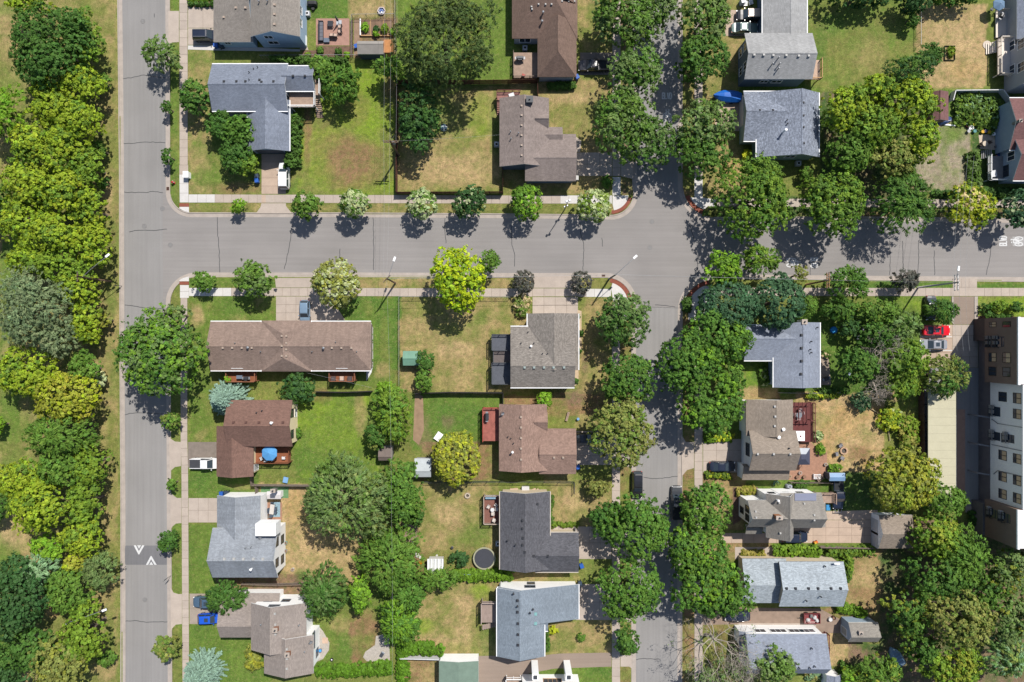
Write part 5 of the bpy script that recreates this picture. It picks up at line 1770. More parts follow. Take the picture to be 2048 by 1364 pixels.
def bare(name, label, px, py, rp, h, seed, group=None, leafy=0, tilt=(0, 0), bark=None):
 r = random.Random(seed)
 x, y = P(px, py, h * .55)
 t = thing(name, label, 'dead tree', (x, y, 0), 0, group)
 R = rp / S
 mt, mbr = MB(), MB()
 tips = []

 def grow(mb, p, d, L, w, lv):
  q = [p]
  for s in range(3):
   d = (d + Vector((r.gauss(0, .16), r.gauss(0, .16), r.gauss(0, .10)))).normalized()
   q.append(q[-1] + d * L / 3)
  mb.tube(q, [w, w * .8, w * .62, w * .45], 5 if lv > 2 else 4, caps=False)
  if lv == 0:
   tips.append(q[-1])
   return
  for k in range(3):
   a = Vector((r.gauss(0, 1), r.gauss(0, 1), r.gauss(.15, .45))).normalized()
   nd_ = (d * .75 + a * .75).normalized()
   grow(mbr, q[r.choice((2, 3, 3))], nd_, L * r.uniform(.6, .82), max(.012, w * .52), lv - 1)
 grow(mt, Vector((0, 0, -.1)), Vector((.02, .02, 1)), h * .38, .20 + R * .02, 0)
 top = tips.pop()
 for k in range(8):
  a = 6.2832 * k / 8 + r.uniform(-.3, .3)
  d = Vector((math.cos(a) + tilt[0], math.sin(a) + tilt[1], r.uniform(.35, .9))).normalized()
  grow(mbr, top - Vector((0, 0, r.uniform(0, .8))), d, R * .44, .05 + R * .007, 4)
 mt.build('trunk', bark or DEADWOOD, t)
 mbr.build('branches', bark or DEADWOOD, t)
 if leafy:
  rg = np.random.default_rng(seed)
  tp = np.array([tuple(v) for v in tips])
  tp = tp[rg.random(len(tp)) < leafy]
  k = np.repeat(np.arange(len(tp)), 8)
  pos = tp[k] + rg.normal(size=(len(k), 3)) * .25
  tint = np.array(PAL['ash']) * (1 + rg.normal(0, .15, (len(k), 1)))
  link('leaves', leaves_mesh('leaves', pos, rg.normal(size=(len(k), 3)) * .5 + [0, 0, .7], np.full(len(k), .09), 1.6, tint.clip(.01, .8), rg), t)
 return t


def hedge(label, pts, wpx, h, pal, mix=None, name='hedge', cat='hedge', leaf=.16, dens=1.0, group=None):
 """A run of leafy growth along a path of photograph pixels."""
 TREE_N[0] += 1
 r = np.random.default_rng(900 + TREE_N[0])
 w = [np.array(P(x, y, h * .6)) for x, y in pts]
 loc = w[0]
 t = thing(name, label, cat, (loc[0], loc[1], 0), 0, group)
 segs = [(a, b, np.linalg.norm(b - a)) for a, b in zip(w, w[1:])]
 W = wpx / S / 2
 L = sum(s[2] for s in segs)
 nc = int(L * W * 2 * 12 * dens) + 12
 P_, D_ = [], []
 si = r.choice(len(segs), nc, p=np.array([s[2] for s in segs]) / L)
 for i in range(nc):
  a, b, l = segs[si[i]]
  u = (b - a) / (l + 1e-9)
  f = r.random()
  off = r.uniform(-1, 1)
  q = a + (b - a) * f + np.array([-u[1], u[0]]) * off * W * r.uniform(.75, 1.08)
  zz = h * math.sqrt(max(.05, 1 - off * off * .75)) * r.uniform(.62, 1.08)
  P_.append((q[0] - loc[0], q[1] - loc[1], zz * (1.0 if r.random() > .3 else r.uniform(.3, .9))))
  D_.append((-u[1] * off, u[0] * off, .9))
 P_, D_ = np.array(P_), np.array(D_)
 k = np.repeat(np.arange(nc), 9)
 n = len(k)
 ld = unit(r, n)
 pos = P_[k] + ld * r.uniform(.08, .34, (n, 1))
 pos[:, 2] = pos[:, 2].clip(.04)
 base = np.tile(np.array(PAL[pal]) * .64, (nc, 1)) * (1 + r.normal(0, .18, (nc, 1)))
 if mix:
  for key, sh in mix:
   sel = r.random(nc) < sh
   base[sel] = base[sel] * .2 + np.array(PAL[key]) * .8
 tint = (base[k] * (1 + r.normal(0, .13, (n, 1)))).clip(.004, .8)
 link('foliage', leaves_mesh('foliage', pos, D_[k] * .6 + ld * .5 + [0, 0, .5] + r.normal(size=(n, 3)) * .3, leaf * r.uniform(.6, 1.2, n), 1.5, tint, r), t)
 mb = MB()
 for a, b, l in segs:
  m = max(1, int(l / .9))
  for i in range(m):
   q = a + (b - a) * (i + .5) / m - loc
   mb.tube([(q[0], q[1], -.05), (q[0] + r.normal(0, .1), q[1] + r.normal(0, .1), h * .7)], [.035, .015], 4)
 mb.build('stems', BARK, t)
 return t


def shrub(label, px, py, rp, h, pal, mix=None, name='shrub', cat='shrub', ry=None, group=None, style='shrub', dens=1.15):
 return tree(name, label, px, py, rp, ry or rp, h, pal, style, cat, group, dens, mix, None, .05)


# roadside wood: label from its colour, its row in the wood and what stands across the road
LM = [(20, 'the topmost driveway'), (70, 'the dark blue suv'), (108, 'the leaning young tree'), (165, 'the round sidewalk bush'), (215, 'the upper kerb sapling'), (262, 'the bushes left of the garage'), (310, 'the lower kerb sapling'), (348, 'the white utility cabinet'), (372, 'the red hydrant'), (408, 'the junction\'s upper corner'),
      (440, 'the first manhole'), (478, 'the junction\'s middle'), (515, 'the junction\'s lower half'), (545, 'the junction\'s lower corner'), (575, 'the lower tactile strip'), (620, 'the big maple\'s top'), (660, 'the big maple\'s upper half'), (735, 'the big maple\'s lower half'), (775, 'the big maple\'s bottom'), (800, 'the upper blue spruce'), (850, 'the small verge tree'), (885, 'the worn asphalt drive'), (928, 'the white pickup'), (960, 'the spindly verge sapling'), (1000, 'the double slab drive'), (1040, 'the double drive\'s end'), (1075, 'the round tree by the hump'), (1110, 'the speed hump arrows'), (1150, 'the signs past the hump'), (1190, 'the grey blue suv'), (1240, 'the bright blue hatchback'), (1300, 'the round olive street tree'), (1340, 'the lower blue spruce')]
CN = {'yg': 'yellow green', 'ygd': 'mid yellow green', 'g': 'mid green', 'gd': 'deep green', 'dg': 'dark green', 'will': 'grey green willowy', 'gg': 'silvery grey green', 'ol': 'dull olive', 'oly': 'golden olive', 'bright': 'bright green', 'pbg': 'pale bluish green', 'ash': 'soft grey green', 'pale': 'pale lime'}
WOOD = [(105, 92, 82, 84, 11, 'gd', 'broad'), (60, 8, 44, 26, 8, 'yg', 'broad'), (170, 80, 36, 58, 8, 'ygd', 'broad'), (165, 172, 44, 40, 8, 'yg', 'broad'), (100, 180, 36, 28, 7, 'yg', 'broad'), (10, 228, 36, 54, 9, 'bright', 'feather'), (206, 164, 16, 16, 3, 'g', 'round'), (120, 222, 56, 36, 8, 'yg', 'broad'),
  (165, 250, 44, 42, 9, 'yg', 'broad'), (72, 288, 46, 46, 9, 'yg', 'broad'), (130, 300, 56, 46, 9.5, 'yg', 'broad'), (176, 332, 34, 42, 8, 'ygd', 'broad'), (58, 368, 52, 46, 9, 'yg', 'broad'), (122, 384, 58, 50, 10, 'yg', 'broad'), (180, 420, 36, 42, 8, 'yg', 'broad'), (52, 442, 52, 42, 9, 'yg', 'broad'), (112, 468, 56, 46, 10, 'yg', 'broad'), (178, 492, 46, 46, 9, 'yg', 'broad'),
  (62, 522, 48, 36, 8, 'yg', 'broad'), (128, 534, 56, 36, 9, 'ygd', 'broad'), (66, 612, 78, 76, 12, 'gg', 'willow'), (120, 672, 40, 42, 9, 'gg', 'willow'), (156, 576, 46, 38, 8, 'yg', 'broad'), (178, 640, 30, 46, 7, 'yg', 'broad'), (58, 742, 58, 54, 9, 'yg', 'broad'), (138, 796, 66, 52, 10, 'oly', 'broad'), (172, 738, 30, 36, 7, 'g', 'broad'), (200, 758, 17, 16, 3, 'pale', 'broad'),
  (128, 868, 72, 48, 10, 'g', 'feather'), (58, 958, 56, 46, 9, 'yg', 'broad'), (126, 932, 48, 40, 9, 'g', 'broad'), (184, 926, 34, 50, 8, 'ygd', 'broad'), (84, 1012, 62, 52, 10, 'yg', 'broad'), (172, 1004, 36, 50, 8, 'ygd', 'broad'), (166, 1072, 40, 36, 8, 'yg', 'broad'), (100, 1092, 36, 26, 7, 'bright', 'broad'), (84, 1138, 40, 38, 8, 'pbg', 'feather'),
  (202, 1138, 38, 38, 6, 'ash', 'willow'), (32, 1188, 64, 76, 12, 'dg', 'broad'), (142, 1178, 46, 48, 8, 'g', 'broad'), (172, 1262, 42, 62, 9, 'ygd', 'broad'), (58, 1298, 62, 42, 9, 'gd', 'broad'), (120, 1322, 62, 56, 10, 'ol', 'broad'), (-4, 1014, 20, 32, 6, 'gd', 'broad'), (213, 1316, 17, 15, 2.5, 'g', 'round'), (152, 1128, 24, 26, 6, 'oly', 'broad'), (10, 1350, 40, 40, 8, 'dg', 'broad'), (-20, 420, 40, 60, 8, 'gd', 'broad'), (-3, 850, 14, 18, 4, 'bright', 'broad'), (200, 300, 14, 18, 4, 'g', 'broad'), (207, 365, 12, 14, 3, 'gd', 'broad'), (212, 640, 20, 18, 3.5, 'ol', 'open')]
used = set()
for (px, py, rx, ry, h_, pal, sty) in WOOD:
 col_ = 'far edge' if px < 70 else 'middle' if px < 150 else 'road edge'
 lm = min(LM, key=lambda q: abs(q[0] - py))
 small = 'small ' if rx < 22 else 'large ' if rx > 60 else ''
 lab = f"{small}{CN[pal]} tree in the wood's {col_}, opposite {lm[1]}"
 alts = sorted(LM, key=lambda q: abs(q[0] - py))
 i = 0
 while lab in used:
  i += 1
  lab = f"{small}{CN[pal]} tree in the wood's {col_}, opposite {alts[i][1]}"
 used.add(lab)
 tree('woodland_tree', lab, px, py, rx * 1.1, ry * 1.1, h_, pal, sty, 'tree', 'trees in the roadside wood', mix=[('g', .15)] if pal in ('yg', 'ygd') else [('oly', .2)] if pal in ('ol',) else [('ye', .25)] if pal == 'oly' else None)

ST = 'street trees'
T = tree
T('street_tree', 'leaning young street tree overhanging the kerb by the first drive', 322, 110, 38, 39, 6.5, 'ash', 'feather', group=ST, dens=.8, mix=[('g', .5)])
T('sapling', 'thin sapling on the verge beside the blue grey roofed house', 336, 216, 14, 15, 3.2, 'gd', 'open', group='kerb saplings')
T('sapling', 'thin narrow sapling on the verge above the white utility box', 337, 313, 13, 19, 3.6, 'gd', 'open', group='kerb saplings')
T('sapling', 'spindly sapling on the verge below the white pickup drive', 345, 967, 11, 15, 3.2, 'g', 'open', group='kerb saplings', dens=.6)
YT = 'garden trees'
T('garden_tree', 'round deep green tree spilling over the sidewalk near the blue grey roof', 393, 193, 37, 36, 5.5, 'gd', 'broad', group=YT, mix=[('g', .3)])
T('garden_tree', 'deep green bushy tree against the front of the blue grey roofed house', 442, 250, 32, 32, 4.5, 'gd', group=YT)
T('garden_tree', 'rich green bushy tree left of the blue grey garage roof', 480, 262, 38, 36, 5, 'rich', group=YT)
T('garden_tree', 'tall bushy tree at the lower left corner of the blue grey garage', 472, 312, 34, 42, 5, 'gd', group=YT)
T('garden_tree', 'lighter green bush by the mouth of the blue grey garage', 492, 328, 28, 27, 4, 'ygd', group=YT, mix=[('g', .4)])
hedge('climbing vines along the right side of the blue grey garage', [(588, 232), (586, 275), (583, 335)], 30, 2.6, 'rich', name='vine_hedge')
T('garden_tree', 'glossy deep green tree right of the blue grey house porch', 680, 168, 41, 45, 6.5, 'rich', 'feather', group=YT)
T('garden_tree', 'bushy green tree between the porch stairs and the shed', 642, 140, 30, 26, 4.5, 'g', 'broad', group=YT)
hedge('loose hedge along the back fence of the blue grey roofed house', [(540, 121), (600, 121), (700, 124)], 18, 2, 'rich')
T('willow_tree', 'huge grey green willow over two back yards near the top', 888, 88, 116, 108, 15, 'will', 'willow', 'willow tree', YT, mix=[('ol', .15)], dens=1.05)
T('garden_tree', 'dark green tree below the huge willow inside the fenced yard', 838, 225, 48, 72, 9, 'dg', 'broad', group=YT, mix=[('gd', .5)])
T('garden_tree', 'bright feathery tree left of the huge willow', 782, 138, 38, 28, 6, 'g', 'feather', group=YT)
T('street_tree', 'small lime green street tree on the verge left of the tan drive', 479, 412, 18, 17, 3.4, 'bright', 'feather', group=ST, dens=.8)
T('street_tree', 'green street tree right of the tan drive by the white car', 614, 411, 33, 31, 6, 'g', group=ST)
T('street_tree', 'blossoming pale street tree second right of the tan drive', 709, 408, 31, 30, 6, 'g', 'round', group=ST, mix=[('pale', .55)])
T('street_tree', 'blossoming pale street tree in front of the brown fence', 844, 408, 31, 32, 6, 'g', 'round', group=ST, mix=[('pale', .55)])
T('street_tree', 'dark green street tree in front of the brown fence', 941, 405, 37, 35, 6.5, 'dg', group=ST, mix=[('pale', .12)])
T('street_tree', 'fresh green street tree below the taupe corner house', 1054, 406, 33, 38, 6, 'bright', 'round', group=ST, mix=[('rich', .6)])
T('street_tree', 'pale blossoming street tree nearest the crossroads lamp', 1187, 411, 37, 34, 6, 'ygd', 'round', group=ST, mix=[('pale', .4)])
T('street_tree', 'small green street tree at the lower corner of the T junction', 408, 561, 27, 22, 4, 'g', group=ST)
T('street_tree', 'leafy green street tree left of the duplex driveway', 507, 558, 44, 42, 6.5, 'g', group=ST, mix=[('ash', .2)])
T('street_tree', 'olive cream street tree right of the duplex driveway', 673, 567, 49, 52, 7, 'ol', 'round', group=ST, mix=[('pale', .3), ('oly', .2)])
T('street_tree', 'brilliant yellow street tree leaning over the cross street', 918, 556, 60, 72, 10, 'ye', 'broad', group=ST, mix=[('bright', .25)])
T('street_tree', 'small green tree clinging to the side of the brilliant yellow tree', 978, 524, 24, 27, 7, 'g', 'broad', group=ST)
T('crab_apple_tree', 'dark purple street tree left of the wide bright driveway', 1047, 563, 23, 24, 3.8, 'pu', 'round', group=ST)
T('crab_apple_tree', 'dark purple street tree right of the wide bright driveway', 1163, 565, 22, 23, 3.8, 'pu', 'round', group=ST)
T('maple_tree', 'big spreading maple overhanging the road beside the duplex', 324, 708, 98, 94, 13, 'rich', 'broad', 'maple tree', YT, mix=[('ash', .3), ('bright', .15)], dens=1.1)
T('maple_tree', 'thin pale topped tree behind the big maple by the corner lawn', 352, 630, 34, 24, 7, 'ash', 'open', 'tree', YT, dens=.6)
bare('dead_tree', 'grey leafless limbs showing on top of the big maple', 338, 634, 26, 8, 5, YT)
spruce('blue spruce between the duplex and the maroon brown roof', 453, 797, 43, 7.5)
spruce('blue spruce at the bottom edge in front of the stone grey house', 401, 1346, 43, 8)
T('garden_tree', 'dense dark round bush below the duplex', 595, 778, 41, 33, 4.5, 'dg', 'broad', group=YT, mix=[('gd', .4)])
T('street_tree', 'small green street tree on the verge under the big maple', 343, 843, 23, 20, 4, 'g', group=ST, mix=[('ol', .3)])
T('street_tree', 'round dark street tree beside the speed hump', 338, 1080, 24, 25, 4.5, 'gd', group=ST)
T('street_tree', 'round olive street tree near the lower blue spruce', 332, 1291, 27, 28, 4.5, 'ol', group=ST, mix=[('g', .3)])
T('garden_tree', 'feathery light green tree between the mown lawn and the green shed', 786, 826, 46, 60, 7, 'g', 'feather', group=YT, mix=[('ygd', .4)])
T('garden_tree', 'small dark tree above the brown shed', 756, 868, 30, 30, 5, 'gd', 'broad', group=YT, mix=[('ol', .3)])
T('garden_tree', 'yellow green bush where the fences meet by the duplex lawn', 770, 772, 20, 12, 2.5, 'bright', 'feather', group=YT)
T('ash_tree', 'broad grey green ash with loose branches behind the maroon brown roof', 694, 1000, 102, 92, 12, 'ash', 'feather', 'ash tree', YT, dens=.85, mix=[('g', .2)])
T('garden_tree', 'mid green tree filling the gap right of the broad ash', 804, 985, 46, 80, 8.5, 'g', 'broad', group=YT, mix=[('gd', .4)])
T('garden_tree', 'upper of two leafy shrubs beside the green shed', 850, 722, 22, 24, 3.5, 'gd', 'broad', group=YT)
T('garden_tree', 'lower of two leafy shrubs beside the green shed', 849, 760, 21, 24, 3.5, 'g', 'broad', group=YT)
T('garden_tree', 'perfectly round yellow olive tree in the yard with red deck', 914, 916, 51, 57, 7, 'oly', 'round', group=YT, mix=[('ol', .3), ('cy', .25)])
T('garden_tree', 'small vivid green tree at the corner of the rose brown roof', 1089, 800, 17, 17, 3.6, 'bright', 'round', group=YT)
shrub('flowering shrub bed by the warm grey house and wide driveway', 1044, 609, 20, 1.4, 'ol', [('flow', .3), ('g', .4)], ry=27)
T('garden_tree', 'drooping feathery tree over the grey blue parked car', 452, 1193, 44, 39, 5.5, 'gd', 'feather', group=YT)
shrub('golden olive shrub mound beside the stone grey roof', 508, 1314, 22, 1.8, 'oly', [('ol', .4)], ry=31)
T('garden_tree', 'dense dark feathery tree right of the white dormer house', 650, 1180, 53, 62, 7.5, 'gd', 'feather', group=YT, mix=[('ash', .3)])
T('garden_tree', 'narrow vivid green tree beside the dense dark feathery tree', 722, 1186, 24, 46, 5.5, 'bright', 'broad', group=YT, mix=[('g', .4)])
T('garden_tree', 'wide feathery tree spreading left of the white play hut', 783, 1118, 76, 72, 8.5, 'g', 'feather', group=YT)
T('garden_tree', 'bright leafy tree above the pebble pad and hedge', 800, 1236, 46, 62, 6.5, 'rich', 'feather', group=YT, mix=[('bright', .4)])
T('garden_tree', 'trailing feathery tree over the vines below the play hut', 878, 1158, 44, 24, 4.5, 'g', 'feather', group=YT)
hedge('bright vine hedge running below the trampoline', [(905, 1152), (960, 1152), (1030, 1148)], 26, 1.3, 'bright', name='vine_hedge')
hedge('vivid green hedge along the bottom of the pebble pad garden', [(632, 1342), (690, 1342), (785, 1336)], 28, 1.2, 'hb')
hedge('vivid green upright hedge rising from the bottom edge', [(806, 1380), (806, 1340), (806, 1285)], 26, 1.6, 'hb')
hedge('vivid green hedge on top of the white fence', [(815, 1296), (850, 1298), (886, 1303)], 26, 1.4, 'hb')
T('garden_tree', 'leafy tree linking the wide feathery tree to the hedge below', 818, 1184, 36, 40, 6.5, 'rich', 'feather', group=YT)
T('garden_tree', 'dense low tree behind the pale tin shed', 832, 1030, 22, 26, 5, 'gd', 'broad', group=YT)
shrub('dark low shrub between play hut and trampoline', 918, 1118, 24, 1.6, 'dg', None, ry=16)
# side street, upper left bank
for lab, q in (('street tree at the very top of the left kerb of the side street', (1256, 32, 78, 66, 10, 'g')), ('thin street tree leaning over the road near the top', (1322, 18, 36, 40, 9, 'ash')), ('pale thin street tree behind the black pickup', (1212, 48, 30, 44, 8, 'ash')),
               ('street tree right of the black pickup', (1270, 148, 66, 60, 10, 'rich')), ('largest street tree beside the taupe house front walk', (1248, 250, 74, 74, 11, 'g')), ('street tree over the painted bicycle mark', (1302, 290, 50, 60, 9, 'gd'))):
 T('street_tree', lab, *q, 'broad', group=ST, mix=[('ash', .3)], dens=.9)
for lab, q in (('street tree at the top of the right kerb of the side street', (1408, 36, 60, 62, 10, 'ash')), ('street tree left of the green parked car', (1406, 124, 60, 58, 10, 'gd')), ('street tree beside the blue tarp boat', (1408, 252, 70, 56, 10, 'ash')), ('street tree just above the upper right corner ramp', (1406, 310, 66, 58, 9, 'gd'))):
 T('street_tree', lab, *q, 'broad', group=ST, mix=[('g', .35)], dens=.85)
for lab, q, mx in (('street tree over the lower left corner ramp', (1250, 642, 60, 64, 9, 'gd'), [('ash', .4)]), ('street tree beside the sandy gravel strip', (1254, 757, 60, 58, 9, 'gd'), [('g', .3)]), ('big olive street tree over the rose house drive', (1237, 866, 72, 78, 11, 'ol'), [('g', .25)]),
                   ('big glossy street tree above the charcoal house drive', (1272, 1056, 78, 72, 10, 'rich'), [('g', .3)]), ('street tree by the fence left of the glossy street tree', (1214, 1040, 42, 46, 7, 'gd'), None), ('big street tree between the two lower left drives', (1262, 1174, 74, 68, 10, 'rich'), [('g', .3)]), ('small round street tree above the brown asphalt drive mouth', (1253, 1283, 30, 30, 5, 'gd'), [('g', .4)])):
 T('street_tree', lab, *q, 'broad', group=ST, mix=mx)
T('garden_tree', 'small olive garden tree in the dry yard by the big olive street tree', 1195, 972, 27, 22, 4, 'ol', 'broad', group=YT)
for lab, q in (('vivid green street tree left of the T shaped roof', (1430, 676, 78, 66, 10, 'rich')), ('vivid green street tree shading the bend of the side street', (1374, 726, 70, 70, 10, 'rich')), ('vivid green street tree above the dark blue car drive', (1422, 806, 74, 68, 10, 'rich')), ('vivid green street tree close to the sandy roof', (1462, 760, 34, 44, 7, 'g')),
               ('street tree beside the two cars parked at the kerb', (1412, 1020, 60, 60, 9, 'g')), ('street tree over the side street below the parked cars', (1392, 1102, 66, 62, 10, 'g')), ('wide street tree against the pale stepped roof', (1418, 1172, 88, 66, 10, 'rich'))):
 T('street_tree', lab, *q, 'broad', group=ST, mix=[('gd', .25), ('bright', .12)])
bare('dead_tree', 'large bare branched tree by the bottom drive of the side street', 1432, 1300, 90, 11, 21, YT, leafy=.10)
bare('dead_tree', 'bare grey limbs reaching over the dusk blue roof', 1495, 1325, 60, 10, 22, YT, leafy=.05)
T('garden_tree', 'leafy tree over the lower left of the dusk blue roof', 1545, 1326, 46, 44, 8, 'ash', 'broad', group=YT, mix=[('g', .5)])
T('garden_tree', 'sparse leafy tree among the bare branches at the bottom', 1432, 1345, 54, 34, 7, 'ash', 'open', group=YT, dens=.5)
# north bank of the cross street, right half
for lab, q, sty, mx in (('broad street tree over the crossroads upper right corner', (1500, 400, 86, 92, 11, 'g'), 'broad', [('ygd', .4)]), ('broad street tree below the mottled roof yard', (1662, 406, 76, 72, 10, 'g'), 'broad', [('ygd', .3)]), ('feathery street tree below the raked soil yard', (1804, 412, 72, 70, 10, 'gd'), 'feather', [('g', .4)]),
      ('yellowing street tree below the cluttered patio', (1938, 412, 56, 46, 7, 'ygd'), 'broad', [('cy', .4), ('flow', .16)]), ('dark bluish street tree at the right edge', (2034, 418, 38, 38, 7, 'bl'), 'broad', [('pale', .12)])):
 T('street_tree', lab, *q, sty, group=ST, mix=mx)
T('garden_tree', 'young tree below the mottled roofed house porch', 1540, 350, 30, 26, 4, 'g', 'feather', group=YT, dens=.8)
T('garden_tree', 'small leafy bush by the mottled house corner', 1612, 348, 15, 17, 2.5, 'g', 'broad', group=YT)
for lab, q in (('yellow green tree against the right wall of the mottled roof', (1690, 222, 56, 52, 9, 'yg')), ('yellow green tree in the middle of the cluster by the mottled roof', (1742, 262, 56, 54, 10, 'ygd')), ('dull green tree at the lower left of the yellow green cluster', (1696, 306, 52, 48, 9, 'g')), ('olive tree at the lower middle of the yellow green cluster', (1770, 318, 60, 50, 9, 'ol')),
               ('brightest yellow green tree at the top of the cluster', (1812, 208, 62, 56, 10, 'yg')), ('yellow green tree nearest the red brown shed', (1832, 276, 48, 54, 9, 'yg')), ('yellow tree topping the cluster below the green yard', (1755, 182, 40, 36, 8, 'yg'))):
 T('garden_tree', lab, *q, 'broad', group='trees between the mottled roof and the raked soil', mix=[('g', .25)])
T('garden_tree', 'dark blurred tree above the yellow green cluster', 1812, 148, 58, 38, 9, 'dg', 'willow', group=YT, mix=[('g', .4)])
T('garden_tree', 'dark tree at the corner of the dry yard', 1858, 112, 30, 26, 6, 'gd', 'feather', group=YT)
T('garden_tree', 'green tree near the corner of the raked soil', 1812, 335, 20, 26, 5, 'g', 'feather', group=YT)
T('garden_tree', 'dark trees edge casting shade at the top of the green yard', 1712, -8, 90, 26, 5, 'dg', 'broad', group=YT, low=.4)
T('garden_tree', 'dark tree at the top between the green and dry yards', 1826, 4, 38, 28, 5, 'dg', 'broad', group=YT, low=.3)
T('garden_tree', 'dark leafy tree peeping in at the top of the dry yard', 1905, -6, 56, 20, 4, 'gd', 'broad', group=YT, low=.3)
T('garden_tree', 'low tree on the fence line between green and dry yards', 1824, 35, 14, 24, 3, 'gd', 'broad', group=YT)
# south bank, right half
T('garden_tree', 'lime green tree left over the cross street lettering', 1446, 540, 38, 44, 8, 'bright', 'broad', group=ST, mix=[('g', .3)])
T('garden_tree', 'soft green tree right over the cross street lettering', 1520, 522, 48, 32, 8, 'g', 'feather', group=ST, mix=[('ygd', .4)])
T('linden_tree', 'knobbly blue green tree over the lower right corner ramp', 1458, 612, 66, 54, 9, 'bl', 'round', group=YT, dens=1.1)
T('linden_tree', 'knobbly blue green tree against the T shaped roof', 1556, 604, 52, 58, 9, 'bl', 'round', group=YT, dens=1.1)
T('sapling', 'thin brownish sapling by the painted bicycle on the cross street', 1597, 550, 22, 24, 4.5, 'ol', 'open', group='kerb saplings', dens=.45)
T('street_tree', 'feathery bright street tree beside the timber power pole', 1694, 566, 46, 40, 7, 'rich', 'feather', group=ST)
T('crab_apple_tree', 'spiky dark purple street tree near the leaning lamp pole', 1810, 560, 28, 27, 5, 'pu', 'feather', group=ST)
for lab, q, sty in (('green bush between blue green trees and the power pole', (1612, 612, 26, 26, 4, 'g'), 'feather'), ('deep green tree right of the power pole along the sidewalk', (1682, 618, 40, 24, 5, 'gd'), 'feather'), ('leafy tree behind the sidewalk left of the hidden car', (1756, 622, 48, 28, 6, 'g'), 'broad'), ('dark round tree above the blue pool', (1697, 652, 25, 24, 4, 'dg'), 'broad'),
     ('silvery tree above the silver car', (1805, 652, 40, 34, 7, 'ash'), 'feather'), ('dark tree in the middle of the leafy garden', (1752, 672, 40, 30, 7, 'gd'), 'broad'), ('feathery tree covering the dark hidden car', (1882, 622, 34, 27, 5, 'gd'), 'feather')):
 T('garden_tree', lab, *q, sty, group=YT, mix=[('g', .2)])
T('garden_tree', 'deep green tree shading the lawn of the blue pool', 1712, 730, 42, 40, 8, 'gd', 'broad', group=YT, mix=[('g', .3)])
bare('dead_tree', 'bare twiggy dead tree in the leafy garden', 1768, 704, 44, 13, 31, YT)
bare('dead_tree', 'smaller bare tree below the twiggy dead tree', 1780, 768, 32, 11, 33, YT)
T('garden_tree', 'yellow green tree left of the parked silver car', 1815, 715, 38, 44, 8, 'ygd', 'broad', group=YT, mix=[('g', .4)])
T('garden_tree', 'yellow green tree beneath the smaller bare tree', 1800, 770, 40, 32, 6, 'ygd', 'broad', group=YT, mix=[('g', .5)])
T('garden_tree', 'spreading tree over the end of the long carport', 1890, 752, 52, 46, 8, 'gd', 'feather', group=YT, mix=[('ol', .4)])
shrub('yellow flowering border bushes at the right of the parched lawn', 1778, 838, 30, 1.5, 'ygd', [('cy', .4), ('pale', .1)], ry=28)
shrub('golden border bushes beside the dark carport strip', 1818, 862, 24, 1.8, 'ygd', [('gold', .4)], ry=40)
shrub('blue green spiky shrub above the parched lawn', 1722, 800, 24, 1.8, 'bl', [('pale', .15)], ry=22)
hedge('flowering hedge along the pale fence above the parched lawn', [(1615, 792), (1680, 790)], 12, .9, 'ygd', [('cy', .3)])
hedge('green border under the wall of the T shaped roof', [(1640, 782), (1700, 780)], 12, 1.0, 'rich')
T('garden_tree', 'great olive gold tree between the blue tin roof and the carport', 1800, 958, 76, 78, 10, 'oly', 'broad', group=YT, mix=[('ol', .35), ('ygd', .3)], dens=1.05)
T('garden_tree', 'green tree at the lower end of the long carport', 1886, 1000, 44, 44, 8, 'g', 'broad', group=YT)
for i, (lab, q, sty) in enumerate((('upper tree of the lower right grove behind the hip roofed garage', (1870, 1072, 58, 46, 9, 'ygd'), 'broad'), ('leafy grove tree below the brown end of the apartments', (1920, 1110, 56, 54, 10, 'g'), 'feather'), ('grove tree right of the tan and brown yard', (1872, 1150, 62, 54, 10, 'gd'), 'broad'), ('big grove tree in the middle of the lower right grove', (1910, 1232, 74, 66, 12, 'ol'), 'broad'),
                                 ('dark grove tree right of the grey gambrel shed', (1815, 1222, 52, 48, 9, 'gd'), 'broad'), ('pale grove tree at the right edge below the apartments', (2020, 1140, 52, 50, 9, 'ash'), 'broad'), ('grove tree at the right edge of the grove, second from the top', (2016, 1232, 54, 52, 9, 'ash'), 'broad'), ('bluish grove tree at the right edge near the bottom', (2008, 1310, 54, 50, 9, 'pbg'), 'feather'),
                                 ('grove tree at the bottom edge right of the silver boat', (1900, 1328, 70, 46, 9, 'ygd'), 'broad'), ('feathery grove tree at the bottom left of the silver boat', (1755, 1342, 52, 36, 6, 'g'), 'feather'), ('low tree along the bottom edge right of the small grey shed', (1708, 1352, 36, 22, 4, 'bright'), 'feather'), ('dark grove tree between the gambrel shed and the silver boat', (1838, 1292, 34, 34, 8, 'gd'), 'broad'), ('tall grove tree in the dark gap of the grove', (1962, 1176, 40, 40, 8, 'gd'), 'open'))):
 T('grove_tree', lab, *q, sty, group='trees in the lower right grove', mix=[('g', .3), ('oly', .12)])
hedge('bright vine mound above the pale stepped roof', [(1548, 1102), (1600, 1102), (1640, 1106)], 26, 1.5, 'bright', [('ygd', .3)], name='vine_hedge')
hedge('leafy border right of the bright vine mound', [(1652, 1104), (1700, 1104), (1748, 1100)], 20, 1.3, 'ygd', [('g', .5)])
hedge('weedy shrubs at the back of the pale stepped roof', [(1694, 1108), (1697, 1140), (1690, 1160)], 22, 1.4, 'g', [('ygd', .3)])
hedge('bright shrubs between the pale stepped roof and gambrel shed', [(1672, 1213), (1712, 1222), (1730, 1232)], 20, 1.2, 'bright')
hedge('low golden border in front of the pale stepped roof', [(1484, 1107), (1528, 1106)], 12, .7, 'oly', [('gold', .4)])
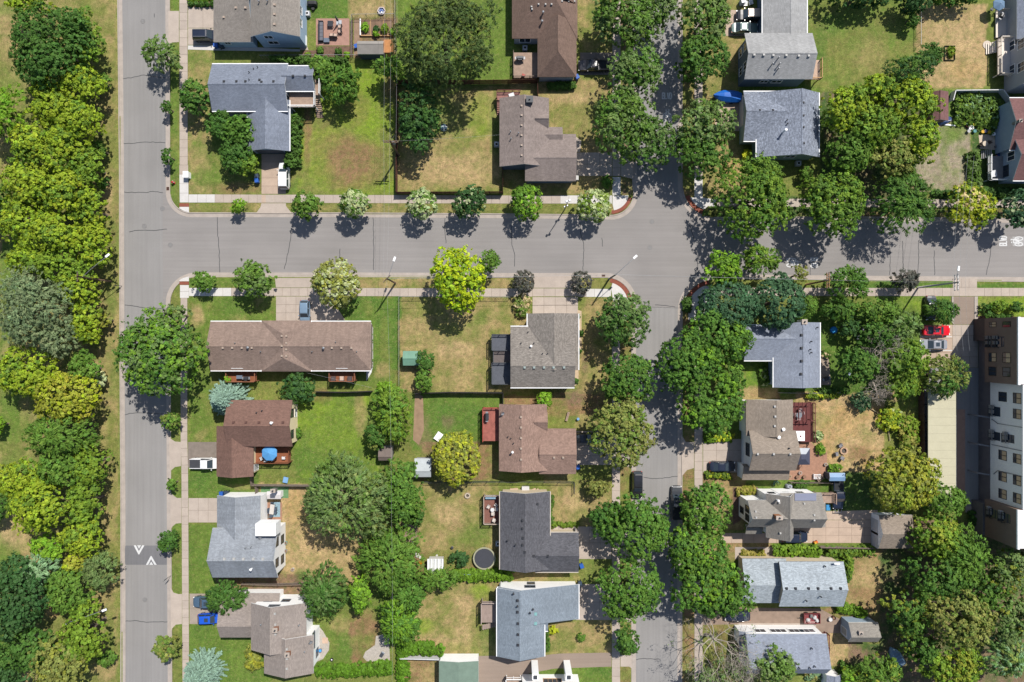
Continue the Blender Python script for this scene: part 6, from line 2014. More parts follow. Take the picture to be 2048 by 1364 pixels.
hedge('golden bed beside the cross gabled white house', [(1475, 985), (1510, 980)], 18, .8, 'oly', [('gold', .5)])
hedge('narrow strip of shrubs below the dark blue car drive', [(1412, 950), (1462, 952)], 12, .8, 'ygd', [('cy', .2)])
hedge('leafy strip above the dark blue car drive', [(1410, 876), (1465, 874)], 18, .9, 'bright', [('cy', .15)])
hedge('overgrown vegetable garden inside the white railing', [(1912, 215), (1960, 218), (2000, 235)], 66, 1.1, 'g', [('pbg', .12), ('ygd', .2)], 'vegetable_garden', 'garden bed', .15, .8)
hedge('weedy shrub bank beside the raked soil', [(1945, 305), (1950, 340), (1952, 378)], 24, 1.3, 'g', [('ash', .3)])
hedge('dark shrubs below the red brown roofed house', [(1960, 384), (2060, 386)], 22, 1.4, 'gd')
hedge('long hedge along the foot of the raked soil yard', [(1868, 386), (1930, 386)], 12, 1.2, 'gd')
hedge('foundation plants under the brown hip roofed house', [(1095, 172), (1150, 170)], 14, .9, 'rich')
shrub('bright yellow shrub by the mottled roofed house door', 1494, 309, 11, 1.3, 'cy')
shrub('bright yellow shrub by the slate blue house corner', 1107, 1260, 8.5, 1.3, 'cy', ry=9)
shrub('small green shrub in the dry lawn by the slate blue house', 1162, 1275, 9, 1.0, 'g')
shrub('olive shrub clump left of the apartment sign bed', 1975, 622, 16, 1.6, 'gd')
shrub('pale small tree in the apartment lawn', 1995, 612, 17, 2.4, 'ygd', [('g', .4)], ry=15)
shrub('dark small tree at the right of the apartment lawn', 2030, 614, 16, 2.2, 'gd', ry=12)
for i, x in enumerate((1992, 2004, 2017)):
 shrub(('first', 'second', 'third')[i] + ' clipped box shrub from the drive by the brown apartment wall', x, 634, 6, .7, 'gd', group='clipped box shrubs', style='round')
hedge('dark shrubs along the bed by the brown apartment end', [(1945, 1020), (1950, 1050)], 16, 1.2, 'gd')
for i, (x, y, r_) in enumerate(((641, 101, 7), (677, 103, 7), (694, 110, 6), (615, 110, 5))):
 shrub(('left leafy perennial in the mulch bed below the pink patio', 'dark leafy perennial in the mulch bed below the pink patio', 'yellowish perennial at the corner of the mulch bed', 'small perennial at the left end of the mulch bed')[i], x, y, r_, .8, ('g', 'gd', 'bright', 'ygd')[i], group='perennials in the mulch bed')
for i in range(5):
 shrub(('first', 'second', 'third', 'fourth', 'fifth')[i] + ' clipped shrub from the sidewalk in the bed above the first drive', 382 + i * 11, 8.5, 3.6, .6, 'gd', group='clipped bed shrubs', style='round')
hedge('lawn edge grass strip above the clipped bed shrubs', [(376, -3), (430, -3)], 12, .3, 'bright', leaf=.1)
hedge('shrubs at the house corner beside the slate blue east wall', [(1093, 1262), (1094, 1300)], 10, .9, 'rich')
hedge('leafy border along the charcoal house front', [(1101, 990), (1102, 1046)], 9, .7, 'g')
hedge('leafy border above the charcoal house front walk', [(1104, 1049), (1155, 1050)], 8, .5, 'ygd')
hedge('green plants by the lawn corner of the T shaped roof', [(1526, 735), (1532, 770)], 16, 1.1, 'g', [('pale', .2)])
hedge('ivy patch at the lower right corner ramp', [(1372, 596), (1376, 622)], 18, .8, 'rich')
hedge('wild undergrowth on the far bank right of the crossroads', [(1408, 421), (1432, 424)], 16, .8, 'ol', [('gd', .4)])
shrub('dark green shrub left of the upper left corner ramp', 1213, 363, 14, 1.2, 'rich', ry=13)
shrub('small shrub by the chestnut deck house east wall', 597, 866, 8, 1.0, 'rich', ry=12)
shrub('round shrub in the corner of the brick patio', 1641, 899, 10, .9, 'bright', [('g', .4)], ry=12)
shrub('white flowering shrubs by the maroon pergola', 1636, 872, 12, 1.0, 'g', [('pale', .4)], ry=13)
hedge('leafy hedge below the brick patio corner', [(1660, 937), (1682, 938)], 14, 1.0, 'bright', [('gd', .3)])
hedge('plants along the north wall of the cross gabled house', [(1592, 970), (1618, 968)], 14, .9, 'rich')
hedge('flowers around the back door of the T shaped roof', [(1645, 705), (1660, 712)], 16, .8, 'g', [('flow', .4)])
hedge('sprawling shrubs at the left of the silver boat', [(1680, 1335), (1700, 1340)], 22, 1.0, 'rich')
hedge('bottom bed with pale agave like plants by the small shed', [(1610, 1354), (1640, 1352)], 16, .6, 'pbg', [('gold', .3)])
# ------------------------------------------------------------------ vehicles
def loft(mb, st, mat=0):
 """st: (x, half width, z bottom, z shoulder, z top, crown inset)"""
 rows = []
 for x, w, zb, zs, zt, ins in st:
  rows.append([(x, -w * .94, zb), (x, -w, zb + (zs - zb) * .5), (x, -w * .97, zs), (x, -w * ins, zt), (x, 0, zt + .02), (x, w * ins, zt), (x, w * .97, zs), (x, w, zb + (zs - zb) * .5), (x, w * .94, zb)])
 for a, b in zip(rows, rows[1:]):
  for i in range(8):
   mb.poly([a[i], b[i], b[i + 1], a[i + 1]], mat)
 mb.poly(list(reversed(rows[0])), mat)
 mb.poly(rows[-1], mat)


def car(label, px, py, deg, kind, col, name=None, length=None, roofcol=None, zb=0.03, rack=False, sunroof=False, cover=None, group='parked cars'):
 L, W, HT = {'sedan': (4.7, 1.82, 1.45), 'suv': (4.7, 1.9, 1.72), 'hatch': (4.2, 1.76, 1.5), 'pickup': (5.4, 1.95, 1.85), 'mini': (3.0, 1.6, 1.3)}[kind]
 L = length or L
 x, y = P(px, py, .8)
 t = thing(name or {'suv': 'parked_suv', 'pickup': 'pickup_truck'}.get(kind, 'parked_car'), label, {'pickup': 'pickup truck'}.get(kind, 'car'), (x, y, zb), math.radians(deg), group)
 pm = paint(col[0], col[1])
 rm = paint(roofcol[0], roofcol[1]) if roofcol else pm
 w = W / 2
 hood = .98 if kind in ('suv', 'pickup') else .86
 tail = {'suv': 1.02, 'pickup': 1.05, 'hatch': .95, 'sedan': .98, 'mini': .9}[kind]
 mb = MB()
 loft(mb, [(-L / 2, w * .70, .32, .62, tail - .18, .84), (-L / 2 + .10, w * .86, .26, .72, tail - .05, .86), (-L / 2 + .40, w * .96, .22, .78, tail, .88), (-L * .30, w, .20, .80, tail + .02, .9),
              (0, w, .20, .80, max(hood, tail) + .0, .9), (L * .20, w, .20, .78, hood + .02, .9), (L * .34, w * .985, .22, .74, hood - .03, .88), (L / 2 - .28, w * .93, .24, .68, hood - .12, .84), (L / 2 - .08, w * .80, .28, .60, hood - .22, .80), (L / 2, w * .62, .34, .54, hood - .30, .78)])
 mb.build('body', pm, t, None, True)
 # cabin: base ring and roof ring
 xb0, xb1, xr0, xr1 = {'sedan': (-.36, .22, -.20, .06), 'suv': (-.485, .24, -.43, .08), 'hatch': (-.47, .24, -.36, .08), 'pickup': (-.12, .26, -.085, .12), 'mini': (-.3, .2, -.22, .05)}[kind]
 xb0, xb1, xr0, xr1 = (q * L for q in (xb0, xb1, xr0, xr1))
 zs, zr = max(hood, tail) - .02, HT
 wb, wr = w * .90, w * .74
 B = [(xb0, -wb, zs), (xb1, -wb * .96, zs), (xb1, wb * .96, zs), (xb0, wb, zs)]
 R_ = [(xr0, -wr, zr - .03), (xr1, -wr, zr - .03), (xr1, wr, zr - .03), (xr0, wr, zr - .03)]
 mb = MB()
 mb.hexa(B + R_)
 cab = mb.build('cabin', pm, t)
 mb = MB()
 e = .10
 rows = [(xr0 + .0, wr * .92, zr - .03), (xr0 + .2, wr * 1.0, zr + .015), ((xr0 + xr1) / 2, wr * 1.01, zr + .04), (xr1 - .2, wr, zr + .02), (xr1 + .0, wr * .92, zr - .03)]
 pr = [[(x_, s * ww, z_ - (.03 if abs(s) == 1 else 0)) for s in (-1, -.75, 0, .75, 1)] for x_, ww, z_ in rows]
 for a, b in zip(pr, pr[1:]):
  for i in range(4):
   mb.poly([a[i], b[i], b[i + 1], a[i + 1]])
 mb.build('roof', rm, t, None, True)

 def pane(nm, q, off):
  q = [Vector(v) for v in q]
  c_ = sum(q, Vector()) / 4
  q = [c_ + (v - c_) * .88 + Vector(off) for v in q]
  m2 = MB()
  m2.poly(q)
  m2.poly([v - Vector(off) * .8 for v in reversed(q)])
  for i in range(4):
   a, b = q[i], q[(i + 1) % 4]
   m2.poly([a, b, b - Vector(off) * .8, a - Vector(off) * .8])
  m2.build(nm, CARGLASS, t)
 pane('windshield', [B[1], B[2], R_[2], R_[1]], (.02, 0, .02))
 pane('rear_window', [B[3], B[0], R_[0], R_[3]], (-.02, 0, .02))
 xm, xm2 = (xb0 + xb1) / 2, (xr0 + xr1) / 2
 for sgn, (b0, b1, r0, r1) in ((-1, (B[0], B[1], R_[0], R_[1])), (1, (B[3], B[2], R_[3], R_[2]))):
  mid_b = tuple((a + b) / 2 for a, b in zip(b0, b1))
  mid_r = tuple((a + b) / 2 for a, b in zip(r0, r1))
  pane('side_window', [b0, mid_b, mid_r, r0], (0, sgn * .02, .01))
  pane('side_window', [mid_b, b1, r1, mid_r], (0, sgn * .02, .01))
 wr_ = .33 if kind != 'mini' else .27
 for sx in (-1, 1):
  for sy in (-1, 1):
   mb = MB()
   X, Y = sx * L * .305, sy * (w - .13)
   mb.tube([(X, Y - .12, wr_), (X, Y + .12, wr_)], wr_, 14)
   wh = mb.build('wheel', RUBBER, t)
   mb = MB()
   mb.tube([(X, sy * (w - .02) , wr_), (X, sy * (w + .0), wr_)], wr_ * .62, 10)
   mb.build('rim', RIM, wh)
 for sy in (-1, 1):
  mb = MB()
  mb.obox(L / 2 - .17, sy * w * .66, .56, .14, .38, .70, -sy * .35)
  mb.build('headlight', CLEARLAMP, t)
  mb = MB()
  mb.obox(-L / 2 + .09, sy * w * .68, .66, .10, .30, .84, sy * .25)
  mb.build('tail_light', REDLAMP, t)
  mb = MB()
  mb.obox(xb1 - .25, sy * (w + .08), zs - .02, .13, .20, zs + .12, 0)
  mb.build('mirror', pm, t)
 mb = MB()
 mb.box(L / 2 - .10, -w * .35, .42, L / 2 + .015, w * .35, .56)
 mb.build('grille', BLACKM, t)
 if rack:
  for sy in (-1, 1):
   mb = MB()
   mb.bar((xr0 + .15, sy * wr * .86, zr + .09), (xr1 - .15, sy * wr * .86, zr + .09), .05, .05)
   mb.build('roof_rail', GREYM, t)
 if sunroof:
  mb = MB()
  mb.box(xr1 - .95, -wr * .5, zr + .035, xr1 - .3, wr * .5, zr + .05)
  mb.build('sunroof', CARGLASS, t)
 if kind == 'pickup':
  mb = MB()
  x0, x1, wi = -L / 2 + .12, xb0 - .08, w * .80
  if cover:
   mb.box(x0, -wi, tail - .02, x1, wi, tail + .075)
   mb.build('bed_cover', cover, t)
  else:
   mb.box(x0, -wi, tail + .03, x1, wi, tail + .05)
   mb.build('bed_floor', M('bed_liner', c(56, 58, 62), .9, .1, 3), t)
  for sy in (-1, 1):
   mb = MB()
   mb.box(x0 - .04, sy * wi - .05, tail - .05, x1, sy * wi + .05, tail + .10)
   mb.build('bed_rail', pm, t)
 return t


PT = {'white': ('white_car_paint', (.58, .58, .58)), 'black': ('black_car_paint', (.012, .012, .015)), 'navy': ('navy_car_paint', (.010, .014, .028)), 'blue': ('blue_car_paint', (.01, .07, .42)), 'sblue': ('steel_blue_paint', (.13, .19, .26)), 'gblue': ('grey_blue_paint', (.05, .085, .13)),
      'red': ('red_car_paint', (.52, .008, .02)), 'silver': ('silver_car_paint', (.22, .23, .26)), 'green': ('green_grey_paint', (.10, .15, .14)), 'mar': ('maroon_paint', (.16, .035, .035)), 'dk': ('charcoal_paint', (.03, .034, .042)), 'tan': ('tan_soft_top', (.50, .40, .33))}
car('dark blue suv with roof rails half under the garage eave of the first drive', 413, 71, 0, 'suv', PT['navy'], rack=True)
car('white suv parked nose in on the tan drive by the vines', 568, 351, 90, 'suv', PT['white'])
car('pale steel blue hatchback on the duplex driveway', 609.5, 623, -90, 'hatch', PT['sblue'], length=4.0)
car('white pickup with black bed cover on the worn asphalt drive', 411, 927, 0, 'pickup', PT['white'], cover=M('black_vinyl', (.035, .036, .042), .6, .05, 2))
car('grey blue suv with sunroof tucked under the drooping feathery tree', 413, 1204, 180, 'suv', PT['gblue'], sunroof=True)
car('bright blue hatchback on the drive of the stone grey house', 419, 1237, 2, 'hatch', PT['blue'], sunroof=True)
car('black pickup parked by the brown hip roofed house', 1189, 131, 180, 'pickup', PT['black'], length=5.6)
car('black car with a tan soft top in the top right drive', 1497, 30, 180, 'suv', PT['black'], roofcol=PT['tan'], length=4.2)
car('green grey sedan below the tan topped car', 1490, 56, 0, 'sedan', PT['green'])
car('black suv parked alone at the left kerb of the side street', 1275, 970, -90, 'suv', PT['black'], zb=-.1)
car('long dark pickup half under the trees at the right kerb of the side street', 1354, 1006, 90, 'pickup', PT['dk'], zb=-.1, length=5.9)
car('dark blue sedan on the slab drive of the sandy roofed house', 1445, 933, 0, 'sedan', PT['navy'], length=4.5)
car('dark blue pickup behind the blue tin roof', 1676, 987, -90, 'pickup', PT['navy'])
car('dark car poking out from under the cross gabled house eave', 1590, 1074, 0, 'suv', PT['navy'], length=4.4)
car('red sedan in the apartment parking bay', 1874, 661, 0, 'sedan', PT['red'], sunroof=True)
car('silver sedan in the bay below the red sedan', 1867, 689, 180, 'sedan', PT['silver'], sunroof=True)
car('dark car hidden by the feathery tree near the apartment drive', 1862, 616, -90, 'sedan', PT['dk'], length=4.3)
car('dark blue car under the tree on the brown asphalt drive', 1475, 1232, 180, 'sedan', PT['navy'], length=4.4)
car('dark car mostly hidden by the big olive street tree', 1170, 876, 0, 'sedan', PT['black'])
# little loaded cart
x, y = P(1622, 1235, .4)
t = thing('utility_cart', 'small maroon open cart loaded with white bags on the brown asphalt', 'cart', (x, y, .03), 0)
mb = MB(); mb.box(-1.35, -.8, .35, 1.35, .8, .5); bed = mb.build('bed', PTM := paint(*PT['mar']), t)
for q in ((-1.35, -.85, 1.35, -.78), (-1.35, .78, 1.35, .85), (-1.4, -.85, -1.33, .85), (1.33, -.85, 1.4, .85)):
 mb = MB(); mb.box(q[0], q[1], .5, q[2], q[3], .95); mb.build('side_panel', PTM, t)
for a in (-.8, .8):
 for b in (-.78, .78):
  mb = MB(); mb.tube([(a, b - .08, .28), (a, b + .08, .28)], .28, 12); mb.build('wheel', RUBBER, t)
mb = MB(); mb.bar((-1.4, 0, .5), (-2.1, 0, .45), .08, .08); mb.build('tow_bar', DARKM, t)
for i, (a, b) in enumerate(((-.6, -.3), (.5, .1), (-.1, .4), (.9, -.4))):
 x2, y2 = x + a, y + b
 t2 = thing('bag', ('white bag at the left of the maroon cart', 'white bag in the middle of the maroon cart', 'grey bag at the back of the maroon cart', 'white bag at the right corner of the maroon cart')[i], 'bag', (x2, y2, .53), i * .7, 'bags in the maroon cart')
 mb = MB(); loft(mb, [(-.38, .12, 0, .1, .16, .7), (-.2, .26, 0, .2, .34, .7), (.15, .28, 0, .22, .38, .7), (.38, .1, 0, .1, .14, .7)]); mb.build('sack', M('grey_sack', c(140, 140, 140), .9, .1, 3) if i == 2 else M('white_sack', c(232, 232, 232), .9, .06, 3), t2, None, True)

# ------------------------------------------------------------------ fences
def fence(label, pts, style, mat, h=1.8, group=None, name='fence', post=2.4, seed=1):
 w = [Vector((*P(x, y), 0)) for x, y in pts]
 loc = w[0].copy()
 t = thing(name, label, 'fence', loc, 0, group)
 r = random.Random(seed)
 for a, b in zip(w, w[1:]):
  L = (b - a).length
  n = max(1, round(L / post))
  rot = math.atan2((b - a).y, (b - a).x)
  u = (b - a).normalized()
  for i in range(n + 1):
   p = a + (b - a) * i / n - loc
   mb = MB()
   if style in ('chain', 'iron'):
    mb.cyl(p.x, p.y, -.1, h + .05, .035, n=6)
   else:
    mb.obox(p.x, p.y, -.1, .10, .10, h + .06, rot)
   mb.build('post', mat, t)
  for i in range(n):
   p, q = a + (b - a) * i / n - loc, a + (b - a) * (i + 1) / n - loc
   mb = MB()
   m = (p + q) / 2
   if style == 'board':
    k = max(2, int((q - p).length / .145))
    for j in range(k):
     c_ = p + (q - p) * (j + .5) / k
     mb.obox(c_.x, c_.y, .04, .132, .03, h + r.uniform(-.03, .02), rot)
    side = Vector((-u.y, u.x, 0)) * .045
    for z in (.35, h - .35):
     mb.bar(p + side + Vector((0, 0, z)), q + side + Vector((0, 0, z)), .05, .09)
    mb.build('board_panel', mat, t)
   elif style == 'picket':
    k = max(2, int((q - p).length / .17))
    for j in range(k):
     c_ = p + (q - p) * (j + .5) / k
     mb.obox(c_.x, c_.y, .06, .085, .025, h, rot)
    for z in (.3, h - .2):
     mb.bar(p + Vector((0, 0, z)), q + Vector((0, 0, z)), .07, .07)
    mb.build('picket_panel', mat, t)
   elif style == 'solid':
    mb.obox(m.x, m.y, .05, (q - p).length - .09, .06, h, rot)
    mb.obox(m.x, m.y, h, (q - p).length - .09, .13, h + .06, rot)
    mb.build('vinyl_panel', mat, t)
   elif style == 'iron':
    k = max(2, int((q - p).length / .13))
    for j in range(k):
     c_ = p + (q - p) * (j + .5) / k
     mb.obox(c_.x, c_.y, .06, .022, .022, h, rot)
    for z in (.15, h - .1):
     mb.bar(p + Vector((0, 0, z)), q + Vector((0, 0, z)), .05, .05)
    mb.build('bar_panel', mat, t)
   else:
    mb.bar(p + Vector((0, 0, h)), q + Vector((0, 0, h)), .05, .05)
    k = max(2, int((q - p).length / .22))
    hv = Vector((0, 0, h))
    for j in range(k):
     c0, c1 = p + (q - p) * j / k, p + (q - p) * (j + 1) / k
     mb.bar(c0, c1 + hv, .012, .012)
     mb.bar(c1, c0 + hv, .012, .012)
    mb.build('wire_panel', mat, t)
 return t


FBR = M('dark_brown_stain', c(104, 66, 54), .85, .14, 2)
FBK = M('black_fence', c(58, 56, 58), .8, .1, 2)
FGR = M('weathered_grey_board', c(150, 136, 126), .9, .14, 2)
FWH = M('white_vinyl', c(246, 246, 246), .6, .03, 1)
FCH = M('galvanised_wire', c(168, 170, 168), .5, .06, 2, metal=.3)
BF = 'board fences'
fence('dark brown board fence around the parched corner yard with the play dome', [(795, 170), (795, 388), (1006, 387), (1006, 338)], 'board', FBR, 1.8, BF)
fence('dark brown board fence between the willow yard and parched corner yard', [(796, 168), (930, 169), (1074, 167), (1075, 199)], 'board', FBR, 2.0, BF)
fence('thin wire fence along the left side and top of the olive lawn with green shed', [(800, 770), (800, 594), (1020, 595)], 'chain', FCH, 1.3, 'wire fences')
fence('black board fence between the olive lawn and the red deck yard', [(832, 786), (900, 784), (1006, 785), (1006, 807)], 'board', FBK, 1.7, BF)
fence('black board fence below the duplex between round bush and feathery tree', [(634, 783), (690, 784), (745, 782)], 'board', FBK, 1.5, BF)
fence('grey iron fence below the rose roofed house', [(845, 963), (1000, 962), (1148, 963), (1148, 985)], 'iron', DARKM, 1.4, 'metal fences')
fence('weathered board fence below the blue parasol deck', [(506, 942), (508, 968), (620, 969), (700, 968)], 'board', FGR, 1.6, BF)
fence('short weathered board fence beside the green mat', [(517, 971), (517, 996)], 'board', FGR, 1.6, BF)
fence('grey picket fence between the two white walled houses', [(488, 1164), (560, 1166), (618, 1164)], 'picket', FGR, 1.4, 'picket fences')
fence('long wire fence behind the topmost house and vegetable garden', [(525, 117), (660, 116), (770, 116)], 'chain', FCH, 1.4, 'wire fences')
fence('wire fence along the path left of the vegetable garden', [(706, 114), (706, 36), (790, 35)], 'chain', FCH, 1.4, 'wire fences')
fence('wire fence along the back boundary under the power lines', [(792, -40), (793, 110)], 'chain', FCH, 1.4, 'wire fences')
fence('white vinyl railing around the overgrown vegetable garden', [(1897, 205), (1902, 186), (1996, 185), (2012, 206)], 'solid', FWH, 1.3, 'white fences')
fence('white vinyl fence topped with hedge beside the green roofed garage', [(803, 1309), (880, 1311)], 'solid', FWH, 1.6, 'white fences')
fence('weathered board fence along the long concrete drive', [(1635, 1091), (1700, 1092), (1756, 1093)], 'board', FGR, 1.5, BF)
fence('pale low fence above the parched lawn of the sandy roofed house', [(1556, 785), (1600, 786), (1675, 785)], 'picket', M('pale_rail', c(212, 204, 188), .8, .06, 2), .9, 'picket fences')
fence('wire fence hidden along the roadside wood', [(183, 680), (190, 780), (203, 930), (203, 1090)], 'chain', M('dull_wire', c(110, 112, 104), .6, .06, 2), 1.5, 'wire fences')
fence('brown slatted fence behind the long carport', [(1836, 770), (1837, 860), (1837, 935)], 'board', M('cedar_brown', c(120, 88, 74), .85, .12, 2), 1.8, BF)
fence('dark iron rail beside the brown end of the apartments', [(1961, 998), (1963, 1056)], 'iron', BLACKM, 1.2, 'metal fences')
fence('grey wall fence of the brick patio above the cross gabled house', [(1577, 963), (1658, 964)], 'picket', FGR, 1.3, 'picket fences')
fence('low border edging of the overgrown flower bed right of the parched lawn', [(1728, 792), (1738, 815), (1772, 838), (1778, 880)], 'picket', M('bone_edging', c(206, 190, 160), .9, .08, 2), .35, 'picket fences')
fence('thin brown rail fence along the right of the raked soil', [(1937, 305), (1938, 380)], 'picket', FBR, .8, 'picket fences')
fence('teal wire run beside the trampoline', [(915, 1145), (968, 1145), (988, 1146)], 'chain', M('teal_wire', c(150, 190, 186), .6, .06, 2), 1.0, 'wire fences')
fence('wire fence between the green yard and dry yard at the top', [(1833, 20), (1833, 95)], 'chain', FCH, 1.4, 'wire fences')

# dark storage strip under the carport edge
sheet('alley', [(1839, 770), (1856, 770), (1856, 935), (1839, 935)], 0.012, ASPH_B)
for i, y in enumerate((838, 862)):
 x, Y = P(1848, y, .5)
 t = thing('bicycle', ('upper', 'lower')[i] + ' bicycle leaning in the dark alley behind the carport', 'bicycle', (x, Y, .02), 1.5, 'bicycles behind the carport')
 for sx in (-.52, .52):
  mb = MB()
  for k in range(14):
   a, b = 6.2832 * k / 14, 6.2832 * (k + 1) / 14
   mb.bar((sx + .33 * math.cos(a), .12 * math.sin(a), .34 + .33 * math.sin(a)), (sx + .33 * math.cos(b), .12 * math.sin(b), .34 + .33 * math.sin(b)), .04, .04)
  mb.build('wheel', RUBBER, t)
 mb = MB()
 for a, b in (((-.52, 0, .34), (-.1, .03, .36)), ((-.1, .03, .36), (-.2, .1, .85)), ((-.52, 0, .34), (-.2, .1, .8)), ((-.1, .03, .36), (.4, .1, .85)), ((-.2, .1, .8), (.4, .1, .85)), ((.4, .12, .98), (.52, 0, .34))):
  mb.bar(a, b, .04, .04)
 mb.build('frame', GREYM, t)
 mb = MB(); mb.bar((.4, -.2, 1.0), (.4, .35, 1.0), .035, .035); mb.build('handlebar', BLACKM, t)
 mb = MB(); mb.box(-.33, .03, .86, -.08, .17, .92); mb.build('saddle', BLACKM, t)

# ------------------------------------------------------------------ poles, lamps, cables
POLEW = M('pole_timber', c(132, 108, 88), .9, .14, 1)


def on(a, b, f):
 return a + (b - a) * f


def power_pole(label, bx, by, h, arm=None, armlen=2.2, mat=None, xfmr=False):
 x, y = P(bx, by)
 t = thing('power_pole', label, 'utility pole', (x, y, 0), 0, 'power poles')
 mb = MB(); mb.tube([(0, 0, -.2), (0, 0, h)], [.17, .12], 9); mb.build('pole', mat or POLEW, t, None, True)
 if arm is not None:
  ca, sa = math.cos(math.radians(arm)), math.sin(math.radians(arm))
  for z in ((h - .35, h - 1.1) if armlen > 2 else (h - .35,)):
   mb = MB(); mb.bar((-ca * armlen / 2, -sa * armlen / 2, z), (ca * armlen / 2, sa * armlen / 2, z), .13, .13); am = mb.build('crossarm', mat or POLEW, t)
   for f in (-.46, -.2, .2, .46):
    mb = MB(); mb.cyl(ca * armlen * f, sa * armlen * f, z + .06, z + .28, .05, .035, 7); mb.build('insulator', GREYM, am)
 if xfmr:
  mb = MB(); mb.cyl(.32, .1, h - 2.3, h - 1.3, .24, n=12); mb.build('transformer', GREYM, t)
 return t


def lamp_arm(t, h, dx, dy, rise=.5, mat=None):
 L = math.hypot(dx, dy)
 mb = MB(); mb.tube([(0, 0, h), (dx * .35, dy * .35, h + rise * .7), (dx * .75, dy * .75, h + rise), (dx, dy, h + rise)], .045, 6); mb.build('lamp_arm', mat or GREYM, t)
 rot = math.atan2(dy, dx)
 mb = MB()
 mb.obox(dx + .25 * math.cos(rot), dy + .25 * math.sin(rot), h + rise - .02, .75, .32, h + rise + .14, rot)
 hd = mb.build('lamp_head', WHITEP, t)
 mb = MB(); mb.obox(dx + .28 * math.cos(rot), dy + .28 * math.sin(rot), h + rise - .08, .45, .22, h + rise - .02, rot); mb.build('lens', CLEARLAMP, hd)


def vec_px(bx, by, h, tx, ty, th):
 """metres from pole foot (bx,by on the ground) to a point seen at (tx,ty) at height th"""
 a, b = P(bx, by), P(tx, ty, th)
 return b[0] - a[0], b[1] - a[1]


t1 = power_pole('timber power pole with street lamp at the edge of the roadside wood', 222, 563, 9.5, 90, 1.6)
lamp_arm(t1, 8.0, *vec_px(222, 563, 8, 213, 513, 8.4), .4)
t2 = power_pole('timber power pole with guy wires at the corner of the brown fence', 798, 311, 9.0, 0, 2.4, None, True)
t3 = power_pole('timber power pole with street lamp by the cross street verge', 791, 566, 8.6, 45, 1.6)
lamp_arm(t3, 7.4, *vec_px(791, 566, 7.4, 788, 521, 7.8), .4)
t4 = power_pole('grey pole carrying a long lamp arm over the crossroads', 1218, 558, 8.0, None, 0, M('silver_pole', c(150, 150, 150), .6, .06, 1))
lamp_arm(t4, 7.2, *vec_px(1218, 558, 7.2, 1268, 516, 7.9), .7)
t5 = power_pole('timber power pole with crossarms beside the feathery bright tree', 1612, 569, 9.0, 90, 2.6, M('orange_timber', c(172, 128, 92), .9, .12, 1))
t6 = power_pole('pale power pole with tall white crossarm near the apartment drive', 1836, 575, 11.0, 90, 2.6, M('pale_pole', c(226, 222, 218), .7, .05, 1))
lamp_arm(t6, 9.6, *vec_px(1836, 575, 9.6, 1916, 540, 10.2), .6)
t7 = power_pole('slim metal lamp pole among the lower roadside wood', 192, 1210, 8.0, None, 0, M('silver_pole', c(150, 150, 150), .6, .06, 1))
lamp_arm(t7, 7.4, *vec_px(192, 1210, 7.4, 206, 1221, 7.8), .4)
# ornamental twin lamp at the crossroads
x, y = P(1129, 419.5)
t = thing('street_lamp', 'slim signal style lamp post on the verge near the crossroads', 'street lamp', (x, y, 0))
mb = MB(); mb.tube([(0, 0, -.1), (0, 0, 7.6)], [.10, .06], 8); mb.build('post', M('silver_pole', c(150, 150, 150), .6, .06, 1), t)
for z, r_ in ((7.6, .30), (3.2, .22)):
 for k in (-1, 1):
  mb = MB(); mb.cyl(k * .24, k * .1, z - .1, z + .22, r_ * .7, r_ * .5, 10); mb.build('lamp_head', WHITEP, t)
 mb = MB(); mb.bar((-.3, -.12, z - .1), (.3, .12, z - .1), .07, .07); mb.build('bracket', GREYM, t)
WIRE = M('aluminium_wire', c(196, 196, 196), .5, .03, 1)


def cable(label, pts, r=.011, sag=.5, group='overhead cables'):
 a0 = Vector(pts[0])
 mb = MB()
 for a, b in zip(pts, pts[1:]):
  a, b = Vector(a), Vector(b)
  q = []
  for i in range(13):
   f = i / 12
   p = a + (b - a) * f
   p.z -= sag * 4 * f * (1 - f)
   q.append(p - a0)
  mb.tube(q, r, 4, caps=False)
 o = mb.build('cable', WIRE)
 o.location = a0
 tag(o, label, 'cable', group)


def top(bx, by, z, ox=0, oy=0):
 x, y = P(bx, by)
 return (x + ox, y + oy, z)


for i, (ox, n) in enumerate(((-1.0, 'outer'), (0, 'middle'), (1.0, 'inner'))):
 cable(n + ' overhead cable running from the top edge to the fence corner pole', [top(800, -60, 9.2, ox), top(798, 311, 9.0, ox)])
 if i < 2:
  cable(n + ' overhead cable from the fence corner pole over the cross street', [top(798, 311, 8.9, ox), top(791, 566, 8.5, ox * .5)])
cable('overhead cable running south over the duplex lawn', [top(791, 566, 8.4), top(800, 1010, 8.4), top(800, 1400, 8.4)], sag=.9)
cable('long cable along the lower side of the cross street to the crossroads', [top(791, 566, 8.1), top(1218, 558, 7.9)], .022, .3)
cable('long cable over the crossroads to the timber power pole', [top(1218, 558, 7.9), top(1612, 569, 8.8)], .022, .3)
cable('service cable from the timber pole over the garden', [top(1612, 569, 8.6), top(1836, 575, 10.2)], sag=.4)
for i, ox in enumerate((-.9, .1, 1.1)):
 cable(('left', 'middle', 'right')[i] + ' cable crossing the cross street at the pale power pole', [top(1862, 340, 9.5, ox), top(1836, 575, 10.8, ox), top(1850, 700, 10.0, ox)], .013, .2)
cable('service cable from the fence pole to the taupe house', [top(798, 311, 8.5), top(1001, 284, 4.2)], sag=.3)
cable('service cable to the red brown roofed house', [top(1990, 196, 6.5), top(2046, 155, 6.8)], sag=.1)
mb = None
